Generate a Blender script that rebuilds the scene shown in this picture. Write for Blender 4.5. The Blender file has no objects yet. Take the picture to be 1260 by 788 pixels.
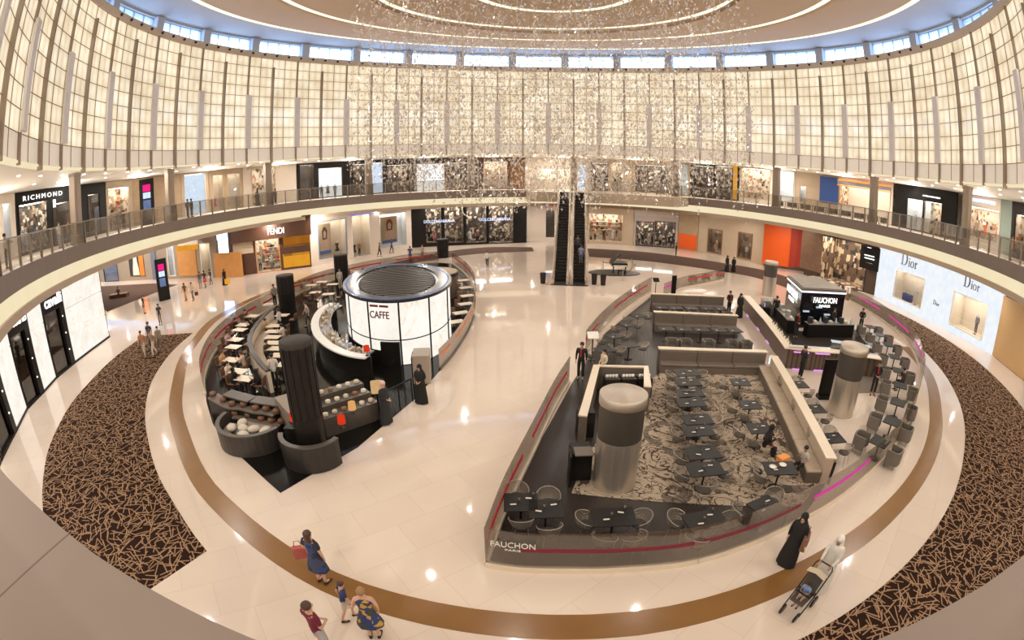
import bpy, bmesh, math, random
from mathutils import Vector, Matrix
random.seed(7)
R_=math.radians; PI=math.pi
scene=bpy.context.scene; COL=scene.collection
# ---------- the place: camera at (0,0,CAMZ) on the upper walkway, atrium centre C0 ----------
FPX=597.4; PITCH=0.2866; CAMZ=8.6; C0X,C0Y=2.78,31.47
ZD=7.45            # upper deck level
RD=31.0            # deck edge / luminous wall radius
def ray(px,py):
    dx,dy=px-630.0,py-394.0; r=math.hypot(dx,dy)
    if r<1e-9: x,y,f=0,0,1
    else:
        th=2*math.asin(r/(2*FPX)); s=math.sin(th); x=s*dx/r; y=-s*dy/r; f=math.cos(th)
    cp,sp=math.cos(PITCH),math.sin(PITCH)
    return x, f*cp+y*sp, y*cp-f*sp
def G(px,py,z=0.0):
    x,y,zz=ray(px,py); t=(z-CAMZ)/zz
    return Vector((x*t,y*t,z))
def Wl(px,py,R):            # where the ray meets the cylinder of radius R about the atrium centre
    x,y,z=ray(px,py); h=math.hypot(x,y); ux,uy=x/h,y/h
    b=ux*C0X+uy*C0Y; d=b+math.sqrt(max(0,R*R-(C0X*C0X+C0Y*C0Y-b*b)))
    return math.atan2(ux*d-C0X,uy*d-C0Y), CAMZ+d*z/h
def HT(base,px,py):         # height of pixel above a vertical through base
    x,y,z=ray(px,py); return CAMZ+math.hypot(base[0],base[1])*z/math.hypot(x,y)
def PO(phi,r,z=0.0): return Vector((C0X+r*math.sin(phi),C0Y+r*math.cos(phi),z))
def POd(phi,r,z=0.0): return PO(R_(phi),r,z)
def polar(v): return math.atan2(v[0]-C0X,v[1]-C0Y), math.hypot(v[0]-C0X,v[1]-C0Y)
def away(v): # heading (rotz) so that local -Y faces the camera
    return math.atan2(-v[0],v[1])

# ---------- materials ----------
MATS={}
def nodes(name):
    m=bpy.data.materials.new(name); m.use_nodes=True; nt=m.node_tree; nt.nodes.clear()
    out=nt.nodes.new('ShaderNodeOutputMaterial'); return m,nt,out
def lk(nt,a,b): nt.links.new(a,b)
def mathn(nt,op,a,b=None,clamp=False):
    n=nt.nodes.new('ShaderNodeMath'); n.operation=op; n.use_clamp=clamp
    for i,v in enumerate((a,b)):
        if v is None: continue
        if isinstance(v,(int,float)): n.inputs[i].default_value=v
        else: lk(nt,v,n.inputs[i])
    return n.outputs[0]
def mixc(nt,fac,a,b):
    n=nt.nodes.new('ShaderNodeMix'); n.data_type='RGBA'
    for s,v in ((n.inputs[0],fac),(n.inputs[6],a),(n.inputs[7],b)):
        if isinstance(v,(int,float)): s.default_value=v
        elif isinstance(v,tuple): s.default_value=(*v,1) if len(v)==3 else v
        else: lk(nt,v,s)
    return n.outputs[2]
def noise(nt,vec,scale,detail=3,rough=.5,dist=0):
    n=nt.nodes.new('ShaderNodeTexNoise'); n.inputs['Scale'].default_value=scale; n.inputs['Detail'].default_value=detail
    n.inputs['Roughness'].default_value=rough; n.inputs['Distortion'].default_value=dist
    if vec is not None: lk(nt,vec,n.inputs['Vector'])
    return n
def objco(nt): return nt.nodes.new('ShaderNodeTexCoord').outputs['Object']
def geopos(nt): return nt.nodes.new('ShaderNodeNewGeometry').outputs['Position']
def bsdf(nt,out,rough=.5,metal=0,spec=.5):
    b=nt.nodes.new('ShaderNodeBsdfPrincipled'); b.inputs['Roughness'].default_value=rough; b.inputs['Metallic'].default_value=metal
    b.inputs['Specular IOR Level'].default_value=spec
    lk(nt,b.outputs[0],out.inputs[0]); return b
def M(name,col,rough=.5,metal=0,var=.10,scale=6,spec=.5,alpha=1):
    if name in MATS: return MATS[name]
    m,nt,out=nodes(name); b=bsdf(nt,out,rough,metal,spec)
    n=noise(nt,objco(nt),scale)
    d=tuple(max(0,c*(1-var)) for c in col); l=tuple(min(1,c*(1+var)) for c in col)
    lk(nt,mixc(nt,n.outputs[0],d,l),b.inputs['Base Color'])
    b.inputs['Alpha'].default_value=alpha
    m.diffuse_color=(*col,1); MATS[name]=m; return m
def EM(name,col,strength=1,var=.06,scale=2):
    if name in MATS: return MATS[name]
    m,nt,out=nodes(name); e=nt.nodes.new('ShaderNodeEmission'); e.inputs[1].default_value=strength
    n=noise(nt,objco(nt),scale)
    lk(nt,mixc(nt,n.outputs[0],tuple(c*(1-var) for c in col),tuple(min(1,c*(1+var)) for c in col)),e.inputs[0])
    lk(nt,e.outputs[0],out.inputs[0]); MATS[name]=m; return m
def GLASS(name,tint=(1,1,1),gloss=.12,rough=.02,film=0.0,filmcol=(.6,.6,.6)):
    if name in MATS: return MATS[name]
    m,nt,out=nodes(name); t=nt.nodes.new('ShaderNodeBsdfTransparent'); t.inputs[0].default_value=(*tint,1)
    g=nt.nodes.new('ShaderNodeBsdfGlossy'); g.inputs['Roughness'].default_value=rough
    lw=nt.nodes.new('ShaderNodeLayerWeight'); lw.inputs[0].default_value=.25
    f=mathn(nt,'ADD',mathn(nt,'MULTIPLY',lw.outputs[0],.35),gloss*.5,True)
    mx=nt.nodes.new('ShaderNodeMixShader'); lk(nt,f,mx.inputs[0]); lk(nt,t.outputs[0],mx.inputs[1]); lk(nt,g.outputs[0],mx.inputs[2])
    res=mx.outputs[0]
    if film>0:
        d=nt.nodes.new('ShaderNodeBsdfDiffuse'); d.inputs[0].default_value=(*filmcol,1)
        m2=nt.nodes.new('ShaderNodeMixShader'); m2.inputs[0].default_value=film
        lk(nt,res,m2.inputs[1]); lk(nt,d.outputs[0],m2.inputs[2]); res=m2.outputs[0]
    lk(nt,res,out.inputs[0]); MATS[name]=m; return m

# ---------- mesh builder ----------
class MB:
    def __init__(s): s.v=[]; s.f=[]; s.sm=[]
    def add(s,vs,fs,smooth=False):
        o=len(s.v); s.v+=[tuple(v) for v in vs]
        for f in fs: s.f.append(tuple(i+o for i in f)); s.sm.append(smooth)
        return s
    def quad(s,a,b,c,d): return s.add([a,b,c,d],[(0,1,2,3)])
    def hexa(s,p):  # 8 corners: bottom 4 then top 4
        return s.add(p,[(3,2,1,0),(4,5,6,7),(0,1,5,4),(1,2,6,5),(2,3,7,6),(3,0,4,7)])
    def box(s,c,sz,rz=0,taper=1.0):
        hx,hy,hz=sz[0]/2,sz[1]/2,sz[2]/2; ca,sa=math.cos(rz),math.sin(rz); P=[]
        for z,t in ((-hz,1),(hz,taper)):
            for x,y in ((-hx,-hy),(hx,-hy),(hx,hy),(-hx,hy)):
                x*=t;y*=t
                P.append((c[0]+x*ca-y*sa,c[1]+x*sa+y*ca,c[2]+z))
        return s.hexa(P)
    def bbox(s,c,sz,b=.01,rz=0):  # box with chamfered vertical+top edges
        hx,hy=sz[0]/2,sz[1]/2; ca,sa=math.cos(rz),math.sin(rz)
        def ring(ins,z):
            q=[]
            for x,y in ((-hx+ins+b,-hy+ins),(hx-ins-b,-hy+ins),(hx-ins,-hy+ins+b),(hx-ins,hy-ins-b),(hx-ins-b,hy-ins),(-hx+ins+b,hy-ins),(-hx+ins,hy-ins-b),(-hx+ins,-hy+ins+b)):
                q.append((c[0]+x*ca-y*sa,c[1]+x*sa+y*ca,z))
            return q
        z0,z1=c[2]-sz[2]/2,c[2]+sz[2]/2
        return s.loft([ring(b,z0),ring(0,z0+b),ring(0,z1-b),ring(b,z1)],smooth=False)
    def loft(s,rings,closed=True,cap=True,smooth=True):
        n=len(rings[0]); vs=[p for r in rings for p in r]; fs=[]
        for i in range(len(rings)-1):
            for j in range(n if closed else n-1):
                k=(j+1)%n; fs.append((i*n+j,i*n+k,(i+1)*n+k,(i+1)*n+j))
        s.add(vs,fs,smooth)
        if cap and closed:
            s.add(rings[0],[tuple(range(n))[::-1]]); s.add(rings[-1],[tuple(range(n))])
        return s
    def lathe(s,prof,c=(0,0,0),n=16,sx=1,sy=1,rz=0,cap=True,smooth=True):
        rings=[]; ca,sa=math.cos(rz),math.sin(rz)
        for r,z in prof:
            q=[]
            for j in range(n):
                t=2*PI*j/n; x=r*sx*math.cos(t); y=r*sy*math.sin(t)
                q.append((c[0]+x*ca-y*sa,c[1]+x*sa+y*ca,c[2]+z))
            rings.append(q)
        return s.loft(rings,True,cap,smooth)
    def cyl(s,a,b,r0,r1=None,n=8,smooth=True):
        a,b=Vector(a),Vector(b); r1=r0 if r1 is None else r1; d=(b-a)
        if d.length<1e-6: return s
        q=d.to_track_quat('Z','Y'); X=q@Vector((1,0,0)); Y=q@Vector((0,1,0)); rg=[]
        for p,r in ((a,r0),(b,r1)): rg.append([tuple(p+X*r*math.cos(2*PI*j/n)+Y*r*math.sin(2*PI*j/n)) for j in range(n)])
        return s.loft(rg,smooth=smooth)
    def tube(s,pts,r,n=6,closed=False):
        pts=[Vector(p) for p in pts]; rg=[]; m=len(pts); up=None
        for i,p in enumerate(pts):
            a=pts[(i-1)%m] if (closed or i>0) else p; b=pts[(i+1)%m] if (closed or i<m-1) else p
            d=(b-a).normalized()
            ref=Vector((0,0,1)) if abs(d.z)<.9 else Vector((1,0,0))
            if up is not None:
                ref=up
            X=d.cross(ref); 
            if X.length<1e-4: X=d.cross(Vector((1,.3,.2)))
            X.normalize(); Y=X.cross(d).normalized(); up=Y
            rr=r[i] if isinstance(r,(list,tuple)) else r
            rg.append([tuple(p+X*rr*math.cos(2*PI*j/n)+Y*rr*math.sin(2*PI*j/n)) for j in range(n)])
        if closed: rg.append(rg[0]); return s.loft(rg,cap=False)
        return s.loft(rg)
    def sph(s,c,r,n=10,m=7,rz=0):
        if isinstance(r,(int,float)): r=(r,r,r)
        ca,sa=math.cos(rz),math.sin(rz); rg=[]
        for i in range(m+1):
            t=-PI/2+PI*i/m; w=max(math.cos(t),.02); q=[]
            for j in range(n):
                a=2*PI*j/n; x=r[0]*w*math.cos(a); y=r[1]*w*math.sin(a)
                q.append((c[0]+x*ca-y*sa,c[1]+x*sa+y*ca,c[2]+r[2]*math.sin(t)))
            rg.append(q)
        return s.loft(rg)
    def prism(s,poly,z0,z1):
        n=len(poly); A=sum(poly[i][0]*poly[(i+1)%n][1]-poly[(i+1)%n][0]*poly[i][1] for i in range(n))
        if A<0: poly=poly[::-1]
        return s.loft([[(p[0],p[1],z0) for p in poly],[(p[0],p[1],z1) for p in poly]],smooth=False)
    def ribbon(s,pts,off,z0,z1):   # wall that follows plan points; off = half thickness
        pts=[Vector((p[0],p[1],0)) for p in pts]; L=[];Rr=[]
        for i,p in enumerate(pts):
            d=(pts[min(i+1,len(pts)-1)]-pts[max(i-1,0)]).normalized(); nrm=Vector((-d.y,d.x,0))
            L.append(p+nrm*off); Rr.append(p-nrm*off)
        zz0=z0 if isinstance(z0,(list,tuple)) else [z0]*len(pts); zz1=z1 if isinstance(z1,(list,tuple)) else [z1]*len(pts)
        rg=[[(L[i].x,L[i].y,zz0[i]),(Rr[i].x,Rr[i].y,zz0[i]),(Rr[i].x,Rr[i].y,zz1[i]),(L[i].x,L[i].y,zz1[i])] for i in range(len(pts))]
        return s.loft(rg,smooth=False)
    def arc(s,p0,p1,r0,r1,z0,z1,n=None):  # solid annular sector about the atrium centre, degrees
        n=n or max(1,int(abs(p1-p0)/2)); full=abs(p1-p0)>=359.9
        rg=[]
        for i in range(n+1):
            a=R_(p0+(p1-p0)*i/n)
            rg.append([tuple(PO(a,r0,z0)),tuple(PO(a,r1,z0)),tuple(PO(a,r1,z1)),tuple(PO(a,r0,z1))])
        return s.loft(rg,cap=not full,smooth=False)
    def xf(s,mtx):
        s.v=[tuple(mtx@Vector(v)) for v in s.v]; return s
    def build(s,name,mat,parent=None,recalc=True):
        off=Vector((0,0,0))
        if parent is not None:
            q=parent
            while q is not None: off=off+q.location; q=q.parent
        me=bpy.data.meshes.new(name); me.from_pydata([tuple(Vector(v)-off) for v in s.v],[],s.f)
        me.polygons.foreach_set('use_smooth',s.sm)
        if recalc:
            bm=bmesh.new(); bm.from_mesh(me); bmesh.ops.recalc_face_normals(bm,faces=bm.faces); bm.to_mesh(me); bm.free()
        me.materials.append(mat); me.update()
        o=bpy.data.objects.new(name,me); COL.objects.link(o)
        if parent is not None: o.parent=parent
        return o

LABELS=set()
def tag(o,label,cat,group=None,kind=None):
    o['label']=label; o['category']=cat
    if label in LABELS and not group: print('DUPLABEL',label) if label not in ('t','tub chair') else None
    LABELS.add(label)
    if group: o['group']=group
    if kind: o['kind']=kind
    return o
def struct(o,label=None,cat=None):
    o['kind']='structure'
    if label: o['label']=label; o['category']=cat or 'structure'
    return o
def thing(name,label,cat,loc=(0,0,0),group=None,rz=0):
    o=bpy.data.objects.new(name,None); COL.objects.link(o); o.location=loc; o.rotation_euler=(0,0,rz); o.empty_display_size=.3
    return tag(o,label,cat,group)
KIDS={}
def dup(root,loc,rz,label,group=None,mats=None,scale=None):
    r=root.copy(); COL.objects.link(r); r.location=loc; r.rotation_euler=(0,0,rz)
    if scale: r.scale=(scale,scale,scale)
    r['label']=label
    if group: r['group']=group
    elif 'group' in r: del r['group']
    LABELS.add(label)
    if root.name not in KIDS: KIDS[root.name]=[(c,list(c.children)) for c in root.children]
    for ch,gs in KIDS[root.name]:
        c=ch.copy(); COL.objects.link(c); c.parent=r
        remat(c,mats)
        for g in gs:
            d=g.copy(); COL.objects.link(d); d.parent=c; remat(d,mats)
    return r
def remat(c,mats):
    if not mats or c.type!='MESH': return
    base=c.name.split('.')[0]
    if base in mats:
        c.material_slots[0].link='OBJECT'; c.material_slots[0].material=mats[base]
FONTC={}
def text(s,name,mat,parent,origin,xdir,ydir,width=None,height=None,ext=.02,bold=0,spacing=1,center=True):
    cu=bpy.data.curves.new('lettering','FONT'); cu.body=s; cu.size=1; cu.extrude=0; cu.offset=bold; cu.space_character=spacing; cu.resolution_u=3
    to=bpy.data.objects.new('lettering',cu)
    me=bpy.data.meshes.new_from_object(to); bpy.data.objects.remove(to); bpy.data.curves.remove(cu)
    bm=bmesh.new(); bm.from_mesh(me)
    r=bmesh.ops.extrude_face_region(bm,geom=bm.faces[:]); bmesh.ops.translate(bm,vec=(0,0,1),verts=[g for g in r['geom'] if isinstance(g,bmesh.types.BMVert)])
    bmesh.ops.recalc_face_normals(bm,faces=bm.faces)
    xs=[v.co.x for v in bm.verts]; ys=[v.co.y for v in bm.verts]
    x0,x1,y0,y1=min(xs),max(xs),min(ys),max(ys)
    sx=width/(x1-x0) if width else None; sy=height/(y1-y0) if height else None
    sx=sx or sy; sy=sy or sx
    X=Vector(xdir).normalized(); Y=Vector(ydir).normalized(); N=X.cross(Y)
    o=Vector(origin); off=Vector((0,0,0))
    q=parent
    while q is not None: off=off+q.location; q=q.parent
    mx=(x0+x1)/2 if center else x0; my=(y0+y1)/2 if center else y0
    for v in bm.verts:
        v.co=o+X*((v.co.x-mx)*sx)+Y*((v.co.y-my)*sy)+N*(v.co.z*ext)-off
    bm.to_mesh(me); bm.free(); me.name=name; me.materials.clear(); me.materials.append(mat)
    ob=bpy.data.objects.new(name,me); COL.objects.link(ob)
    if parent is not None: ob.parent=parent
    return ob
def smooth_path(pts,n=6):   # Catmull-Rom through plan points
    pts=[Vector(p) for p in pts]; out=[]
    for i in range(len(pts)-1):
        p0=pts[max(i-1,0)];p1=pts[i];p2=pts[i+1];p3=pts[min(i+2,len(pts)-1)]
        for k in range(n):
            t=k/n; out.append(.5*((2*p1)+(-p0+p2)*t+(2*p0-5*p1+4*p2-p3)*t*t+(-p0+3*p1-3*p2+p3)*t**3))
    out.append(pts[-1]); return out
def px(*pp,z=0): return [G(a,b,z) for a,b in pp]
# ---------- camera: a fisheye lens on the railing of the upper walkway ----------
cam=bpy.data.cameras.new('camera'); cam.type='PANO'
try:
    cam.panorama_type='FISHEYE_EQUISOLID'; cam.fisheye_lens=FPX/1260*36; cam.fisheye_fov=R_(180)
except Exception:
    cam.cycles.panorama_type='FISHEYE_EQUISOLID'; cam.cycles.fisheye_lens=FPX/1260*36; cam.cycles.fisheye_fov=R_(180)
cam.sensor_width=36; cam.sensor_fit='HORIZONTAL'; cam.clip_end=300
camo=bpy.data.objects.new('camera',cam); COL.objects.link(camo); camo.location=(0,0,CAMZ); camo.rotation_euler=(PI/2-PITCH,0,0); scene.camera=camo
scene.view_settings.view_transform='Standard'; scene.view_settings.look='None'; scene.view_settings.gamma=1; scene.view_settings.use_curve_mapping=False
scene.view_settings.exposure=0.0
cy=scene.cycles; cy.max_bounces=7; cy.diffuse_bounces=3; cy.glossy_bounces=3; cy.transparent_max_bounces=14; cy.transmission_bounces=3
cy.sample_clamp_indirect=12; cy.caustics_reflective=False; cy.caustics_refractive=False; cy.blur_glossy=.5
# ---------- people: skinned skeletons, front = -Y, feet at z = 0 ----------
def skel(pose):
    J={}; s=lambda n,x,y,z:J.__setitem__(n,Vector((x,y,z)))
    sit=pose.startswith('sit'); z0=-.48 if sit else 0
    lean=-.10 if pose in('sit','sit_lean') else (-.06 if pose in('push','walk') else 0)
    s('pel',0,0,.95+z0); s('spi',0,lean*.35,1.12+z0); s('che',0,lean*.8,1.33+z0); s('nek',0,lean+.005,1.475+z0)
    s('jaw',0,lean*1.15-.028,1.535+z0); s('hea',0,lean*1.25-.012,1.60+z0); s('top',0,lean*1.25,1.675+z0)
    s('nos',0,lean*1.25-.122,1.588+z0)
    for sd,x in (('L',1),('R',-1)):
        s('ear'+sd,x*.082,lean*1.25+.01,1.60+z0)
        s('sho'+sd,x*.175,lean*.95+.01,1.415+z0)
        if pose in('stand','bag'): e=(x*.225,.035,1.13);w=(x*.225,-.05,.89)
        elif pose=='walk': e=(x*.225,.03+x*.10,1.15);w=(x*.235,-.06+x*.16,.92)
        elif pose=='front': e=(x*.235,.02,1.15);w=(x*.07,-.20,1.02)
        elif pose=='push': e=(x*.21,-.10,1.14);w=(x*.17,-.36,1.05)
        elif pose=='phone': e=((x*.23),.02,1.15);w=(x*.12,-.24,1.20) if x>0 else (x*.235,-.04,.90)
        elif pose=='hold': e=(x*.25,.02,1.16);w=(x*.38,-.12,.95) if x>0 else (x*.235,-.05,.9)
        elif pose=='sit_lean': e=(x*.26,-.14,1.16);w=(x*.12,-.36,1.31)
        elif sit: e=(x*.235,-.06,1.14);w=(x*.13,-.31,1.29)
        else: e=(x*.225,.03,1.13);w=(x*.23,-.05,.89)
        E=Vector(e)+Vector((0,lean*.5,z0)); Wv=Vector(w)+Vector((0,lean*.5,z0)); J['elb'+sd]=E; J['wri'+sd]=Wv
        d=(Wv-E).normalized(); J['pal'+sd]=Wv+d*.075
        side=Vector((-x,0,0)) if abs(d.z)>.5 else Vector((0,0,1))
        fwd=d.cross(side).normalized(); lat=fwd.cross(d).normalized()
        spread=Vector((0,-1,0)) if abs(d.z)>.5 else Vector((-x,0,0))
        for i,(o,l) in enumerate(((-.028,.062),(-.009,.072),(.010,.067),(.028,.052))):
            b=J['pal'+sd]+spread*(-o)
            J['f%da%s'%(i,sd)]=b+d*l*.55+lat*.004; J['f%db%s'%(i,sd)]=b+d*l*.95+lat*.022
        J['tha'+sd]=Wv+d*.03+spread*.036; J['thb'+sd]=Wv+d*.068+spread*.050+lat*.012
        s('hip'+sd,x*.088,0,.90+z0)
        if sit: s('kne'+sd,x*.11,-.43,.50); s('ank'+sd,x*.10,-.40,.09); s('toe'+sd,x*.115,-.54,.03)
        elif pose in('walk','push'):
            a=x*.17; s('kne'+sd,x*.09,-.04-a*.75,.50+(.01 if a<0 else 0)); s('ank'+sd,x*.085,-a*1.15+.05,.095+(.06 if a<0 else 0)); s('toe'+sd,x*.09,-a*1.15-.105,.03+(.012 if a<0 else 0))
        else: s('kne'+sd,x*.095,-.015,.50); s('ank'+sd,x*.095,.02,.09); s('toe'+sd,x*.12,-.13,.03)
    return J
BR={'pel':(.135,.105),'spi':(.118,.092),'che':(.145,.105),'nek':(.060,.062),'jaw':(.066,.080),'hea':(.092,.112),'top':(.072,.088),'nos':(.009,.009),'ear':(.012,.02),'sho':(.062,.06),'elb':(.040,.040),'wri':(.027,.024),'pal':(.034,.018),'hip':(.088,.09),'kne':(.056,.058),'ank':(.038,.042),'toe':(.036,.028),'tha':(.011,.011),'thb':(.009,.009)}
def brad(n):
    if n[0]=='f' and n[1].isdigit(): return (.0095,.0095) if n[2]=='a' else (.008,.008)
    return BR[n[:3]]
EDG=[('pel','spi'),('spi','che'),('che','nek'),('nek','jaw'),('jaw','hea'),('hea','top'),('hea','nos')]
for sd in 'LR':
    EDG+=[('hea','ear'+sd),('che','sho'+sd),('sho'+sd,'elb'+sd),('elb'+sd,'wri'+sd),('wri'+sd,'pal'+sd),('pel','hip'+sd),('hip'+sd,'kne'+sd),('kne'+sd,'ank'+sd),('ank'+sd,'toe'+sd),('wri'+sd,'tha'+sd),('tha'+sd,'thb'+sd)]
    for i in range(4): EDG+=[('pal'+sd,'f%da%s'%(i,sd)),('f%da%s'%(i,sd),'f%db%s'%(i,sd))]
PEND=[]
def skin_job(key,J,names,grow,rootn,over=None,sub=1):
    names=[n for n in J if n in names]; idx={n:i for i,n in enumerate(names)}
    me=bpy.data.meshes.new(key); me.from_pydata([J[n] for n in names],[(idx[a],idx[b]) for a,b in [e for e in EDG if not (e==('pel','spi') and 'pl2' in idx)]+[('che','nk2'),('pel','pl2'),('pl2','spi')] if a in idx and b in idx],[])
    o=bpy.data.objects.new('tmp_'+key,me); COL.objects.link(o)
    m=o.modifiers.new('s','SKIN'); m.use_smooth_shade=True; m.branch_smoothing=.6
    if not me.skin_vertices: 
        bm=bmesh.new(); bm.from_mesh(me); bm.verts.layers.skin.verify(); bm.to_mesh(me); bm.free()
    sv=me.skin_vertices[0].data
    for n,i in idx.items():
        r=(over or {}).get(n) or (over or {}).get(n[:3]) or brad(n); sv[i].radius=(r[0]+grow,r[1]+grow); sv[i].use_root=(n==rootn)
    s=o.modifiers.new('u','SUBSURF'); s.levels=sub; s.render_levels=sub
    PEND.append((key,o))
PM={}
POSES=['stand','walk','front','push','phone','hold','sit','sit_lean']
for ps in POSES:
    J=skel(ps); allv=set(J)
    skin_job(ps+'/body',J,allv,0,'pel')
    up=['pel','pl2','spi','che','nk2','shoL','shoR','elbL','elbR']
    J['nk2']=J['che'].lerp(J['nek'],.86); J2=dict(J); J2['pel']=J['pel']-Vector((0,0,.13)); J2['pl2']=J['pel']+Vector((0,0,.02))
    for sd in 'LR': J2['elb'+sd]=J['sho'+sd].lerp(J['elb'+sd],.75)
    skin_job(ps+'/tee',J2,set(up),.016,'pel',{'elb':(.046,.046),'nk2':(.08,.078),'pel':(.158,.122),'pl2':(.148,.116),'spi':(.126,.10),'che':(.15,.112),'sho':(.076,.074)})
    J3=dict(J); J3['pel']=J2['pel']; J3['pl2']=J2['pl2']
    for sd in 'LR': J3['wri'+sd]=J['elb'+sd].lerp(J['wri'+sd],.92)
    skin_job(ps+'/shirt',J3,set(up+['wriL','wriR']),.014,'pel',{'nk2':(.08,.078),'pel':(.158,.122),'pl2':(.148,.116),'spi':(.126,.10),'che':(.15,.112),'sho':(.076,.074)})
    lo=['spi','pel','hipL','hipR','kneL','kneR']
    J4=dict(J); J4['spi']=J['pel'].lerp(J['spi'],.85)
    for sd in 'LR': J4['ank'+sd]=J['kne'+sd].lerp(J['ank'+sd],.93)
    skin_job(ps+'/trousers',J4,set(lo+['ankL','ankR']),.014,'pel',{'ank':(.05,.055),'spi':(.13,.10)})
    J5=dict(J); J5['spi']=J4['spi']
    for sd in 'LR': J5['kne'+sd]=J['hip'+sd].lerp(J['kne'+sd],.85)
    skin_job(ps+'/shorts',J5,set(lo),.02,'pel',{'kne':(.075,.075),'spi':(.13,.10)})
    for sd in 'LR':
        mb=MB()
        a,t=J['ank'+sd],J['toe'+sd]; d=(t-a); d.z=0
        if d.length>0:
            d.normalize(); n=Vector((-d.y,d.x,0)); hb=a-d*.05
            rg=[]
            for f,wd,hh in ((0,.034,.075),(.25,.042,.08),(.55,.046,.065),(.85,.042,.045),(1,.022,.03)):
                c=hb+d*.27*f; zb=max(0.0,min(a.z-.09,t.z-.03)+( (t.z-.03)-(a.z-.09))*f*.0)
                rg.append([tuple(c+n*wd*math.cos(q)+Vector((0,0,zb+hh*.5-c.z+hh*.5*math.sin(q)))) for q in [2*PI*k/8 for k in range(8)]])
            mb.loft(rg)
        PM[ps+'/shoe'+sd]=mb
    h=J['hea']; mb=MB(); mb.sph((h.x,h.y+.020,h.z+.040),(.099,.114,.098),10,7); PM[ps+'/hair']=mb
    mb=MB(); mb.sph((h.x,h.y+.020,h.z+.040),(.101,.116,.10),10,7); mb.lathe([(.05,-.42),(.085,-.3),(.095,-.1),(.085,.03)],(h.x,h.y+.055,h.z),10,1,.62); PM[ps+'/long_hair']=mb
    mb=MB(); mb.sph((h.x,h.y+.025,h.z+.025),(.110,.118,.122),12,8); mb.lathe([(.19,-.22),(.15,-.14),(.10,-.06),(.09,.02)],(h.x,h.y+.045,h.z),12,1,.75); PM[ps+'/headscarf']=mb
    mb=MB(); mb.sph((h.x,h.y+.012,h.z+.045),(.108,.118,.10),12,7); mb.lathe([(.16,-.30),(.15,-.2),(.115,-.06),(.1,.04)],(h.x,h.y+.06,h.z),12,1.05,.6); PM[ps+'/ghutra']=mb
    for x in (-1,1):
        mb=MB(); mb.sph((h.x+x*.034,h.y-.100,h.z+.012),(.013,.009,.008),6,4); PM[ps+'/eye'+'LR'[x<0]]=mb
    mb=MB(); mb.lathe([(.012,0),(.012,.004)],(h.x,h.y-.106,h.z-.062),8,2.0,.8); PM[ps+'/mouth']=mb
    p,c=J['pel'],J['che']
    if not ps.startswith('sit'):
        for nm,prof in (('dress',[(.30,.52),(.26,.70),(.19,.88),(.15,1.05),(.155,1.15),(.175,1.30),(.165,1.40),(.09,1.45)]),('skirt',[(.22,.55),(.20,.72),(.165,.92),(.14,1.04)]),
            ('robe',[(.30,.02),(.285,.3),(.25,.6),(.215,.9),(.20,1.1),(.21,1.30),(.185,1.41),(.09,1.475)])):
            mb=MB(); rg=[]
            for r,z in prof:
                t=(z-.95)/.5; ly=c.y*max(0,min(1,t)); q=[]
                for k in range(20):
                    a=2*PI*k/20; rr=r*(1+(.05*math.cos(7*a) if z<.9 else 0)); st=1.0
                    if z<.75 and ps in('walk','push'): st=1.55-.3*z
                    q.append((rr*math.cos(a),ly+rr*.70*st*math.sin(a),z))
                rg.append(q)
            mb.loft(rg); PM[ps+'/'+nm]=mb
    else:
        mb=MB(); rg=[]
        for r,y,z in ((.17,-.42,.06),(.19,-.40,.3),(.20,-.36,.5),(.21,-.15,.52),(.21,0,.60),(.19,-.03,.75),(.19,-.07,.9),(.1,-.09,.99)):
            rg.append([(r*1.05*math.cos(2*PI*k/16),y+r*.62*math.sin(2*PI*k/16),z+(.05*math.sin(2*PI*k/16) if .3<z<.62 else 0)) for k in range(16)])
        mb.loft(rg); PM[ps+'/robe']=mb
dg=bpy.context.evaluated_depsgraph_get(); dg.update()
for key,o in PEND:
    me=bpy.data.meshes.new_from_object(o.evaluated_get(dg)); me.name=key.replace('/','_'); me.polygons.foreach_set('use_smooth',[True]*len(me.polygons)); PM[key]=me
for key,o in PEND:
    m0=o.data; bpy.data.objects.remove(o); bpy.data.meshes.remove(m0)
m_blank=M('plain_cloth',(.5,.5,.5),.8)
for k in list(PM):
    if isinstance(PM[k],MB):
        o=PM[k].build('tmp',m_blank); PM[k]=o.data; bpy.data.objects.remove(o)
    else:
        PM[k].materials.clear(); PM[k].materials.append(m_blank)
SKIN=[M('skin_light',(.62,.36,.24),.6,0,.06),M('skin_tan',(.42,.23,.14),.6,0,.06),M('skin_brown',(.20,.10,.055),.6,0,.06)]
HAIR={'dark':M('dark_hair',(.012,.008,.006),.5,0,.3,30),'brown':M('brown_hair',(.07,.03,.015),.5,0,.3,30),'fair':M('fair_hair',(.32,.17,.075),.5,0,.3,30)}
CL={}
def cloth(c):
    k='cloth_%02x%02x%02x'%tuple(int(x*255) for x in c)
    return M(k,c,.85,0,.15,9)
PARTN={'tee':'shirt','shirt':'shirt','trousers':'trousers','shorts':'shorts','dress':'dress','skirt':'skirt','robe':'robe','hair':'hair','long_hair':'hair','headscarf':'headscarf','ghutra':'headscarf','shoes':'shoes'}
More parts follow.
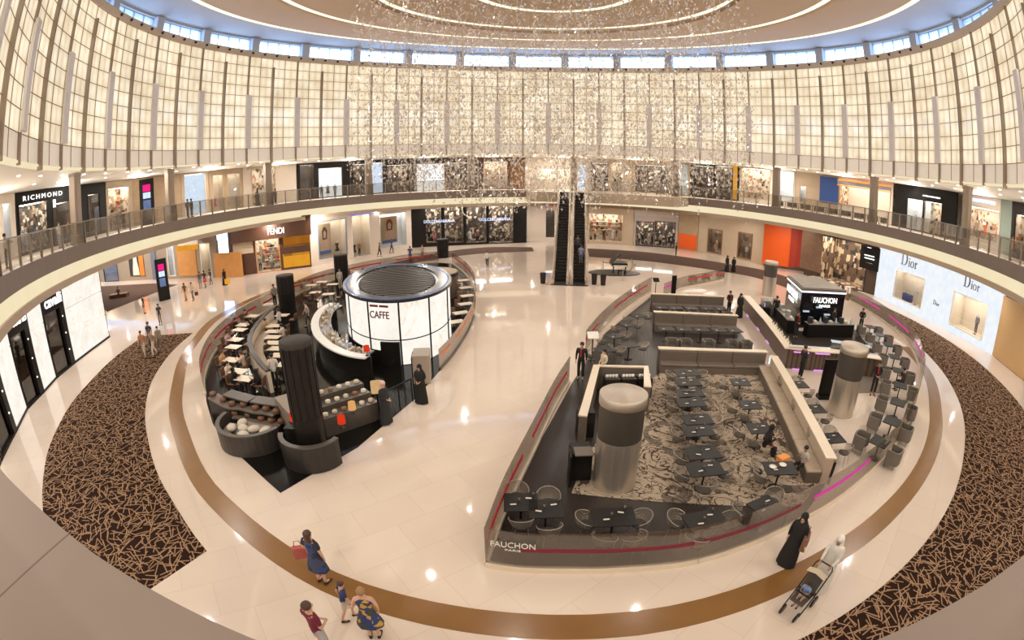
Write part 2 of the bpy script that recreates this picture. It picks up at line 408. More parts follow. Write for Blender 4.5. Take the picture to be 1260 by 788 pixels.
def person(loc,rz,pose,wear,label,skin=0,h=1.72,hair=('hair','dark'),group=None,cat='person',face=False,name='person',skinmat=None):
    t=thing(name,label,cat,loc,group,rz); s=h/1.72; t.scale=(s,s,s)
    def put(part,mat,nm):
        o=bpy.data.objects.new(nm,PM[pose+'/'+part]); COL.objects.link(o); o.parent=t
        o.material_slots[0].link='OBJECT'; o.material_slots[0].material=mat; return o
    put('body',skinmat or SKIN[skin],'body')
    shoec=None
    for part,c in wear:
        if part=='shoes': shoec=c; continue
        put(part,cloth(c) if isinstance(c,tuple) else c,PARTN[part])
    if hair and not any(p in('headscarf','ghutra') for p,_ in wear): put(hair[0],HAIR[hair[1]] if isinstance(hair[1],str) else hair[1],'hair')
    for q in 'LR': put('shoe'+q,cloth(shoec or (.03,.025,.022)),'shoe')
    if face:
        for q in 'LR': put('eye'+q,cloth((.02,.012,.01)),'eye')
        put('mouth',cloth((.30,.08,.06)),'mouth')
    return t
# ---------- setting materials ----------
def marble_mat():
    m,nt,out=nodes('polished_marble'); b=bsdf(nt,out,.13,0,.55)
    pos=geopos(nt); mp=nt.nodes.new('ShaderNodeMapping'); lk(nt,pos,mp.inputs[0]); mp.inputs['Rotation'].default_value=(0,0,R_(-38))
    br=nt.nodes.new('ShaderNodeTexBrick'); lk(nt,mp.outputs[0],br.inputs['Vector']); br.inputs['Scale'].default_value=1
    br.inputs['Color1'].default_value=(.70,.58,.485,1); br.inputs['Color2'].default_value=(.735,.615,.515,1); br.inputs['Mortar'].default_value=(.60,.475,.37,1)
    br.inputs['Mortar Size'].default_value=.008; br.inputs['Brick Width'].default_value=1.8; br.inputs['Row Height'].default_value=1.2; br.offset=.5
    n=noise(nt,pos,.45,6,.6,1.2); n2=noise(nt,pos,.06,2)
    c=mixc(nt,mathn(nt,'MULTIPLY',n.outputs[0],.28),br.outputs[0],(.60,.475,.37)); c=mixc(nt,mathn(nt,'MULTIPLY',n2.outputs[0],.25),c,(.76,.665,.59))
    lk(nt,c,b.inputs['Base Color']); 
    lk(nt,mathn(nt,'ADD',mathn(nt,'MULTIPLY',n.outputs[0],.03),.035),b.inputs['Roughness'])
    return m
def strokes_carpet(name,base,stroke,scale):
    m,nt,out=nodes(name); b=bsdf(nt,out,.95,0,.1); pos=geopos(nt)
    acc=None
    for k,off in enumerate(((0,0,0),(3.7,1.9,0),(7.3,5.1,0),(11.2,8.7,0),(15.9,2.3,0))):
        mp=nt.nodes.new('ShaderNodeMapping'); lk(nt,pos,mp.inputs[0]); mp.inputs['Location'].default_value=off; mp.inputs['Scale'].default_value=(scale,scale,0); mp.inputs['Rotation'].default_value=(0,0,.5*k)
        v=nt.nodes.new('ShaderNodeTexVoronoi'); v.voronoi_dimensions='2D'; v.inputs['Scale'].default_value=1; lk(nt,mp.outputs[0],v.inputs['Vector'])
        sb=nt.nodes.new('ShaderNodeVectorMath'); sb.operation='SUBTRACT'; lk(nt,mp.outputs[0],sb.inputs[0]); lk(nt,v.outputs['Position'],sb.inputs[1])
        rot=nt.nodes.new('ShaderNodeVectorRotate'); rot.rotation_type='Z_AXIS'; lk(nt,sb.outputs[0],rot.inputs['Vector'])
        sc=nt.nodes.new('ShaderNodeSeparateColor'); lk(nt,v.outputs['Color'],sc.inputs[0])
        lk(nt,mathn(nt,'MULTIPLY',sc.outputs[0],6.283),rot.inputs['Angle'])
        sx=nt.nodes.new('ShaderNodeSeparateXYZ'); lk(nt,rot.outputs[0],sx.inputs[0])
        line=mathn(nt,'MULTIPLY',mathn(nt,'LESS_THAN',mathn(nt,'ABSOLUTE',sx.outputs[1]),.040),mathn(nt,'LESS_THAN',mathn(nt,'ABSOLUTE',sx.outputs[0]),.62))
        acc=line if acc is None else mathn(nt,'MAXIMUM',acc,line)
    n=noise(nt,pos,1.2,3)
    col=mixc(nt,acc,base,stroke)
    col=mixc(nt,mathn(nt,'MULTIPLY',n.outputs[0],.3),col,tuple(c*.7 for c in base))
    lk(nt,col,b.inputs['Base Color']); return m
def polar_joint_mat(name,col,joint,n,rough=.45,metal=0):
    m,nt,out=nodes(name); b=bsdf(nt,out,rough,metal); s=nt.nodes.new('ShaderNodeSeparateXYZ'); lk(nt,geopos(nt),s.inputs[0])
    a=mathn(nt,'ARCTAN2',mathn(nt,'SUBTRACT',s.outputs[0],C0X),mathn(nt,'SUBTRACT',s.outputs[1],C0Y))
    f=mathn(nt,'FRACT',mathn(nt,'MULTIPLY',mathn(nt,'ADD',a,7.0),n/6.28318)); g=mathn(nt,'LESS_THAN',f,.006*n/90)
    nn=noise(nt,geopos(nt),1.5)
    c=mixc(nt,nn.outputs[0],tuple(x*.95 for x in col),tuple(x*1.05 for x in col)); lk(nt,mixc(nt,g,c,joint),b.inputs['Base Color']); return m
marble=marble_mat()
m_ring=M('brown_stone',(.235,.115,.035),.22,0,.12,1.5,.4)
m_carpet=strokes_carpet('stroke_carpet',(.026,.012,.008),(.40,.245,.145),2.15)
m_carpet_far=M('brown_carpet',(.085,.040,.022),.95,0,.2,3)
m_taupe=polar_joint_mat('taupe_ledge',(.245,.19,.157),(.12,.08,.06),80,.5)
m_cream=M('cream_plaster',(.78,.68,.58),.6,0,.05)
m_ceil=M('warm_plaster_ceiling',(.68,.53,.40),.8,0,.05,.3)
m_white=M('white_plaster',(.80,.76,.70),.6,0,.04)
m_lip=M('beige_lip',(.55,.43,.31),.5,0,.05)
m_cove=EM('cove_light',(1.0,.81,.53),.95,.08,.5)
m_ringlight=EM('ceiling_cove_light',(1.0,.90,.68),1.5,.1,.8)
m_down=EM('downlight_glow',(1,.93,.8),6)
m_taupemetal=M('taupe_metal',(.33,.26,.20),.35,.5,.06)
m_mull=M('bronze_mullion',(.17,.125,.09),.4,.5,.08)
m_fin=M('pale_lilac_fin',(.80,.75,.75),.4,.1,.05)
m_dark=M('black_lacquer',(.008,.007,.006),.3,0,.2,6,.25)
m_darkmetal=M('dark_metal',(.035,.03,.028),.35,.6,.1)
m_glass=GLASS('clear_glass',(.93,.93,.91),.10)
m_glassr=GLASS('railing_glass',(.90,.89,.86),.12,film=.10,filmcol=(.55,.48,.42))
m_post=M('grey_steel',(.30,.26,.22),.35,.7,.06)
# ---------- floor and inlays ----------
fl=MB(); fl.lathe([(75,-.4),(75,0)],(C0X,C0Y,0),96,smooth=False)
struct(fl.build('floor',marble),'polished cream marble floor of the round atrium','floor')
def radial(tbl,p):
    if p<=tbl[0][0]: return tbl[0][1]
    for (a,x),(b,y) in zip(tbl,tbl[1:]):
        if p<=b:
            t=(p-a)/(b-a); t=t*t*(3-2*t)*.5+t*.5; return x+(y-x)*t
    return tbl[-1][1]
def band(rin,rout,p0,p1,z,step=2,mb=None):
    mb=mb or MB(); n=int(abs(p1-p0)/step); rg=[]
    for i in range(n+1):
        p=p0+(p1-p0)*i/n; a=R_(p); ri=radial(rin,p) if isinstance(rin,list) else rin; ro=radial(rout,p) if isinstance(rout,list) else rout
        rg.append([tuple(PO(a,ri,0)),tuple(PO(a,ro,0)),tuple(PO(a,ro,z)),tuple(PO(a,ri,z))])
    return mb.loft(rg,smooth=False)
rin=[(-240,25.0),(-225,24.5),(-202,24.5),(-195,24.55),(-180,24.8),(-165,24.8),(-151,24.3),(-138,23.7),(-124,23.4),(-108,23.7),(-94,24.4),(-60,25.0)]
rout=[(a,r+(.72 if -215<a<-100 else .8)) for a,r in rin]
struct(band(rin,rout,-250,-55,.008).build('floor_ring',m_ring),'brown stone ring inlaid in the cream marble floor','floor')
b=band([(-158,26.4),(-148,25.9),(-137,25.6),(-124,25.5),(-113,25.3),(-103,25.1)],[(-158,31),(-142,31.05),(-135,31),(-127,30.7),(-116,30.1),(-102,29.6)],-155.6,-102.5,.014)
tag(b.build('carpet',m_carpet),'brown carpet of cream strokes along the lit stone shop at left','carpet')
b=band([(70,29.2),(88,28.4),(95,27.7),(113,27.0),(128,26.8),(144,26.6),(157,26.7),(180,26.9)],[(70,31.8),(88,32),(102,31.9),(117,32.1),(127,32.3),(150,32.3),(180,32)],77,188,.014)
tag(b.build('carpet',m_carpet),'brown carpet of cream strokes before the pale blue lit shop at right','carpet')
far1=smooth_path(px((420,342),(520,315),(590,305),(655,304.5)),8); far1i=smooth_path(px((405,353.5),(440,340.5),(500,325.5),(545,318),(590,312.5),(657,309.5)),8)
mb=MB(); mb.prism([(p.x,p.y) for p in far1]+[(p.x,p.y) for p in far1i[::-1]],0,.012)
tag(mb.build('carpet',m_carpet_far),'dark brown far carpet left of the escalators','carpet')
far2=smooth_path(px((723,306),(800,311),(900,325.5),(945,334),(985,347)),8); far2i=smooth_path(px((725,316),(800,322),(880,333),(930,342),(975,357)),8)
mb=MB(); mb.prism([(p.x,p.y) for p in far2]+[(p.x,p.y) for p in far2i[::-1]],0,.012)
tag(mb.build('carpet',m_carpet_far),'dark brown far carpet right of the escalators','carpet')
mb=MB(); mb.prism([(p.x,p.y) for p in px((118,353),(190,349),(218,350.5),(132,384),(122,374))],0,.012)
tag(mb.build('carpet',m_carpet_far),'dark brown carpet by the seated visitor in the side passage','carpet')
# ---------- upper deck, fascia, ceilings ----------
struct(MB().arc(0,360,32.0,42.5,6.9,7.45,120).build('floor_upper',m_cream),'upper walkway floor behind the railing','floor')
struct(MB().arc(0,360,31.0,32.0,6.55,7.47,180).build('trim_1',m_taupe),'taupe stone edge of the upper walkway','trim')
struct(MB().arc(0,360,31.12,31.4,5.80,6.55,180).build('trim_2',m_cove),'warm glowing cove strip under the walkway edge','trim')
struct(MB().arc(0,360,30.92,31.5,5.42,5.80,180).build('trim_3',m_lip),'beige lip below the glowing cove strip','trim')
struct(MB().arc(0,360,31.3,43,5.55,5.75,120).build('ceiling_lower',m_white),'ceiling below the upper walkway','ceiling')
struct(MB().arc(0,360,31.2,42.5,12.22,12.5,120).build('ceiling_upper',m_white),'white ceiling over the upper walkway','ceiling')
struct(MB().arc(0,360,30.9,31.5,12.10,12.22,180).build('trim_4',m_cove),'warm glowing strip under the luminous wall','trim')
struct(MB().arc(-215,-90,42.5,42.9,0,12.3,60).arc(-57,145,42.5,42.9,0,12.3,90).arc(-90,-57,42.5,42.9,6.9,12.3,12).build('wall_back',m_cream),'cream wall behind the shops','wall')
struct(MB().arc(0,360,31.05,31.5,12.22,23.3,120).build('wall_core',m_white),'wall behind the luminous panels','wall')
# ---------- luminous wall ----------
BAY=12.0; K0=-122.6
rows=[12.22,13.5,14.6,15.7,16.8,17.9,19.0,20.08,21.16,22.24,23.3]
def panel_mat():
    m,nt,out=nodes('backlit_panels'); at=nt.nodes.new('ShaderNodeAttribute'); at.attribute_name='tone'; at.attribute_type='GEOMETRY'
    uv=nt.nodes.new('ShaderNodeUVMap'); s=nt.nodes.new('ShaderNodeSeparateXYZ'); lk(nt,uv.outputs[0],s.inputs[0])
    u2=mathn(nt,'FRACT',mathn(nt,'MULTIPLY',s.outputs[0],2.0))
    cu=mathn(nt,'POWER',mathn(nt,'ABSOLUTE',mathn(nt,'SINE',mathn(nt,'ADD',mathn(nt,'MULTIPLY',u2,2.7),.22))),.8)
    cv=mathn(nt,'POWER',mathn(nt,'ABSOLUTE',mathn(nt,'SINE',mathn(nt,'ADD',mathn(nt,'MULTIPLY',s.outputs[1],2.6),.27))),.55)
    n=noise(nt,geopos(nt),.55,3,.55)
    tube=mathn(nt,'MULTIPLY',cu,cv)
    f=mathn(nt,'ADD',mathn(nt,'MULTIPLY',tube,.62),mathn(nt,'MULTIPLY',mathn(nt,'SUBTRACT',n.outputs[0],.5),1.5)); f=mathn(nt,'ADD',f,.22,True)
    st=mathn(nt,'MULTIPLY',mathn(nt,'ADD',mathn(nt,'MULTIPLY',f,.36),.76),at.outputs['Fac'])
    e=nt.nodes.new('ShaderNodeEmission'); lk(nt,st,e.inputs[1])
    lk(nt,mixc(nt,f,(.95,.70,.42),(1.0,.885,.67)),e.inputs[0])
    g=nt.nodes.new('ShaderNodeBsdfGlossy'); g.inputs[1].default_value=.12; mx=nt.nodes.new('ShaderNodeMixShader'); mx.inputs[0].default_value=.05
    lk(nt,e.outputs[0],mx.inputs[1]); lk(nt,g.outputs[0],mx.inputs[2]); lk(nt,mx.outputs[0],out.inputs[0]); return m
def build_panels(name,mat,rowset,parent=None):
    vs=[];fs=[];tone=[];uvs=[]
    for c in range(120):
        a0=R_(K0+3*c+.05); a1=R_(K0+3*c+2.95)
        ct=random.uniform(.96,1.04)
        for r0,r1 in rowset:
            i=len(vs); z0,z1=r0+.022,r1-.022
            vs+=[tuple(PO(a0,30.98,z0)),tuple(PO(a1,30.98,z0)),tuple(PO(a1,30.98,z1)),tuple(PO(a0,30.98,z1))]
            vs+=[tuple(PO(a0,31.06,z0)),tuple(PO(a1,31.06,z0)),tuple(PO(a1,31.06,z1)),tuple(PO(a0,31.06,z1))]
            t=ct*random.uniform(.95,1.05); fr=(i,i+3,i+2,i+1)
            for f in (fr,(i,i+1,i+5,i+4),(i+1,i+2,i+6,i+5),(i+2,i+3,i+7,i+6),(i+3,i,i+4,i+7)):
                fs.append(f); tone.append(t)
            uvs+=[(0,0),(0,1),(1,1),(1,0)]+[(.5,.5)]*16
    me=bpy.data.meshes.new(name); me.from_pydata(vs,[],fs); ul=me.uv_layers.new(name='UVMap')
    ul.data.foreach_set('uv',[x for q in uvs for x in q])
    at=me.attributes.new('tone','FLOAT','FACE'); at.data.foreach_set('value',tone)
    me.materials.append(mat); me.update(); o=bpy.data.objects.new(name,me); COL.objects.link(o)
    if parent: o.parent=parent
    return o
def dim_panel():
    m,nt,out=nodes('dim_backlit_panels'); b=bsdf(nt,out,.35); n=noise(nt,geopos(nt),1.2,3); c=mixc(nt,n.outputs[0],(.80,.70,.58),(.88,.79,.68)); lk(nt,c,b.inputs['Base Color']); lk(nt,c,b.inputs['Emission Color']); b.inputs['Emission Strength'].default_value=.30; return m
rp=list(zip(rows,rows[1:]))
wl=struct(build_panels('wall_luminous',panel_mat(),rp[1:]),'backlit cream panel wall ringing the atrium','wall')
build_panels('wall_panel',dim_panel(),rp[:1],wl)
fr=MB()
for c in range(120): fr.arc(K0+3*c-.05,K0+3*c+.05,30.95,31.08,12.22,23.3,1)
for z in rows: fr.arc(0,360,30.96,31.08,z-.022,z+.022,120)
fr.build('frame',M('tan_frame',(.30,.22,.15),.5,.2,.08),wl)
for k in range(-2,25):
    ph=K0+BAY*k
    MB().arc(ph-.20,ph+.20,30.70,31.0,11.9,22.3,1).build('mullion',m_taupemetal,wl)
    pm=ph+BAY/2
    MB().arc(pm-.13,pm+.13,30.78,31.0,12.0,13.5,1).arc(pm-.13,pm+.13,30.78,31.0,19.0,23.3,1).build('mullion',m_taupemetal,wl)
    MB().arc(pm-.62,pm+.62,30.55,30.75,13.5,19.0,1).build('fin',m_fin,wl)
# ---------- top ledge with small downlights, clerestory windows ----------
led=struct(MB().arc(0,360,30.85,34.2,23.3,23.95,180).build('trim_5',M('tan_ledge',(.68,.56,.44),.5,0,.05)),'tan ledge above the luminous wall','trim')
for k in range(68):
    a=-105+3.0*k+1.0
    if a>110: break
    MB().cyl(POd(a,30.72,23.66),POd(a,30.95,23.66),.12,n=10).build('spotlight',m_dark,led)
ph0=math.degrees(Wl(566,75,33.3)[0]); m_bluewall=M('clerestory_plaster',(.62,.60,.58),.6,0,.04)
nwin=0
m_sky=GLASS('window_glass',(.95,.97,1),.06)
up=MB(); up.arc(0,360,33.2,34.2,26.2,26.6,120)
for k in range(30):
    a=ph0+12*k; aa=(a+180)%360-180
    up.arc(a-.85,a+.85,32.9,34.0,23.9,26.3,1)
    if not -128<aa<128: up.arc(a+.85,a+11.15,33.4,34.0,23.9,26.3,5)
struct(up.build('wall_clerestory',m_bluewall),'posts and lintel of the clerestory','wall')
for k in range(-9,12):
    a=ph0+12*k; nwin+=1
    w=MB()
    for q in range(5): w.arc(a+.85+10.3*q/4-.05,a+.85+10.3*q/4+.05,33.45,33.6,23.95,26.25,1)
    w.arc(a+.85,a+11.15,33.45,33.6,23.95,24.1,4).arc(a+.85,a+11.15,33.45,33.6,26.15,26.25,4)
    wo=struct(w.build('window_%d'%nwin,M('window_frame_metal',(.35,.38,.42),.4,.4)),'clerestory window of four panes, number %d from the left'%nwin,'window')
    MB().arc(a+.85,a+11.15,33.51,33.53,24.1,26.15,4).build('pane',m_sky,wo)
# ceiling: stepped saucer with ring coves
struct(MB().arc(0,360,27.2,34.6,26.4,26.8,120).build('ceiling_outer',M('pale_ceiling',(.66,.64,.62),.8,0,.04)),'outer ring of the ceiling tinted by daylight','ceiling')
RI=[(27.6,25.6),(20.8,24.7),(13.6,23.7),(6.2,22.8)]
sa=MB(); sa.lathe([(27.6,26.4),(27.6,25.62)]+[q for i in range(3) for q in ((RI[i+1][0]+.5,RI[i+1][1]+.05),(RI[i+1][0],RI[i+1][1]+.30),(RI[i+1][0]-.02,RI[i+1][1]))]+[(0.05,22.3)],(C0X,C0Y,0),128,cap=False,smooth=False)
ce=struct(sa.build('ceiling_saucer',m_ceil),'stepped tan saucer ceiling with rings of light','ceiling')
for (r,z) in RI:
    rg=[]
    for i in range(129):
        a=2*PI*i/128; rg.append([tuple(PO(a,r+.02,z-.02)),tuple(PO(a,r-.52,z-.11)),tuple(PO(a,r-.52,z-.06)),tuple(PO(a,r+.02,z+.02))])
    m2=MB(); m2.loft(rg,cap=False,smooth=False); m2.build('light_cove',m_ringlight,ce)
struct(MB().lathe([(36,26.7),(36,27)],(C0X,C0Y,0),64,smooth=False).build('roof',m_white),'flat roof above the round ceiling','roof')
# walkway downlights
dl=MB()
for r in (33.5,36.5):
    for k in range(52):
        a=-140+5.2*k; dl.lathe([(.14,12.19),(.14,12.215)],POd(a,r),10)
dlo=tag(dl.build('ceiling_downlights',m_down),'recessed round downlights dotting the upper walkway ceiling','downlights',kind='stuff')
# ---------- upper columns and railing ----------
side={0:'by the left edge of the frame'}
colname=['nearest the left edge','before the black lettered shop','between the directory screen and the bright blue window','before the arched cream shop','beside the dark shop with the bright white window','left of the second bright white window','behind the top of the escalators','before the shop right of the escalators','by the open walkway cafe','between the blue panel and the walkway cafe','right of the black framed shop']
for k in range(11):
    a=K0-12+24*k
    c0=POd(a,31.62,ZD+.02); mb=MB()
    ring=lambda s,z:[tuple(c0+Vector((s*x*math.cos(-R_(a))-s*y*math.sin(-R_(a)),s*x*math.sin(-R_(a))+s*y*math.cos(-R_(a)),z))) for x,y in ((-.42,-.22),(-.28,-.36),(.28,-.36),(.42,-.22),(.42,.22),(.28,.36),(-.28,.36),(-.42,.22))]
    mb.loft([ring(1.12,0),ring(1.12,.18),ring(1,.2),ring(1,4.3),ring(1.1,4.32),ring(1.1,4.5)],smooth=False)
    t=tag(mb.build('column',m_taupemetal),'taupe faceted column on the upper walkway '+colname[k],'column')
def railing(p0,p1,label):
    n=int(round((p1-p0)/3)); t=thing('railing',label,'railing',tuple(POd((p0+p1)/2,31.2,ZD+.02)))
    MB().arc(p0,p1,31.12,31.24,ZD+1.35,ZD+1.42,n*2).build('handrail',m_post,t)
    MB().arc(p0,p1,31.165,31.185,ZD+.10,ZD+1.33,n*2).build('glass',m_glassr,t)
    for i in range(n+1):
        a=p0+(p1-p0)*i/n; MB().arc(a-.07,a+.07,31.1,31.25,ZD+.02,ZD+1.36,1).build('post',m_post,t)
railing(-143,-5,'glass railing with steel posts along the left half of the upper walkway')
railing(29,131,'glass railing with steel posts along the right half of the upper walkway')
# ---------- lights ----------
def area(loc,tgt,size,power,col=(1,.93,.85),shape='DISK',spread=None):
    l=bpy.data.lights.new('lamp','AREA'); l.energy=power; l.color=col; l.shape=shape; l.size=size
    if spread: l.spread=R_(spread)
    o=bpy.data.objects.new('lamp',l); COL.objects.link(o); o.location=loc
    d=Vector(tgt)-Vector(loc); o.rotation_euler=d.to_track_quat('-Z','Y').to_euler(); return o
LP=0.225
for k in range(15):
    a=24*k+6; area(POd(a,30.3,23.1),POd(a,13,0),.12,1500*LP,spread=120)
for k in range(6):
    a=60*k+15; area(POd(a,10,22.6),POd(a,10,0),.15,900*LP,spread=130)  # lamps added below the saucer to brighten the floor
for k in range(30):
    a=12*k; area(POd(a,33.2,5.5),POd(a,33.0,0),.25,760*LP,(1,.93,.84))
for k in range(15):
    a=24*k+4; area(POd(a,35,12.1),POd(a,35,7),.25,1850*LP,(1,.93,.84))
for k in range(24):
    a=15*k+7; area(POd(a,39.2,11.0),POd(a,36.5,12.3),.3,720*LP,(1,.93,.85))  # upward lamps added to brighten the walkway ceiling
w=bpy.data.worlds.new('daylight'); scene.world=w; w.use_nodes=True; nt=w.node_tree
bg=nt.nodes['Background']
sk=nt.nodes.new('ShaderNodeTexSky'); sk.sky_type='PREETHAM' if False else sk.sky_type
mxw=mixc(nt,.9,(.34,.55,1.0),(.37,.58,1.0)); lk(nt,mxw,bg.inputs[0]); nt.nodes.remove(sk)
bg.inputs[1].default_value=9.0
# ---------- shops ----------
class Fac:
    def __init__(s,A,B,z0,z1,name,label,cat='shop',wall=None,th=.25):
        s.A=Vector((A[0],A[1],0)); s.B=Vector((B[0],B[1],0)); s.U=(s.B-s.A).normalized(); s.L=(s.B-s.A).length
        s.N=Vector((-s.U.y,s.U.x,0)); 
        if (Vector((C0X,C0Y,0))-s.A).dot(s.N)<0: s.N=-s.N
        s.z0,s.z1=z0,(min(z1,5.53) if z0==0 else z1); s.t=thing(name,label,cat,tuple((s.A+s.B)/2+Vector((0,0,z0)))); s.wall=wall; s.holes=[]; s.th=th; s.label=label; s.later=[]
    def uv(s,x,y,w=0):
        r=Vector(ray(x,y)); d=(s.A+s.N*w).dot(s.N); t=d/Vector((r.x,r.y,0)).dot(s.N); p=r*t
        return (p-s.A).dot(s.U),CAMZ+p.z
    def P(s,u,z,w=0): v=s.A+s.U*u+s.N*w; return Vector((v.x,v.y,z))
    def rect(s,q,w=0):
        u0,za=s.uv(q[0],q[1],w); u1,zb=s.uv(q[2],q[3],w)
        return min(u0,u1),max(u0,u1),min(za,zb),max(za,zb)
    def box(s,mb,u0,u1,za,zb,w0,w1):
        return mb.hexa([tuple(s.P(u,z,w)) for z in (za,zb) for u,w in ((u0,w0),(u1,w0),(u1,w1),(u0,w1))])
    def pan(s,q,mat,name='panel',w=.04,w0=0.0,uz=False,label=None):
        u0,u1,za,zb=q if uz else s.rect(q); za=max(za,s.z0+.01); zb=min(zb,s.z1)
        o=s.box(MB(),u0,u1,za,zb,w0,w).build(name,mat,s.t)
        if label: o['label']=label
        return o
    def win(s,q,frame=None,back=None,light=4,depth=1.3,glass=True,fw=.09,uz=False,floor=None,name='window',trim=True):
        u0,u1,za,zb=q if uz else s.rect(q); za=max(za,s.z0+.02); zb=min(zb,s.z1-.05); s.holes.append((u0,u1,za,zb)); t=s.t
        back=back or m_int; d=-s.th
        mb=MB(); s.box(mb,u0-.05,u1+.05,za-.05,zb+.05,-depth-.1,-depth); s.box(mb,u0-.1,u0,za,zb,-depth,d); s.box(mb,u1,u1+.1,za,zb,-depth,d)
        s.box(mb,u0,u1,zb,zb+.08,-depth,d); mb.build('display_recess',back,t)
        s.box(MB(),u0,u1,za-.1,za,-depth,d).build('display_floor',floor or back,t)
        if light: s.box(MB(),u0+.1,u1-.1,zb-.06,zb-.01,-depth*.75,d-.05).build('light_panel',light if not isinstance(light,(int,float)) else EM('shop_light_%g'%light,(1,.92,.80),light),t)
        if trim:
            mb=MB(); f=frame or m_darkmetal
            for a,b,c,e in ((u0,u0+fw,za,zb),(u1-fw,u1,za,zb),(u0+fw,u1-fw,zb-fw,zb),(u0+fw,u1-fw,za,za+fw)): s.box(mb,a,b,c,e,-.12,.05)
            fo=mb.build(name+'_frame',f,t)
            if glass: s.box(MB(),u0+fw,u1-fw,za+fw,zb-fw,-.05,-.03).build('pane',m_shopglass,fo)
        return u0,u1,za,zb
    def txt(s,st,x,y,wpx,mat,hpx=None,bold=.0,name='sign_lettering',w=.06,ext=.05,spacing=1,parent=None):
        u,z=s.uv(x,y); ua,_=s.uv(x-wpx/2,y); ub,_=s.uv(x+wpx/2,y); W=abs(ub-ua); X=s.U if (s.P(ub,z)-s.P(ua,z)).dot(s.U)>0 else -s.U
        H=None
        if hpx: H=abs(s.uv(x,y-hpx/2)[1]-s.uv(x,y+hpx/2)[1])
        # make text face the atrium
        X=Vector((0,0,1)).cross(s.N)
        return text(st,name,mat,parent or s.t,s.P(u,z,w),X,(0,0,1),W,H,ext,bold,spacing)
    def done(s):
        if s.wall is not None:
            us=sorted({0,s.L}|{min(max(h[i],0),s.L) for h in s.holes for i in (0,1)}); zs=sorted({s.z0,s.z1}|{h[i] for h in s.holes for i in (2,3)})
            mb=MB()
            for a,b in zip(us,us[1:]):
                run=None
                for c,d in zip(zs,zs[1:]):
                    um,zm=(a+b)/2,(c+d)/2
                    inh=any(h[0]<um<h[1] and h[2]<zm<h[3] for h in s.holes)
                    if not inh:
                        if run: run=(run[0],d)
                        else: run=(c,d)
                    if inh and run: s.box(mb,a,b,run[0],run[1],-s.th,0); run=None
                if run: s.box(mb,a,b,run[0],run[1],-s.th,0)
            mb.build('facade',s.wall,s.t)
        return s
m_int=M('shop_interior',(.72,.62,.50),.7,0,.08,2)
m_intd=M('dark_shop_interior',(.14,.11,.09),.6,0,.4,2)
def stock(name,base,alts,sx,sz,thr):
    m,nt,out=nodes(name); b=bsdf(nt,out,.5); mp=nt.nodes.new('ShaderNodeMapping'); lk(nt,geopos(nt),mp.inputs[0]); mp.inputs['Scale'].default_value=(sx,sx,sz)
    v=nt.nodes.new('ShaderNodeTexVoronoi'); v.distance='CHEBYCHEV'; v.inputs['Scale'].default_value=1; v.inputs['Randomness'].default_value=.7; lk(nt,mp.outputs[0],v.inputs['Vector'])
    sc=nt.nodes.new('ShaderNodeSeparateColor'); lk(nt,v.outputs['Color'],sc.inputs[0]); c=base
    for i,a in enumerate(alts): c=mixc(nt,mathn(nt,'GREATER_THAN',mathn(nt,'FRACT',mathn(nt,'ADD',mathn(nt,'MULTIPLY',sc.outputs[0],3.7),i*.31)),thr),c,a)
    lk(nt,c,b.inputs['Base Color']); return m
m_stock=stock('stocked_shelves',(.70,.60,.47),[(.06,.04,.035),(.45,.19,.07),(.35,.25,.16),(.80,.74,.66)],3.6,3.2,.87)
m_stockd=stock('dark_stocked_wall',(.028,.022,.019),[(.42,.32,.22),(.10,.07,.05),(.62,.54,.44),(.20,.11,.07)],3.6,3.2,.86)
m_intw=M('white_shop_interior',(.82,.84,.88),.6,0,.05,2)
m_shopglass=GLASS('shop_window_glass',(.96,.96,.96),.07)
m_black=M('black_shopfront',(.012,.010,.009),.35,0,.2,2,.22)
m_brown=M('brown_shopfront',(.085,.035,.018),.4,.1,.12,2)
m_beige=M('beige_stone',(.56,.44,.31),.45,0,.08,1.2)
m_stone=M('tan_stone',(.48,.35,.22),.45,0,.15,1.5)
m_greystone=M('grey_brown_wall',(.34,.27,.20),.5,0,.08,1.5)
m_orange=M('vivid_orange',(.90,.125,.008),.45,0,.05)
m_red=M('brick_red',(.55,.06,.03),.5,0,.08)
m_signw=EM('sign_white',(1,.96,.9),2.2)
m_signb=EM('sign_pale_blue',(.62,.72,1),1.6)
m_signp=EM('sign_violet_blue',(.30,.25,.95),.9)
m_amber=EM('amber_glow',(1.0,.38,.03),.85,.25,1.2)
m_amberw=M('amber_wood',(.62,.29,.09),.4,0,.15,1.5)
m_screenp=EM('screen_pink',(.85,.02,.20),1.2)
m_screenb=EM('screen_pale_blue',(.62,.74,1),1.2,.25,4)
m_bluepanel=M('deep_blue_panel',(.035,.09,.32),.5,0,.1)
m_lightw=EM('bright_white_window',(.92,.96,1),1.25,.1,2)
HB=None
def mann(f,u,w,zb,cols,label,pose='stand',h=1.75):
    p=f.P(u,zb,w); rz=math.atan2(-f.N.y,-f.N.x)-PI/2
    rz=math.atan2(f.N.x,-f.N.y)
    return person(tuple(p),rz,pose,cols,label,hair=None,h=h,cat='mannequin',name='mannequin',skinmat=M('mannequin_grey',(.60,.56,.52),.4))
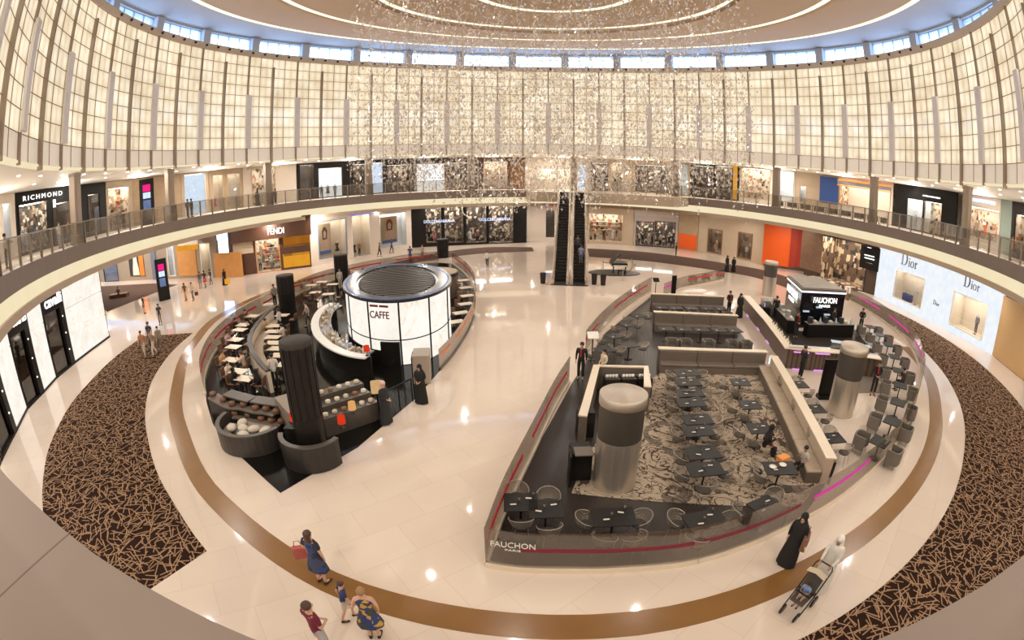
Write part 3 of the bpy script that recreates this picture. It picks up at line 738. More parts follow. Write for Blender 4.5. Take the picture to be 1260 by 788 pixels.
def onyx_mat():
    m,nt,out=nodes('backlit_onyx'); pos=geopos(nt); n=noise(nt,pos,.35,4,.55,2.0)
    v=mathn(nt,'LESS_THAN',mathn(nt,'ABSOLUTE',mathn(nt,'SUBTRACT',n.outputs[0],.52)),.006)
    n2=noise(nt,pos,1.2,3); c=mixc(nt,n2.outputs[0],(1,.92,.80),(1,.97,.91)); c=mixc(nt,mathn(nt,'MULTIPLY',v,.6),c,(.95,.66,.36))
    e=nt.nodes.new('ShaderNodeEmission'); lk(nt,c,e.inputs[0]); lk(nt,mathn(nt,'ADD',mathn(nt,'MULTIPLY',n2.outputs[0],.3),.86),e.inputs[1])
    lk(nt,e.outputs[0],out.inputs[0]); return m
m_onyx=onyx_mat()
# --- lit stone shop at left
E_=[(135,415),(92.6,447),(69.8,466),(54.6,483),(34,504),(21,530),(2,568)]
bp=[G(*e) for e in E_]
pl,rl=polar(bp[-1]); bp.append(PO(pl-R_(5),34.3)); bp.append(PO(pl-R_(12),34.4)); bp.append(PO(pl-R_(24),34.4))
t=thing('shop_front','curved shop front of glowing cream stone panels with black doors at far left','shop',tuple(bp[3]))
ON=t; kinds=['s','d','s','d','s','d','s','d','s']
class TF(Fac):
    def __init__(s,A,B,z0,z1,t):
        s.A=Vector((A[0],A[1],0)); s.B=Vector((B[0],B[1],0)); s.U=(s.B-s.A).normalized(); s.L=(s.B-s.A).length; s.N=Vector((-s.U.y,s.U.x,0))
        if (Vector((C0X,C0Y,0))-s.A).dot(s.N)<0: s.N=-s.N
        s.z0,s.z1=z0,z1; s.t=t; s.holes=[]; s.wall=None; s.th=.2
for i,k in enumerate(kinds):
    f=TF(bp[i],bp[i+1],0,5.5,t)
    if k=='s':
        zz=[.12,1.75,3.55,5.35]
        for a,b in zip(zz,zz[1:]): f.box(MB(),.05,f.L-.05,a+.025,b-.025,-.15,0).build('stone_panel',m_onyx,t)
        mb=MB(); f.box(mb,0,f.L,0,5.5,-.4,-.16); f.box(mb,0,f.L,0,.11,-.16,.05); f.box(mb,0,.05,.1,5.4,-.16,.03); f.box(mb,f.L-.05,f.L,.1,5.4,-.16,.03); mb.build('panel_frame',m_black,t)
    else:
        mb=MB(); f.box(mb,0,.55,0,5.5,-.35,.06); f.box(mb,f.L-.15,f.L,0,5.5,-.35,.06); f.box(mb,.55,f.L-.15,3.9,5.5,-.35,.05); f.box(mb,0,f.L,0,.1,-.35,.06)
        dfm=mb.build('door_frame',m_black,t)
        f.box(MB(),.55,f.L-.15,.1,3.9,-.2,-.17).build('door_glass',GLASS('smoked_glass',(.35,.32,.30),.25),dfm)
        f.box(MB(),.4,f.L,.1,4,-2.2,-2.1).build('back_panel',M('smoky_interior',(.16,.12,.09),.5,0,.5,1),t)
        for zh in (1.1,2.2,3.3): MB().sph(tuple(f.P(.42,zh,.09)),.05,8,5).build('door_stud',m_signw,t)
        if i==1: text('cavalli','sign_lettering',m_signw,t,f.P(f.L/2-.05,4.55,.09),Vector((0,0,1)).cross(f.N),(0,0,1),f.L*.8,None,.04,.012)
        if i==3: text('roberto','sign_lettering',m_signw,t,f.P(f.L/2-.05,4.55,.09),Vector((0,0,1)).cross(f.N),(0,0,1),f.L*.8,None,.04,.012)
# --- side passage
pw=[G(112,348),G(270,341.5)]
f=Fac(pw[0],pw[1],0,6.6,'wall_passage','tan wall with posters and lit windows along the side passage','wall',m_greystone)
f.t['kind']='structure'
f.win((126,322,147,349),m_darkmetal,M('blue_dark_interior',(.03,.06,.16),.5,0,.6,1),4,1.5)
f.pan((184,299,195,345),M('slate_panel',(.16,.18,.24),.5),'panel',.12)
f.win((204,297,217,340),m_white,m_intw,8,1.0)
f.pan((217.5,308,244,339),m_amberw,'wood_panel',.10); f.pan((217.5,303,244,307),m_amber,'light_strip',.12)
f.win((245,300,262,342),m_white,m_int,9,1.5)
f.pan((263,312,300,343),m_amberw,'wood_panel',.10)
f.pan((218,290,244,302),m_cream,'panel',.06)
f.done()
ps=Fac(f.P(f.uv(157,305)[0],0),f.P(f.uv(179,305)[0],0),0,6.6,'poster','advert poster of a person in white with an orange edge in the side passage','poster')
u0,u1,za,zb=ps.rect((157,304,179,339)); W=u1-u0
ps.box(MB(),u0,u1,za,zb,.04,.10).build('backing',M('poster_black',(.03,.025,.025),.5),ps.t)
ps.box(MB(),u0+W*.70,u1,za,zb,.10,.12).build('printed_panel',M('poster_orange',(.75,.20,.03),.5,0,.3,2),ps.t)
mb=MB(); c=ps.P(u0+W*.48,za+.1,.12); 
prof=[(.85,.0),(.75,.8),(.5,1.6),(.42,2.2),(.2,2.5)]
vs=[];n=len(prof)
poly=[(-r,z) for r,z in prof]+[(r,z) for r,z in prof[::-1]]
mb.loft([[tuple(ps.P(u0+W*.45+x*.9,za+.1+z*(zb-za)/3.6,w)) for x,z in poly] for w in (.12,.14)],smooth=False); mb.build('printed_figure',M('poster_cream',(.78,.66,.52),.5),ps.t)
MB().sph(tuple(ps.P(u0+W*.45,za+.1+2.75*(zb-za)/3.6,.13)),(.3,.05,.36),10,6).build('printed_head',M('poster_brown',(.30,.15,.09),.6),ps.t)
# enclosure of the side passage
mb=MB(); mb.prism([(-30.5,25),(-30.5,24.4),(-72,44),(-72,55),(-71.6,55),(-71.6,44.4)],0,6.9); struct(mb.build('wall_passage_side',m_cream),'cream side wall of the passage behind the glowing shop','wall')
mb=MB(); mb.prism([(-30.2,22.5),(-72,43),(-72,56)]+[tuple(POd(a,31.9)[:2]) for a in (-50,-60,-70,-80,-90,-100)],6.65,6.88); struct(mb.build('ceiling_passage',m_white),'white ceiling of the side passage','ceiling')
for k in range(4): area((-33-8*k,38+3.0*k,6.5),(-33-8*k,40+3.0*k,0),.5,650)
for q in (-25.5,-21.0): area((q,46.0+(q+25.5)*.8,5.3),(q-1.5,49.5+(q+25.5)*.8,1.5),.3,220)  # added pair that brightens the brown shop front
# --- brown shop with amber panels
f=Fac(G(284.5,341),G(383.5,328.5),0,6.2,'shop_front','brown shop front with amber lit panels and a projecting brown sign board','shop',m_brown)
f.win((313,293,347,340),m_amberw,m_stock,9,2.2,name='entrance')
f.pan((348,290,382,301),EM('dim_amber_glow',(.85,.28,.03),.42,.3,1.2),'lit_panel',.05); f.pan((348,302,382,312),m_brown,'wood_panel',.05); f.pan((348,313,382,326),m_amber,'lit_panel',.05)
f.pan((290,314,300,341),m_amber,'lit_panel',.05); f.pan((286,300,312,311),m_beige,'wood_panel',.05)
u0,z1=f.uv(284,279); u1,z2=f.uv(381.5,263.5); za=f.uv(286,300)[1]; zb=f.uv(381,287.5)[1]
mb=MB(); f.box(mb,u0,u1,(za+zb)/2,(z1+z2)/2+.15,.02,.9); sb=mb.build('sign_board',m_brown,f.t)
f.txt('FENDI',339.5,283.5,20,m_signw,7.5,.012,w=.95,parent=sb)
f.done(); FD=f
# --- cream shop with two posters
f=Fac(G(384,328.5),G(507,305.2),0,6.2,'shop_front','cream shop front with violet blue lettering and two portrait posters','shop',m_cream)
f.win((390,273,428,313),M('steel_blue_frame',(.25,.32,.5),.4,.3),m_int,7,1.2); f.win((432,265,457,314),m_white,m_int,8,1.8,name='entrance'); f.win((466,264,501,302),m_white,m_intw,8,1.0)
def portrait(f,q,label):
    p=Fac(f.P(f.rect(q)[0],0),f.P(f.rect(q)[1],0),0,6.2,'poster',label,'poster'); u0,u1,za,zb=f.rect(q); W=u1-u0;Hh=zb-za
    p.box(MB(),0,W,za,zb,-.35,-.30).build('backing',M('poster_tan',(.45,.34,.20),.5,0,.1),p.t)
    for nm,mt,pts in (('printed_figure',M('poster_flesh',(.52,.36,.26),.5),[(.18,.12),(.82,.12),(.80,.40),(.62,.55),(.38,.55),(.22,.42)]),('printed_hair',M('poster_hair',(.07,.045,.03),.5),[(.34,.48),(.68,.50),(.72,.78),(.6,.90),(.42,.90),(.32,.76)]),('printed_face',M('poster_flesh',(.52,.36,.26)),[(.42,.54),(.58,.54),(.62,.70),(.52,.80),(.42,.72)]),('printed_band',M('poster_blue',(.06,.14,.45),.5),[(.06,.03),(.94,.03),(.94,.13),(.06,.13)])):
        i={'printed_figure':0,'printed_hair':1,'printed_face':2,'printed_band':1}[nm]
        MB().loft([[tuple(p.P(x*W,za+z*Hh,w)) for x,z in pts] for w in (-.30+i*.02,-.28+i*.02)],smooth=False).build(nm,mt,p.t)
    return p
portrait(f,(392,277,410,312),'portrait poster in the left window of the cream shop with violet letters'); portrait(f,(470,268,491,298),'portrait poster in the right window of the cream shop with violet letters')
f.txt('VERSACE',444.3,262.3,33,m_signp,5,.006); f.done(); VS=f
# --- black glazed shop
f=Fac(G(507.5,305),G(647.5,298.8),0,6.0,'shop_front','black framed shop front with wide glass and pale blue lettering','shop',m_black)
xs=[522,545,572,600,633]
for a,b in zip(xs,xs[1:]): f.win((a+.8,252,b-.8,299),m_black,m_stockd,16,2.5)
f.txt('DOLCE&GABBANA',540.5,272.2,38,m_signb,3.4,.004,w=.2); f.txt('DOLCE&GABBANA',609,269.8,38,m_signb,3.4,.004,w=.2); f.done(); DG=f
# --- cream wall with doorway behind the escalators
f=Fac(G(648,297.5),G(724,297.5),0,6.3,'wall_behind_escalators','cream wall with a doorway behind the escalators','wall',m_cream); f.t['kind']='structure'
f.win((671,258,683,293),m_white,m_intd,5,1.5,name='door'); f.win((690,262,716,293),m_white,m_int,5,2.5,name='opening'); f.done()
t=thing('hanging_sign','small hanging sign with a blue and a red field left of the escalators','sign',(0,0,0)); q=f.P(f.uv(671,252)[0],5.35,1.2); t.location=q
mb=MB(); f.box(mb,f.uv(666,252)[0],f.uv(672,252)[0],5.1,5.6,1.15,1.25); mb.build('blue_field',EM('sign_blue',(.15,.3,.9),.8),t)
mb=MB(); f.box(mb,f.uv(672,252)[0],f.uv(683,252)[0],5.1,5.45,1.15,1.25); mb.build('red_field',EM('sign_red',(.8,.05,.05),.8),t)
mb=MB(); mb.cyl(tuple(q+Vector((0,0,.2))),tuple(q+Vector((0,0,.5))),.03); mb.build('hanger',m_post,t)
# --- shops right of the escalators
f=Fac(G(724,299.5),G(779,302),0,6.0,'shop_front','cream shop front with warm lit display right of the escalators','shop',m_beige)
f.win((725,262,766,299),m_beige,m_stock,8,2.2); f.done(); S1=f
f=Fac(G(779.5,302),G(833,306),0,6.0,'shop_front','pale grey shop front with two dark framed windows','shop',M('pale_lilac_stone',(.55,.47,.43),.4))
f.win((783,272,804,304),m_darkmetal,m_stockd,9,2); f.win((806,272,830,306),m_darkmetal,m_stockd,9,2); f.pan((781,257,829,268),M('sign_band',(.62,.55,.50),.4),'sign_band',.12); f.done(); S2=f
f=Fac(G(833.5,306),G(857.5,310),0,6.0,'wall_panel_orange','cream shop wall with an orange lower panel','shop wall',m_stone); f.pan((835.5,287,856.5,308.5),m_orange,'orange_panel',.08); f.done()
f=Fac(G(858,310),G(939,326),0,6.0,'shop_front','beige stone shop front with two tall bronze framed vitrines','shop',m_beige)
for q,lx in (((871.5,281,887.5,313.5),881),((908.5,285,924,320.5),918)): f.win(q,M('bronze_frame',(.28,.18,.10),.35,.6),stock('bronze_stock',(.22,.14,.085),[(.10,.06,.04),(.42,.30,.18)],2.5,2.0,.86),6,.9,fw=.16)
f.pan((873,262.5,889,266.5),m_signw,'lit_sign',.10); f.pan((910.5,267,926,271.5),m_signw,'lit_sign',.10); f.done(); S4=f
f=Fac(G(939.5,327),G(989,334),0,5.9,'orange_box_front','vivid orange box front with red slats','shop',m_greystone)
f.pan((941,271,969.5,328),m_orange,'orange_panel',.7); f.pan((970.5,280,977.5,329),m_red,'slat_panel',.4); f.pan((982,277,989,329),m_red,'slat_panel',.5); f.done()
# --- dark framed cafe
f=Fac(G(989,338),G(1075,363.5),0,5.8,'cafe_shop','dark framed cafe front open to its tables beside the pale blue lit shop','cafe',M('dark_wood',(.07,.04,.025),.4))
f.win((1011,289,1062,362),m_darkmetal,stock('cafe_back_wall',(.13,.075,.045),[(.40,.27,.16),(.03,.025,.02),(.55,.42,.28)],2.2,1.6,.84),9,4.0,glass=False,name='opening')
f.pan((988.5,279,1009,336),M('bronze_screen',(.22,.13,.08),.4,.3,.3,3),'screen',.1)
sb=f.pan((1061,301,1081.5,335),m_black,'sign_board',.25)
for i,(yy,ww) in enumerate(((305,5),(315,12),(318.5,12),(324,7))): f.pan((1071-ww/2,yy-.9,1071+ww/2,yy+.9),m_signw,'sign_strip',.28,.25)
f.pan((1018,285,1037,288),m_signw,'sign_strip',.12); f.done(); CF=f
# --- pale blue lit shop
def lace_mat():
    m,nt,out=nodes('pale_blue_lit_facade'); pos=geopos(nt)
    mp=nt.nodes.new('ShaderNodeMapping'); lk(nt,pos,mp.inputs[0])
    v=nt.nodes.new('ShaderNodeTexVoronoi'); lk(nt,mp.outputs[0],v.inputs['Vector']); v.inputs['Scale'].default_value=1.5
    n=noise(nt,pos,.9,4,.6,1.0); k=mathn(nt,'MULTIPLY',v.outputs['Distance'],n.outputs[0])
    c=mixc(nt,mathn(nt,'MULTIPLY',k,2.2,True),(.98,.99,1),(.84,.91,.99)); e=nt.nodes.new('ShaderNodeEmission'); lk(nt,c,e.inputs[0]); e.inputs[1].default_value=.98; lk(nt,e.outputs[0],out.inputs[0]); return m
f=Fac(G(1075.5,364),G(1222,438),0,5.6,'shop_front','pale blue glowing shop front with two grey names in tall letters','shop',lace_mat())
f.win((1103,331,1133,381),m_white,m_int,6,1.4); f.win((1174,358,1208,420),m_white,m_int,7,2.0,name='entrance')
m_sg=M('slate_lettering',(.14,.15,.20),.4)
def serif_word(f,x,y,scale_w):
    # capital D then i o r in thin serif strokes, units of capital height
    D=thing_part=[]
    u,z=f.uv(x,y); ua=f.uv(x-scale_w/2,y)[0]; ub=f.uv(x+scale_w/2,y)[0]; W=abs(ub-ua); s=W/2.15; X=Vector((0,0,1)).cross(f.N); o=f.P(u,z,.03)-X*W/2-Vector((0,0,s*.5))
    def poly(pts,nm='sign_lettering'):
        MB().loft([[tuple(o+X*(a*s)+Vector((0,0,b*s))+f.N*w) for a,b in pts] for w in (0,.06)],smooth=False).build(nm,m_sg,f.t)
    def ringp(cx,cz,rx,rz,tx,tz,a0,a1,n=14):
        out=[(cx+rx*math.cos(R_(a0+(a1-a0)*i/n)),cz+rz*math.sin(R_(a0+(a1-a0)*i/n))) for i in range(n+1)]
        inn=[(cx+(rx-tx)*math.cos(R_(a0+(a1-a0)*i/n)),cz+(rz-tz)*math.sin(R_(a0+(a1-a0)*i/n))) for i in range(n+1)]
        for i in range(n): poly([out[i],out[i+1],inn[i+1],inn[i]])
    mbD=[(.05,0),(.05,.06),(.14,.06),(.14,.94),(.05,.94),(.05,1),(.45,1),(.45,.955),(.27,.955),(.27,.045),(.45,.045),(.45,0)]
    poly(mbD)
    pts=[(.45+.42*math.sin(R_(a)),.5+.5*math.cos(R_(a))) for a in range(0,181,15)]+[(.45+.26*math.sin(R_(a)),.5+.455*math.cos(R_(a))) for a in range(180,-1,-15)]
    poly(pts)
    poly([(1.0,0),(1.0,.04),(1.06,.04),(1.06,.42),(1.0,.42),(1.0,.46),(1.15,.46),(1.15,.04),(1.21,.04),(1.21,0)]); poly([(1.06,.56),(1.06,.66),(1.15,.66),(1.15,.56)])
    for h in (0,1):
        a=range(90,271,20) if h==0 else range(-90,91,20)
        poly([(1.49+.23*math.cos(R_(q)),.23+.25*math.sin(R_(q))) for q in a]+[(1.49+.14*math.cos(R_(q)),.23+.215*math.sin(R_(q))) for q in list(a)[::-1]])
    poly([(1.80,0),(1.80,.04),(1.86,.04),(1.86,.42),(1.80,.42),(1.80,.46),(1.95,.46),(1.95,.38),(2.03,.45),(2.13,.46),(2.13,.38),(2.02,.37),(1.95,.28),(1.95,.04),(2.01,.04),(2.01,0)])
serif_word(f,1119.5,320.5,21); serif_word(f,1196.5,348.5,21); serif_word(f,1152.5,373,8)
f.done(); DI=f
# --- tan shop at the right edge
f=Fac(G(1222.5,438.5),G(1300,505),0,5.6,'shop_front','black and tan shop front with a framed vitrine at the right edge','shop',m_black)
f.pan((1236,364,1262,470),M('tan_wood',(.52,.33,.15),.45,0,.1),'wood_panel',.10); f.win((1240,384,1262,434),M('tan_wood',(.52,.33,.15)),m_intw,7,.9,fw=.12)
f.pan((1247,364,1262,369),m_signb,'lit_sign',.16,.1); f.done()
# ---------- upper level shops ----------
RS=40.0; ZU=ZD; ZT=12.2
def up(x0,x1,name,label,wall,cat='shop'):
    a=Wl(x0,235,RS)[0]; b=Wl(x1,235,RS)[0]; return Fac(PO(a,RS),PO(b,RS),ZU,ZT,name,label,cat,wall)
f=up(-12,18,'shop_front','cream shop front with glass at the left edge of the upper walkway',m_cream); f.win((2,250,16,300),m_white,m_intw,5,1.5); f.done()
f=up(18.5,130,'shop_front','black upper shop front with white lettering at far left',m_black)
f.win((22,252,62,302),m_black,m_stockd,12,2,name='window'); f.win((64,250,92,302),m_darkmetal,m_intd,3,2.5,name='entrance'); f.win((107,239,126,292),m_black,m_intd,3,1.5)
f.txt('RICHMOND',52.5,241,48,m_signw,5.6,.0,spacing=1.45); f.pan((65,246,68,255),m_signw,'lit_sign',.1); f.done(); U1=f
f=up(130.5,163,'shop_front','cream upper shop with wall shelves beside the black shop',m_beige); f.win((132,232,162,286),m_beige,m_stock,9,2); f.done(); U2=f
f=up(163.5,223,'wall_stone_upper','tan stone wall on the upper walkway behind the tall screen','wall',); f.wall=m_stone; f.t['kind']='structure'; f.done()
f=up(223.5,257,'shop_front','upper shop with a bright blue white window',m_beige); f.win((226,215,255,270),m_white,m_screenb,6,1.5); f.done(); U3=f
f=up(257.5,299,'shop_front','tan upper shop front with red figures in its windows',m_stone); f.win((261,216,276,262),m_beige,m_int,7,1.2); f.win((279,214,297,258),m_beige,m_int,5,1); f.done(); U4=f
f=up(299.5,365,'shop_front','cream upper shop front with an arched entrance',m_cream); f.win((309,205,340,252),m_beige,m_stock,6,2.5,name='entrance'); f.pan((304,203,344,206),m_beige,'arch_moulding',.2); f.done(); U5=f
f=up(365.5,431,'shop_front','dark upper shop with a bright white window left of the chandelier',m_black); f.win((391,207,422,242),m_darkmetal,m_lightw,5,1.5); f.win((368,203,388,245),m_black,m_intd,4,1.2); f.done(); U6=f
f=up(431.5,511,'shop_front','dark glazed upper shop front behind the left of the chandelier',m_darkmetal)
for q,b in (((433,202,452,240),m_stockd),((455,200,472,240),m_screenb),((475,203,508,240),m_stockd)): f.win(q,m_black,b,7,1.5)
f.done()
f=up(511.5,549,'shop_front','upper shop with a wide bright white window behind the chandelier',m_darkmetal); f.win((512.5,202,547,237),m_white,m_lightw,5,1.2); f.done()
f=up(549.5,646,'shop_front','tan and brown upper shop front behind the chandelier',m_brown); f.win((552,200,590,238),m_black,m_stockd,8,1.5); f.win((595,199,624,236),m_cream,m_stock,9,1.5); f.pan((627,196,645,238),M('walnut_panel',(.20,.09,.03),.4,0,.2),'wood_panel',.1); f.done()
f=up(646.5,724,'wall_entrance_upper','cream upper entrance hall behind the top of the escalators','wall',); f.wall=m_cream; f.t['kind']='structure'; f.win((663,208,702,240),m_white,m_stock,4,4,glass=False,name='opening'); f.win((711,202,721,236),m_white,m_screenb,4,1); f.done()
f=up(724.5,778,'shop_front','upper shop with lit window right of the escalator top',m_beige); f.win((727,200,748,236),m_darkmetal,m_stockd,10,1.5); f.win((752,200,767,236),m_cream,m_stock,9,1.5); f.done()
f=up(778.5,848,'shop_front','dark upper shop front beside a pale blue panel',m_stone); f.win((782,202,826,238),m_black,m_stockd,9,1.5); f.pan((832,202,846,240),M('pale_blue_panel',(.42,.50,.55),.5),'panel',.1); f.done()
f=up(848.5,909,'shop_front','dark upper shop front with a white round display and an amber strip',m_black); f.win((851,203,878,242),m_black,m_stockd,5,1.5); f.win((880,203,901,243),m_black,m_stockd,9,1.5); f.pan((902.5,204,906.5,246),m_amber,'lit_strip',.1); f.done()
f=up(909.5,978,'shop_front','bright cream upper shop behind the right of the chandelier',m_cream); f.win((912,205,947,247),m_beige,m_stock,10,1.8); f.win((955,208,976,248),m_white,m_intw,10,1.8); f.done()
f=up(978.5,1031,'wall_blue_panel','cream upper wall ending in a deep blue panel','wall',); f.wall=m_beige; f.t['kind']='structure'; f.pan((1010,217,1030.5,252),m_bluepanel,'blue_panel',.25); f.win((984,228,992,250),m_beige,m_intw,6,.8); f.done()
f=up(1031.5,1099,'cafe_shop','open upper walkway cafe with orange light bands',m_cream); f.win((1033,222,1095,262),m_stone,m_stock,5,3,glass=False,name='opening')
m_or=EM('orange_neon',(1,.32,.05),1.6)
for a,b in ((221,224),(229,231.5)): f.pan((1033,a,1097,b+8),m_or,'light_band',.3,.2,uz=False) if False else None
u0,za=f.uv(1032,221); u1,zb=f.uv(1097,231)
zm=(za+zb)/2
for dzv in (.0,-.62): f.pan((u0,u1,zm+dzv-.06,zm+dzv+.06),m_or,'light_band',.35,.2,uz=True)
f.pan((u0,u1,zm-.50,zm-.12),M('slate_band',(.30,.30,.36),.4),'sign_band',.3,.15,uz=True); f.done(); U9=f
f=up(1101,1178,'shop_front','black framed upper shop with white clothing at right',m_black); f.win((1116,243,1134,292),m_black,m_intw,8,1.5); f.win((1136,246,1157,294),m_black,m_stock,7,2,name='entrance'); f.pan((1136,240,1157,245),m_signw,'lit_sign',.1); f.done(); U10=f
f=up(1186,1232,'shop_front','cream upper shop front with a pale blue sign band at right',m_cream); f.win((1190,252,1227,300),m_white,m_stock,7,1.8); u0,za=f.uv(1190,245); u1,zb=f.uv(1225,250); f.pan((u0,u1,(za+zb)/2-.15,(za+zb)/2+.15),m_signb,'sign_band',.1,uz=True); f.done(); U11=f
f=up(1232.5,1246,'wall_green_panel','grey green panel wall at right of the upper walkway','wall',); f.wall=M('grey_green',(.27,.33,.29),.5); f.t['kind']='structure'; f.done()
f=up(1246.5,1285,'shop_front','dark upper shop with orange goods at the right edge',m_darkmetal); f.win((1249,262,1262,312),m_black,m_stock,6,1.5); f.done(); U12=f
# ---------- furniture kinds ----------
m_wire=M('pale_wire_mesh',(.42,.36,.30),.35,.7,.06)
def shell_mat():
    m,nt,out=nodes('woven_wire_shell'); b=bsdf(nt,out,.4,.5); lk(nt,mixc(nt,noise(nt,objco(nt),9).outputs[0],(.30,.25,.20),(.40,.34,.28)),b.inputs['Base Color'])
    w=nt.nodes.new('ShaderNodeTexWave'); w.inputs['Scale'].default_value=9; lk(nt,objco(nt),w.inputs[0]); w2=nt.nodes.new('ShaderNodeTexWave'); w2.bands_direction='Z'; w2.inputs['Scale'].default_value=9; lk(nt,objco(nt),w2.inputs[0])
    a=mathn(nt,'MAXIMUM',w.outputs['Fac'],w2.outputs['Fac']); lk(nt,mathn(nt,'ADD',mathn(nt,'MULTIPLY',mathn(nt,'GREATER_THAN',a,.80),.7),.12),b.inputs['Alpha']); return m
m_shell=shell_mat()
m_seatdark=M('charcoal_seat',(.045,.038,.034),.7,0,.2,8)
m_tabledark=M('black_table_top',(.014,.012,.011),.42,0,.3,5,.25)
m_tub=M('grey_upholstery',(.17,.145,.12),.8,0,.15,6)
m_tubd=M('charcoal_upholstery',(.075,.062,.052),.8,0,.15,6)
m_creamtop=M('cream_table_top',(.74,.62,.48),.3,0,.05,4)
m_leather=M('brown_leather',(.16,.075,.04),.5,0,.2,8)
def wire_chair():
    t=thing('wire_armchair','wire armchair','chair',(0,0,0))
    MB().lathe([(.20,.43),(.215,.445),(.21,.47),(.17,.475)],n=16).build('seat',m_seatdark,t)
    mb=MB(); rg=[]
    for i in range(15):
        a=R_(-20+220*i/14); h=.25+.11*math.sin(R_(-20+220*i/14)); b=.26
        rg.append([(r*math.cos(a),r*math.sin(a)*.95,z) for r,z in ((.20,.44),(.27,.52),(.31,.62),(.325,.44+h))])
    vs=[p for r in rg for p in r]; mb.add(vs,[(i*4+j,i*4+j+1,i*4+j+5,i*4+j+4) for i in range(14) for j in range(3)],True); mb.build('back_shell',m_shell,t)
    MB().tube([r[3] for r in rg],.012,6).build('frame',m_wire,t)
    for x,y in ((-1,-1),(1,-1),(1,1),(-1,1)): MB().cyl((x*.15,y*.15,.44),(x*.23,y*.22,0),.010,.008,6).build('leg',m_wire,t)
    return t
def tub_chair():
    t=thing('tub_armchair','tub chair','chair',(0,0,0))
    MB().bbox((0,-.02,.40),(.50,.50,.12),.03).build('seat',m_tubd,t)
    mb=MB(); pts=[(-.30,-.26),(-.31,.10),(-.24,.27),(0,.31),(.24,.27),(.31,.10),(.30,-.26)]
    mb.ribbon(smooth_path([Vector((x,y,0)) for x,y in pts],4),.035,.22,.74); mb.build('backrest',m_tub,t)
    for x,y in ((-.24,-.2),(.24,-.2),(.2,.2),(-.2,.2)): MB().cyl((x,y,.34),(x*1.05,y*1.05,0),.018,.012,6).build('leg',m_darkmetal,t)
    return t
def side_chair():
    t=thing('leather_chair','brown chair','chair',(0,0,0))
    MB().bbox((0,0,.44),(.44,.44,.07),.02).build('seat',m_leather,t)
    rg=[]
    for z,b,th in ((.46,.20,.03),(.65,.225,.035),(.84,.25,.025)): rg.append([(x,b+th*s-.04*(1-abs(x)/.22)*0,z) for x,s in ((-.21,-1),(.21,-1),(.21,1),(-.21,1))])
    MB().loft(rg,smooth=False).build('backrest',m_leather,t)
    for x,y in ((-.19,-.19),(.19,-.19),(.19,.19),(-.19,.19)): MB().cyl((x,y,.42),(x*1.08,y*1.08,0),.018,.013,6).build('leg',m_darkmetal,t)
    return t
def table(top,w,d,h=.75,label='t'):
    t=thing('restaurant_table',label,'table',(0,0,0))
    MB().bbox((0,0,h-.018),(w,d,.036),.008).build('table_top',top,t)
    MB().cyl((0,0,.03),(0,0,h-.03),.035,.035,8).build('pedestal',m_darkmetal,t)
    MB().lathe([(.24,0),(.24,.012),(.06,.03)],n=14).build('base',m_darkmetal,t)
    return t
PW=wire_chair(); PT=tub_chair(); PS_=side_chair(); TB=table(m_tabledark,.88,.78); TBW=table(m_tabledark,1.12,.76); TC=table(m_creamtop,.95,.62)
USED=set()
def use(proto,loc,rz,label,group=None,**k):
    loc=(loc[0],loc[1],k.pop('z',0.0))
    if proto.name not in USED and not k:
        USED.add(proto.name); proto.location=loc; proto.rotation_euler=(0,0,rz); proto['label']=label
        if group: proto['group']=group
        return proto
    return dup(proto,loc,rz,label,group,**k)
nap=MB(); nap.bbox((0,0,.012),(.16,.05,.024),.008); NAP=tag(nap.build('napkin_roll',M('white_linen',(.72,.66,.58),.8)),'white napkin roll','napkin')
gl=MB(); gl.lathe([(.030,0),(.034,.005),(.040,.10),(.036,.10),(.030,.012),(.0,.012)],n=10,cap=False); GLS=tag(gl.build('drinking_glass',GLASS('glassware',(.95,.95,.95),.35)),'clear drinking glass','glass')
def place_single(p,loc,rz,label,group=None):
    if p.name not in USED: USED.add(p.name); o=p
    else: o=p.copy(); COL.objects.link(o)
    o.location=loc; o.rotation_euler=(0,0,rz); o['label']=label
    if group: o['group']=group
    return o
def toward(a,b): # rotz so that front (-Y) of an object at a looks at b
    d=Vector(b)-Vector(a); return math.atan2(d.x,-d.y)
# ---------- right restaurant ----------
m_darkfloor=M('dark_grey_stone',(.034,.026,.0215),.32,0,.15,1.2,.25)
def scroll_mat():
    m,nt,out=nodes('scroll_carpet'); b=bsdf(nt,out,.9,0,.1); pos=geopos(nt)
    n=noise(nt,pos,.62,2.2,.5,2.4); n2=noise(nt,pos,.55,1.5,.5,1.6); n3=noise(nt,pos,1.15,1.6,.5,2.6)
    l1=mathn(nt,'LESS_THAN',mathn(nt,'ABSOLUTE',mathn(nt,'SUBTRACT',n.outputs[0],.5)),.018); l2=mathn(nt,'LESS_THAN',mathn(nt,'ABSOLUTE',mathn(nt,'SUBTRACT',n3.outputs[0],.48)),.016)
    l3=mathn(nt,'LESS_THAN',mathn(nt,'ABSOLUTE',mathn(nt,'SUBTRACT',n.outputs[0],.62)),.014)
    g=mathn(nt,'GREATER_THAN',n2.outputs[0],.60)
    c=mixc(nt,noise(nt,pos,5,2).outputs[0],(.40,.315,.235),(.47,.38,.285)); c=mixc(nt,g,c,(.185,.15,.12)); c=mixc(nt,mathn(nt,'MAXIMUM',mathn(nt,'MAXIMUM',l1,l2),l3),c,(.085,.06,.045))
    lk(nt,c,b.inputs['Base Color']); return m
fpts=[(600,696),(640,701),(760,702),(860,691),(955,655),(985,640),(1015,598),(975,520),(945,463),(905,400),(880,365),(800,366),(745,410),(705,470),(655,560),(622,630)]
mb=MB(); mb.prism([(p.x,p.y) for p in px(*fpts)],0,.016); fo=struct(mb.build('floor_dark',m_darkfloor),'dark grey stone floor of the right restaurant','floor')
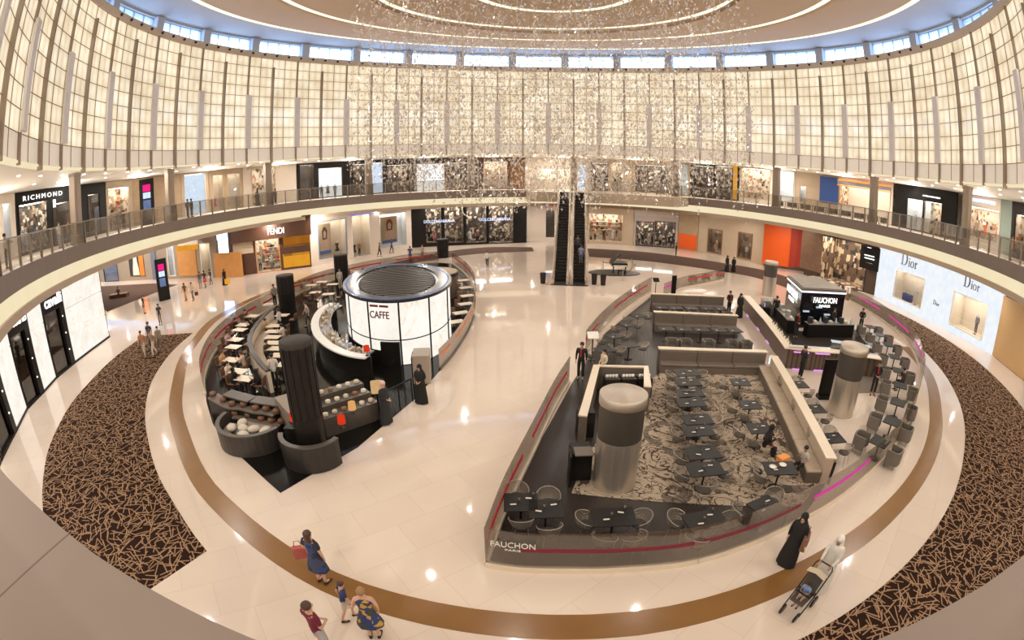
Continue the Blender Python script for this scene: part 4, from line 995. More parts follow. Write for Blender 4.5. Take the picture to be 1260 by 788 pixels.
mb=MB(); mb.prism([(p.x,p.y) for p in px((703,608),(985,624),(1010,592),(950,463),(815,459),(795,470),(722,560))],.016,.030)
tag(mb.build('scroll_carpet',scroll_mat()),'beige carpet with dark scroll drawing under the middle tables','carpet')
mb=MB(); mb.prism([(p.x,p.y) for p in px((1030,455),(1062,455),(1096,484),(1052,484))],0,.012); tag(mb.build('floor_mat',M('grey_mat',(.19,.15,.12),.8,0,.1)),'grey floor mat at the open end of the bar','mat')
def barrier(name,label,pts,h,strips,mat=None,base=m_creamtop,seg=10,stripmat=None,cols=None,base_h=.14):
    t=thing(name,label,'barrier',tuple(pts[len(pts)//2]))
    MB().ribbon(pts,.06,0.0,base_h).build('base_rail',base,t)
    L=len(pts)-1; nseg=max(1,round(L/seg))
    for i in range(nseg):
        a=i*L//nseg; b=(i+1)*L//nseg; MB().ribbon(pts[a:b+1],.008,base_h,h).build('glass_panel',mat or m_barglass,t)
    for (f0,f1,z,mt) in strips:
        a=int(f0*L); b=max(a+1,int(f1*L)); MB().ribbon(pts[a:b+1],.012,z-.06,z+.06).build('colour_strip',mt,t)
    return t
m_barglass=GLASS('barrier_glass',(.80,.77,.74),.18,film=.05,filmcol=(.42,.36,.30))
m_redstrip=M('red_strip',(.62,.012,.03),.5,0,.05); m_pink=EM('magenta_lit_strip',(.85,.06,.42),.75); m_orstrip=M('orange_strip',(.85,.16,.02),.5)
arc1=smooth_path(px((598,697),(640,703),(700,704.5),(760,703.5),(860,692),(960,655),(1050,600),(1110,535),(1132,470),(1122,432),(1098,405),(1064,381),(1045,371)),6)
t=barrier('glass_barrier','long curved glass barrier on the near and right side of the right restaurant',arc1,1.28,[(.02+.07,.44,.74,M('crimson_strip',(.20,.010,.028),.5,0,.05)),(.455,.52,.78,m_pink),(.70,.76,.78,m_pink),(.78,.86,.78,m_pink),(.875,.95,.78,m_pink)])
X=(G(640,700)-G(610,697)).normalized(); p=G(629,702); pz=G(631,703); zt_=HT(pz,631,670); 
text('FAUCHON','sign_lettering',M('white_lettering',(.85,.80,.75),.5),t,(pz.x,pz.y-.04,zt_),X,(0,0,1),1.02,.17,.01,.0)
text('PARIS','sign_lettering',M('white_lettering',(.85,.80,.75),.5),t,(pz.x,pz.y-.04,zt_-.17),X,(0,0,1),.36,.06,.01)
lft=smooth_path(px((598,697),(622,630),(655,560),(681,505),(700,472)),8)
barrier('glass_barrier','straight glass barrier on the aisle side of the right restaurant, near part',lft,1.28,[(.06,.42,.72,m_redstrip),(.52,.95,.72,m_redstrip)])
lf2=smooth_path(px((720,436),(738,412),(762,388),(790,367),(801,360)),8)
barrier('glass_barrier','glass barrier on the aisle side beyond the host stand of the right restaurant',lf2,1.28,[(.02,.24,.8,m_redstrip),(.46,.85,.8,m_redstrip)])
lf3=smooth_path(px((816,366),(840,356),(872,349),(890,345)),6)
barrier('glass_barrier','short glass barrier at the far corner of the right restaurant',lf3,1.1,[(.0,.2,.75,m_pink),(.4,.75,.75,m_redstrip),(.8,1,.75,m_redstrip)])
# steel vent pillars
def steel_pillar(px_base,px_top,r,label):
    b=G(*px_base); d=math.hypot(b.x,b.y); b=b+Vector((b.x,b.y,0))/d*r; h=HT(b,*px_top)
    t=thing('vent_pillar',label,'pillar',(b.x,b.y,0))
    MB().lathe([(r,0),(r,h*.555)],b,40).build('steel_shaft',m_brushed,t)
    MB().lathe([(r*.985,h*.555),(r*.985,h*.90)],b,40).build('mesh_band',m_mesh,t)
    MB().lathe([(r*1.02,h*.90),(r*1.03,h*.905),(r*1.03,h*.995),(r*1.0,h),(.05,h+.01)],b,40).build('cap',m_brushcap,t)
    return t
def brushed(name,a,bc,rough):
    m,nt,out=nodes(name); b=bsdf(nt,out,rough,.82); mp=nt.nodes.new('ShaderNodeMapping'); lk(nt,objco(nt),mp.inputs[0]); mp.inputs['Scale'].default_value=(8,8,.15)
    n=noise(nt,mp.outputs[0],2,4,.7); lk(nt,mixc(nt,n.outputs[0],a,bc),b.inputs['Base Color']); return m
m_brushed=brushed('brushed_steel',(.50,.44,.37),(.82,.75,.66),.30); m_brushcap=brushed('brushed_steel_cap',(.50,.43,.35),(.62,.54,.45),.4)
m_mesh=M('dark_metal_mesh',(.11,.095,.08),.45,.6,.3,30)
steel_pillar((753,610),(762,483),.66,'large brushed steel pillar with dark mesh band near the left of the scroll carpet')
steel_pillar((1031,515),(1047,424),.66,'brushed steel pillar with dark mesh band between bar and curved glass at right')
steel_pillar((945,365),(946,321),.62,'brushed steel pillar with mesh band behind the bar far from the camera')
# banquettes facing the camera
m_bench=M('taupe_leather',(.15,.117,.093),.5,0,.1,3)
def bench(q,label,top=m_creamtop,h=1.05,seat=True):
    a,b=G(*q[0]),G(*q[1]); U=(b-a).normalized(); N=Vector((-U.y,U.x,0)); L=(b-a).length
    if N.dot(a)<0: N=-N      # N points away from the camera
    t=thing('banquette',label,'banquette',tuple((a+b)/2)); rz=math.atan2(U.y,U.x); c=(a+b)/2
    if seat:
        MB().box(tuple(c+N*.30+Vector((0,0,.17))),(L,.52,.34),rz).build('plinth',m_bench,t)
        for i in range(3): 
            cc=a+U*L*(i+.5)/3+N*.29+Vector((0,0,.41)); MB().bbox(tuple(cc),(L/3-.02,.54,.13),.03,rz).build('seat_cushion',m_bench,t)
    for i in range(3):
        cc=a+U*L*(i+.5)/3+N*.60+Vector((0,0,(.42+h-.02)/2)); MB().bbox(tuple(cc),(L/3-.01,.14,h-.44),.03,rz).build('backrest',m_bench,t)
    MB().box(tuple(c+N*.78+Vector((0,0,h/2))),(L+.1,.2,h),rz).build('back_wall',m_bench,t)
    MB().box(tuple(c+N*.74+Vector((0,0,h+.02))),(L+.14,.36,.04),rz).build('cap_ledge',top,t)
    return t
bench(((812,460),(944,463)),'taupe banquette at the far edge of the scroll carpet, nearest of the three rows',h=1.0)
bench(((806,409),(908,413)),'taupe banquette with cream ledge, middle of the three rows')
bench(((803,383),(892,386)),'taupe banquette with cream ledge, farthest of the three rows')
# long low wall with bench on the right of the carpet
a,b=G(948,462),G(1012,596); U=(b-a).normalized(); N=Vector((U.y,-U.x,0)); 
if N.x<0: N=-N
L=(b-a).length; rz=math.atan2(U.y,U.x); t=thing('banquette','long cream banquette wall along the right side of the scroll carpet','banquette',tuple((a+b)/2)); c=(a+b)/2
MB().box(tuple(c+Vector((0,0,.49))),(L,.30,.98),rz).build('low_wall',M('cream_wall_panel',(.55,.44,.33),.5),t); MB().box(tuple(c+Vector((0,0,1.0))),(L+.08,.42,.05),rz).build('cap_ledge',m_creamtop,t)
MB().box(tuple(c-N*.45+Vector((0,0,.20))),(L,.58,.40),rz).build('plinth',m_bench,t)
for i in range(9): MB().bbox(tuple(a+U*L*(i+.5)/9-N*.45+Vector((0,0,.45))),(L/9-.02,.58,.11),.03,rz).build('seat_cushion',M('cream_cushion',(.42,.33,.245),.7,0,.08),t)
MB().box(tuple(c+N*.22+Vector((0,0,.42))),(L,.10,.84),rz).build('dark_back',m_darkmetal,t)
# U-shaped low wall round the service corner
up_=[G(x,y,1.08) for x,y in ((717,512),(734,450),(795,451.5),(797,476))]
t=thing('service_corner','cream topped low wall around the service corner behind the near steel pillar','counter',(up_[1].x,up_[1].y,0))
MB().ribbon(up_,.13,0,1.04).build('low_wall',m_bench,t); MB().ribbon(up_,.15,1.04,1.09).build('counter_top',m_creamtop,t)
ic=(up_[1]+up_[2])/2; ic.z=0
for i in range(3):
    c=ic+Vector((.15+.7*(i-1),-.75,0)); o=MB().bbox((c.x,c.y,.46),(.62,.5,.90),.02).build('service_cabinet',m_darkmetal); tag(o,'dark service cabinet inside the cream topped corner, '+('left','middle','right')[i]+' of three','cabinet')
    for k in range(4):
        o=MB().lathe([(.05,0),(.065,.09),(.06,.09),(.045,.01)],(c.x-.2+.13*k,c.y,.915),10).build('coffee_cup',M('white_china',(.75,.7,.64),.3)); tag(o,'white cup on the %s service cabinet'%('left','middle','right')[i],'cup','cups on the %s service cabinet'%('left','middle','right')[i])
c=G(716,592); t=thing('service_station','black service station with a grey tray top left of the near steel pillar','cabinet',tuple(c))
MB().bbox((c.x-.05,c.y+.35,.50),(.62,.75,1.0),.02).build('cabinet',m_black,t); MB().bbox((c.x-.02,c.y+.05,1.04),(.55,.5,.06),.015).build('tray',m_bench,t); MB().box((c.x-.42,c.y-.1,.55),(.05,.5,1.1)).build('side_panel',m_black,t)
c=G(719,535); t=thing('service_station','black service station beside the low wall behind the near steel pillar','cabinet',tuple(c)); MB().bbox((c.x,c.y,.5),(.6,.5,1.0),.02).build('cabinet',m_black,t); MB().box((c.x,c.y-.26,.75),(.5,.02,.3)).build('drawer_front',m_darkmetal,t)
# ---------- tables and chairs of the right restaurant ----------
ntab=[0]
def cell(pxy,label_t,chairs,rz=0,proto=None,h=.75,cp=None,ctxt='wire armchair',items=2):
    """one table with its chairs; chairs = [(dx,dy,word)] in table widths"""
    p=G(pxy[0],pxy[1],h); p.z=0; proto=proto or TB; zf=.0315
    t=use(proto,p,rz,label_t,z=zf); ca,sa=math.cos(rz),math.sin(rz)
    for dx,dy,wd in chairs:
        q=p+Vector((dx*ca-dy*sa,dx*sa+dy*ca,0)); use(cp or PW,q,toward(q,p)+random.uniform(-.15,.15),ctxt+', '+wd.replace('at the ','').replace('on the ','')+' of the '+label_t,z=zf)
    for i in range(items):
        x=(-.2,.2)[i%2]; y=(-.12,.14)[i%2]
        place_single(NAP,(p.x+x*ca-y*sa,p.y+x*sa+y*ca,zf+h+.001),rz+random.uniform(-.3,.3),'white napkin roll on the '+label_t,'napkin rolls on the '+label_t)
        x=(-.05,.33)[i%2]; place_single(GLS,(p.x+x*ca-y*sa-.0,p.y+x*sa+(y+.14)*ca,zf+h+.001),0,'clear glass on the '+label_t,'glasses on the '+label_t)
LRNF=[(-.68,0,'at the left'),(.68,0,'at the right')]
cell((641,619),'first table from the left along the front glass',[(-.1,.62,'on the far side'),(.0,-.60,'on the near side')],0)
cell((672,627),'second table from the left along the front glass',[(.1,.62,'on the far side'),(.05,-.62,'on the near side')],0)
cell((755,637),'third table from the left along the front glass',[(-.66,.05,'at the left'),(.70,.0,'at the right'),(-.30,-.68,'at the near left'),(.42,-.70,'at the near right')],-.03,TBW)
cell((868,641),'fourth table from the left along the front glass',[(-.62,.36,'at the far left'),(.68,-.12,'at the right'),(-.45,-.50,'at the near left')],.12,TBW)
cell((942,624),'fifth table from the left along the front glass',[(-.62,.32,'at the far left'),(.66,.30,'at the far right')],.3)
ringnames=['first','second','third','fourth','fifth','sixth','seventh','eighth','ninth']
ords=['farthest','third nearest','second nearest','nearest']
for i,(a,b) in enumerate((((845,459.5),(846,471)),((849,484),(850,496)),((858,517),(859,531)),((865,558),(868,578)))):
    cell(a,'%s table from the back in the middle carpet row'%ringnames[2*i],LRNF,-.02,TBW)
    cell(b,'%s table from the back in the middle carpet row'%ringnames[2*i+1],LRNF+[(-.2,-.68,'on the near side')],-.02,TBW)
for i,q in enumerate(((911,471),(923,499),(934,528))):
    cell(q,'%s table from the back along the cream banquette'%('first','second','third')[i],[(-.70,.05,'at the left'),(-.35,-.62,'on the near side')],R_(-18)*0-.15,TB)
cell((960,577),'black table with two white plates',[(-.68,.28,'at the far left'),(-.66,-.22,'at the left'),(.10,-.72,'on the near side')],-.2,TBW,items=1)
for i,q in enumerate(((980,474),(1000,504),(1022,540))):
    cell(q,'%s table from the bar behind the cream banquette'%('first','second','third')[i],[(-.45,.55,'at the far left'),(.30,.58,'at the far right'),(-.32,-.58,'at the near left'),(.40,-.58,'at the near right')],-.12,TBW)
# the plates and food on the table with the seated woman
pc=G(960,577,.75)
for i,(dx,dy) in enumerate(((-.24,.10),(.16,.13))):
    o=MB().lathe([(.07,0),(.13,.015),(.135,.02),(.06,.008)],(pc.x+dx,pc.y+dy,.785),16).build('plate',M('white_china',(.75,.7,.64),.3)); tag(o,('left','right')[i]+' white plate before the seated woman in black','plate')
o=MB().bbox((pc.x+.42,pc.y+.55,.65),(.42,.30,.36),.02,.3).build('paper_bag',M('orange_paper',(.75,.28,.07),.7,0,.1)); tag(o,'orange paper bag on the cream banquette beside the plates','bag')
# tub chairs and tables along the curved glass at right
ringnames=['first','second','third','fourth','fifth','sixth','seventh','eighth','ninth']
for i,(x,y) in enumerate(((1071,402),(1083,412),(1093,424),(1101,439),(1106,456),(1108,474),(1105,495),(1098,518),(1083,543))):
    p=G(x,y,.75); p.z=0; ph,r=polar(p); rz=-ph
    lab='%s table from the kiosk along the right glass'%ringnames[i]
    use(TB,p,rz,lab); rad=Vector((math.sin(ph),math.cos(ph),0)); tan=Vector((math.cos(ph),-math.sin(ph),0))
    for s,wd in ((-1,'inner'),(1,'glass-side')):
        q=p+rad*s*.78+tan*.03; use(PT,q,toward(q,p),'%s grey tub chair at the %s'%(wd,lab))
# tables behind the near-left glass beyond the host stand
for i,q in enumerate(((756,414),(772,400),(785,389))): cell(q,'%s aisle glass table from the host stand'%ringnames[i],[(-.80,.05,'on the glass side'),(.80,0,'on the inner side')],.5,TB,items=1)
for i,q in enumerate(((744,431),(774,425))): cell(q,'%s table between host stand and service corner'%('left','right')[i],[(-.78,.12,'at the far left'),(.78,-.1,'at the right')],.3,TB,items=0)
for i,x in enumerate((820,842,863,885,904)): cell((x,405+i*.5),'table before the middle banquette, %s from the left'%ringnames[i],[],0,TB,items=1)
for i,x in enumerate((826,843,871,900,917)):
    q=G(x,425+i*.6,.4); use(PT,q,0,'grey tub chair between the two nearer banquettes, %s from the left'%ringnames[i])
for i,x in enumerate((815,832,851,871,887)): cell((x,379+i*.4),'table before the farthest banquette, %s from the left'%ringnames[i],[],0,TB,items=1)
for i,x in enumerate((818,836,853,876,894)):
    q=G(x,388+i*.5,.4); use(PT,q,0,'grey tub chair before the farthest banquette, %s from the left'%ringnames[i])
for i,(x,y) in enumerate(((852,350),(868,347),(886,344))):
    q=G(x,y); use(PT,q,.4,'grey tub chair at the far corner of the right restaurant, %s from the left'%ringnames[i])
# ---------- black kiosk and bar ----------
nl=G(985.5,405); h=HT(nl,987,355); rf=[G(987,355,h),G(1042,358,h),G(1008,340,h),G(969,339,h)]
rf=[Vector((p.x,p.y,0)) for p in rf]
t=thing('pastry_kiosk','black kiosk box with a white edged grey roof and white lettering behind the bar','kiosk',tuple(sum(rf,Vector())/4)); KI=t
def inset(P,k): c=sum(P,Vector())/len(P); return [c+(p-c)*k for p in P]
mb=MB(); mb.prism([(p.x,p.y) for p in inset(rf,.97)],0,h-.28); kb=mb.build('body',M('gloss_black',(.008,.008,.010),.12,0,.2),t)
MB().prism([(p.x,p.y) for p in rf],h-.28,h-.16).build('light_edge',EM('cool_white_strip',(.92,.95,1),1.3),t); MB().prism([(p.x,p.y) for p in inset(rf,.99)],h-.16,h-.02).build('roof',m_bench,t)
MB().prism([(p.x,p.y) for p in inset(rf,.90)],h-.02,h+.02).build('roof_panel',M('grey_roof',(.30,.26,.22),.6,0,.25,1.5),t)
U=(rf[1]-rf[0]).normalized(); Nn=Vector((U.y,-U.x,0)); W=(rf[1]-rf[0]).length
if Nn.dot(rf[0])>0: Nn=-Nn
c=(rf[0]+rf[1])/2+Nn*.06
text('FAUCHON','sign_lettering',m_signw,t,(c.x+U.x*.1,c.y+U.y*.1,h-.75),U,(0,0,1),W*.52,.38,.04,.0); text('PARIS','sign_lettering',m_signw,t,(c.x+U.x*.1,c.y+U.y*.1,h-1.15),U,(0,0,1),W*.24,.17,.04,.0)
V=(rf[3]-rf[0]).normalized(); c=(rf[0]+rf[3])/2; Nl=Vector((-V.y,V.x,0)); 
if Nl.x>0: Nl=-Nl
c=c+Nl*.06; text('FAUCHON','sign_lettering',m_signw,t,(c.x,c.y,h-.75),-V,(0,0,1),(rf[3]-rf[0]).length*.7,.5,.04,.0); text('PARIS','sign_lettering',m_signw,t,(c.x,c.y,h-1.3),-V,(0,0,1),(rf[3]-rf[0]).length*.35,.25,.04,.012)
for i,(u,z) in enumerate(((.15,1.2),(.42,1.5),(.62,1.0))):
    c=rf[0].lerp(rf[1],u)+Nn*.0; MB().box((c.x,c.y,z),(.5,.12,.10),math.atan2(U.y,U.x)).build('lit_shelf',EM('shelf_light',(.7,.8,1),.7),t)
zb=1.12; bt=[G(x,y,zb) for x,y in ((918,364),(945,394),(972,429),(1000,431),(1030,433),(1084,441))]
t=thing('bar_counter','long bar with cream top and slatted front wrapped around the black kiosk','bar',(bt[2].x,bt[2].y,0)); BAR=t
inn=Vector((.35,.55,0)); 
def slat_mat():
    m,nt,out=nodes('slatted_bar_front'); b=bsdf(nt,out,.4,.3); s=nt.nodes.new('ShaderNodeSeparateXYZ'); lk(nt,geopos(nt),s.inputs[0])
    f=mathn(nt,'FRACT',mathn(nt,'MULTIPLY',mathn(nt,'ADD',s.outputs[0],mathn(nt,'MULTIPLY',s.outputs[1],.7)),5)); lk(nt,mixc(nt,mathn(nt,'LESS_THAN',f,.3),(.15,.105,.075),(.07,.048,.036)),b.inputs['Base Color']); return m
sb=MB(); sb.ribbon([p+Vector((.10,.12,0)) for p in bt],.16,0.0,1.07); sb.build('slatted_front',slat_mat(),t)
MB().ribbon([p+Vector((.05,.08,0)) for p in bt],.30,1.07,zb).build('counter_top',m_creamtop,t)
MB().ribbon([p+Vector((.3,.5,0)) for p in bt[2:]],.28,1.02,1.06).build('back_shelf',M('cool_lit_glass',(.6,.65,.75),.2),t)
m_pinkl=EM('violet_light',(.80,.32,.85),1.1,.3,6)
for u,k in ((.25,0),(.75,0),(.2,1),(.85,1),(.5,2),(.4,3),(.45,4)):
    c=bt[k].lerp(bt[k+1],u); d=(bt[k+1]-bt[k]).normalized(); rz=math.atan2(d.y,d.x); n=Vector((d.y,-d.x,0)); 
    if n.dot(c)>0: n=-n
    c=c+n*.10; MB().box((c.x,c.y,.98),(.9,.12,.05),rz).build('lit_strip',m_pinkl,t)
    MB().box((c.x+n.x*.0,c.y+n.y*.0,.05),(.7,.1,.04),rz).build('floor_strip',m_pinkl,t)
e=G(951,452); MB().box((e.x,e.y,.30),(.12,.7,.45),.2).build('lit_end',EM('cool_white_strip',(.92,.95,1),1.3),t)
# things on and behind the bar
m_steelp=M('polished_steel',(.55,.53,.50),.2,.9,.05)
def on_bar(k,u,off,z): 
    c=bt[k].lerp(bt[k+1],u); d=(bt[k+1]-bt[k]).normalized(); n=Vector((-d.y,d.x,0)); 
    if n.dot(c)<0: n=-n
    c=c+n*off; return Vector((c.x,c.y,z)),math.atan2(d.y,d.x)
c,rz=on_bar(0,.3,1.05,1.07); t=thing('coffee_machine','steel and blue lit coffee machine at the far end of the bar','coffee machine',(c.x,c.y,.9))
MB().bbox((c.x,c.y,1.10),(1.0,.5,.40),.03,rz).build('body',m_steelp,t); MB().box((c.x,c.y,1.34),(1.02,.52,.08),rz).build('top_tray',m_steelp,t); MB().box((c.x-.25,c.y-.26,1.1),(.5,.03,.25),rz).build('lit_panel',EM('blue_panel_light',(.45,.6,1),1.0),t)
for q in (-.2,.2): MB().cyl((c.x+q,c.y-.30,1.18),(c.x+q,c.y-.42,1.14),.025).build('handle',m_black,t)
MB().box((c.x,c.y,.45),(1.1,.55,.89),rz).build('cabinet',m_black,t)
for k in range(3):
    c,rz=on_bar(4,.05+.3*k,.85,1.07); t=thing('pastry_case','low glass pastry case on the front bar, %s from the left'%ringnames[k],'display case',(c.x,c.y,.9))
    MB().box((c.x,c.y,.55),(.78,.40,1.09),rz).build('base',m_black,t); MB().box((c.x,c.y,1.25),(.78,.40,.30),rz).build('glass_box',GLASS('case_glass',(.85,.9,.95),.2),t); MB().box((c.x,c.y,1.42),(.80,.42,.03),rz).build('lit_top',EM('case_light',(.85,.92,1),.8),t)
    for j in range(5):
        o=MB().sph((c.x-.28+.14*j,c.y-.02,1.142),(.06,.05,.035),8,5).build('pastry',M('baked_pastry',(.50,.24,.08),.6,0,.3,9)); tag(o,'small pastry in the %s pastry case from the left'%ringnames[k],'pastry','pastries in the %s pastry case from the left'%ringnames[k])
for k in range(10):
    c,rz=on_bar(1,.1+.085*k,.20,1.12); hgt=random.uniform(.22,.34); r=.04
    o=MB().lathe([(r,0),(r,hgt*.6),(r*.35,hgt*.75),(r*.35,hgt),(r*.42,hgt+.01)],c,10).build('bottle',M('bottle_%d'%(k%3),((.05,.12,.05),(.25,.10,.03),(.5,.55,.6))[k%3],.1,0,.1)); tag(o,'bottle standing on the long left side of the bar','bottle','bottles on the long left side of the bar')
for k in range(5):
    c,rz=on_bar(2,.1+.19*k,.20,1.122); o=MB().bbox((c.x,c.y,c.z+.05),(.26,.2,.10),.02,rz).build('serving_tray',M('pale_tray',(.62,.58,.52),.4)); tag(o,'pale tray on the near corner of the bar','tray','pale trays on the near corner of the bar')
t=thing('menu_screen','black standing screen before the bar beside the right steel pillar','screen',tuple(G(1013,490))); c=G(1013,490)
MB().bbox((c.x,c.y,1.02),(.72,.10,1.75),.02,-.2).build('panel',m_black,t); MB().box((c.x,c.y,.075),(.7,.45,.15),-.2).build('foot',m_black,t)
# host stands at the aisle entrance
def lectern(q,hh,topmat,label,w=.5):
    c=G(*q); t=thing('menu_stand',label,'stand',tuple(c)); MB().lathe([(.18,0),(.18,.02),(.03,.03)],c,14).build('base',m_black,t); MB().cyl(tuple(c+Vector((0,0,.02))),tuple(c+Vector((0,0,hh))),.03).build('post',m_black,t)
    mb=MB(); mb.hexa([(c.x-w/2,c.y-.18,hh-.06),(c.x+w/2,c.y-.18,hh-.06),(c.x+w/2,c.y+.16,hh+.18),(c.x-w/2,c.y+.16,hh+.18),(c.x-w/2,c.y-.18,hh-.03),(c.x+w/2,c.y-.18,hh-.03),(c.x+w/2,c.y+.16,hh+.21),(c.x-w/2,c.y+.16,hh+.21)]); mb.build('board',topmat,t); return t
lectern((728,444),1.25,M('white_card',(.80,.76,.70),.5),'menu stand with a white sloping card at the host entrance',.55)
lectern((806,364),1.2,m_black,'black menu stand in the aisle at the far glass end'); 
c=G(828,367); t=thing('menu_screen','slim black totem at the far end of the right restaurant','screen',tuple(c)); MB().bbox((c.x,c.y,.95),(.42,.12,1.7),.02,.3).build('panel',m_black,t); MB().box((c.x,c.y,.05),(.5,.4,.1),.3).build('foot',m_black,t)

# working floor, back counter and equipment inside the bar
mb=MB(); mb.prism([(p.x,p.y) for p in px((928,378),(976,430),(1082,442),(1050,404),(985,408),(962,398),(940,372))],0,.012); struct(mb.build('floor_bar',m_darkfloor),'dark floor inside the bar','floor')
def counter(pts,label,hh=.92):
    t=thing('back_counter',label,'counter',tuple(pts[0])); MB().ribbon(pts,.30,.015,hh-.05).build('body',m_black,t); MB().ribbon(pts,.34,hh-.05,hh).build('counter_top',M('steel_counter',(.40,.37,.34),.3,.6),t); return t
c1=px((990,414),(1046,414)); counter(c1,'dark back counter between the black kiosk front and the bar'); c2=px((948,384),(972,411)); counter(c2,'dark back counter along the left side of the black kiosk')
for i in range(9):
    for cc,wd in ((c1,'front'),(c2,'left')):
        q=cc[0].lerp(cc[1],(i+.5)/9)+Vector((0,random.uniform(-.08,.08),0)); k=(i*2+(wd=='left'))%3
        if k==0: o=MB().bbox((q.x,q.y,1.12),(.30,.34,.40),.03,0).build('appliance',M('appliance_%d'%(i%3),((.05,.05,.055),(.45,.43,.40),(.18,.15,.13))[i%3],.3,.3)); nm='kitchen appliance'
        elif k==1: o=MB().lathe([(.06,0),(.07,.2),(.03,.27),(.03,.36)],(q.x,q.y,.921),10).build('bottle',M('bottle_%d'%(i%3),(.05,.12,.05),.1)); nm='bottle'
        else: o=MB().bbox((q.x,q.y,1.0),(.26,.26,.16),.02,.0).build('food_box',M('pale_box',(.66,.60,.52),.5)); nm='pale food box'
        tag(o,nm+' on the dark %s back counter of the kiosk'%wd,nm.split()[-1],nm+' row on the %s back counter'%wd)
# ---------- left cafe ----------
m_gloss=M('polished_black_floor',(.007,.006,.005),.12,0,.2,2,.2)
fl_=[(345,607),(300,566),(281,550),(262,522),(254,495),(252,466),(263,437),(284,413),(308,395),(330,383),(375,359),(400,349),(448,337),(475,332),(508,326),(532,323),(557,325),(573,338),(582,351),(586,368),(583,388),(575,408),(558,435),(545,452),(512,490),(440,551)]
mb=MB(); mb.prism([(p.x,p.y) for p in px(*fl_)],0,.02); struct(mb.build('floor_cafe',m_gloss),'polished black floor of the left cafe','floor')
bl=smooth_path(px((253,487),(252,466),(263,437),(284,413),(308,395),(330,383),(352,370)),5)
barrier('glass_barrier','curved glass barrier with red strips on the left side of the left cafe',bl,1.25,[(.10,.36,.75,m_redstrip),(.38,.74,.75,m_redstrip),(.80,.92,.75,m_redstrip)])
bl=smooth_path(px((358,367),(375,359),(400,349),(448,337),(475,332),(508,326),(540,323)),5)
barrier('glass_barrier','glass barrier with red strips on the far side of the left cafe',bl,1.2,[(.02,.14,.78,m_redstrip),(.2,.36,.78,m_redstrip),(.45,.66,.78,m_redstrip),(.74,.95,.78,m_redstrip)])
bl=smooth_path(px((556,324),(573,338),(582,351),(586,368),(583,388)),5)
barrier('glass_barrier','glass barrier with red strips at the far right of the left cafe',bl,1.2,[(.05,.45,.78,m_redstrip),(.5,.9,.78,m_redstrip)])
bl=smooth_path(px((583,390),(575,409),(558,436),(541,456)),5)
t=barrier('glass_barrier','grey barrier with orange strips beside the glowing drum of the left cafe',bl,1.05,[(.12,.62,.72,m_orstrip),(.74,.98,.72,m_orstrip)],mat=M('grey_barrier_panel',(.36,.30,.25),.25,0,.08),base=M('dark_base',(.10,.09,.085),.4))
# dark cylinder pillars
def dark_pillar(bpx,tpx,r,label,two=True):
    b=G(*bpx); d=math.hypot(b.x,b.y); b=b+Vector((b.x,b.y,0))/d*r; h=HT(b,*tpx)
    t=thing('vent_pillar',label,'pillar',(b.x,b.y,0)); sp=.52 if two else .40
    MB().lathe([(r,0),(r,h*sp)],b,36).build('base_shaft',m_black,t)
    MB().lathe([(r*.98,h*sp),(r*.98,h*.965)],b,36).build('mesh_band',m_darkmesh,t)
    for k in range(12): a=2*PI*k/12; MB().cyl((b.x+r*math.cos(a),b.y+r*math.sin(a),h*sp),(b.x+r*math.cos(a),b.y+r*math.sin(a),h*.965),.018,n=5).build('rib',m_black,t)
    MB().lathe([(r*1.01,h*.955),(r*1.01,h*.995),(r*.97,h),(.04,h+.01)],b,36).build('cap',M('charcoal_cap',(.045,.037,.032),.6,0,.12,2,.25),t)
    return b,h
m_darkmesh=M('charcoal_mesh',(.018,.014,.012),.5,.1,.4,3,.25)
P1b,P1h=dark_pillar((391,574),(374,416),.53,'large charcoal cylinder pillar nearest the camera in the left cafe',False)
dark_pillar((355,386),(354,337.5),.66,'charcoal cylinder pillar at the far left of the left cafe')
dark_pillar((421,346.5),(420,313),.66,'charcoal cylinder pillar behind the glowing drum, before the cream shop')
dark_pillar((545,318),(545,294),.66,'charcoal cylinder pillar at the far right of the left cafe, before the black glazed shop')
# glowing drum
base=G(512,451); h=HT(base,508,371); near=G(490,371,h); far=G(490,326.5,h); cl_,cr_=G(424.5,346,h),G(552.5,348,h)
dc=(near+far)/2; dc.z=0; hd=away(dc); bdep=(far-near).length/2; d0=math.hypot(dc.x,dc.y)
a0=math.atan2(cl_.x,cl_.y); a1=math.atan2(cr_.x,cr_.y); alat=d0*math.sin((a1-a0)/2)*1.0
azc=(a0+a1)/2; dc=Vector((math.sin(azc)*d0,math.cos(azc)*d0,0)); hd=-azc
def ell(k,z,n=72,da=0,db=0):
    out=[]
    for i in range(n):
        q=2*PI*i/n; x=(alat*k+da)*math.cos(q); y=(bdep*k+db)*math.sin(q)
        out.append((dc.x+x*math.cos(hd)-y*math.sin(hd),dc.y+x*math.sin(hd)+y*math.cos(hd),z))
    return out
t=thing('cafe_drum','glowing cream oval drum with black slatted roof in the left cafe','pavilion',tuple(dc)); DRUM=t
N=72
def seg(i0,i1,z0,z1,k0,k1,mb=None):
    mb=mb or MB(); R0=ell(1,0,N,k0,k0); R1=ell(1,0,N,k1,k1); rg=[]
    for i in range(i0,i1+1):
        j=i%N; rg.append([(R0[j][0],R0[j][1],z0),(R1[j][0],R1[j][1],z0),(R1[j][0],R1[j][1],z1),(R0[j][0],R0[j][1],z1)])
    return mb.loft(rg,smooth=False)
m_drum=onyx_mat()
for k in range(12):
    for z0,z1 in ((.06,h*.40),(h*.415,h-.05)): seg(6*k,6*k+6,z0,z1,-.06,0).build('stone_panel',m_drum,t)
mb=MB(); R=ell(1,0,N,.015,.015)
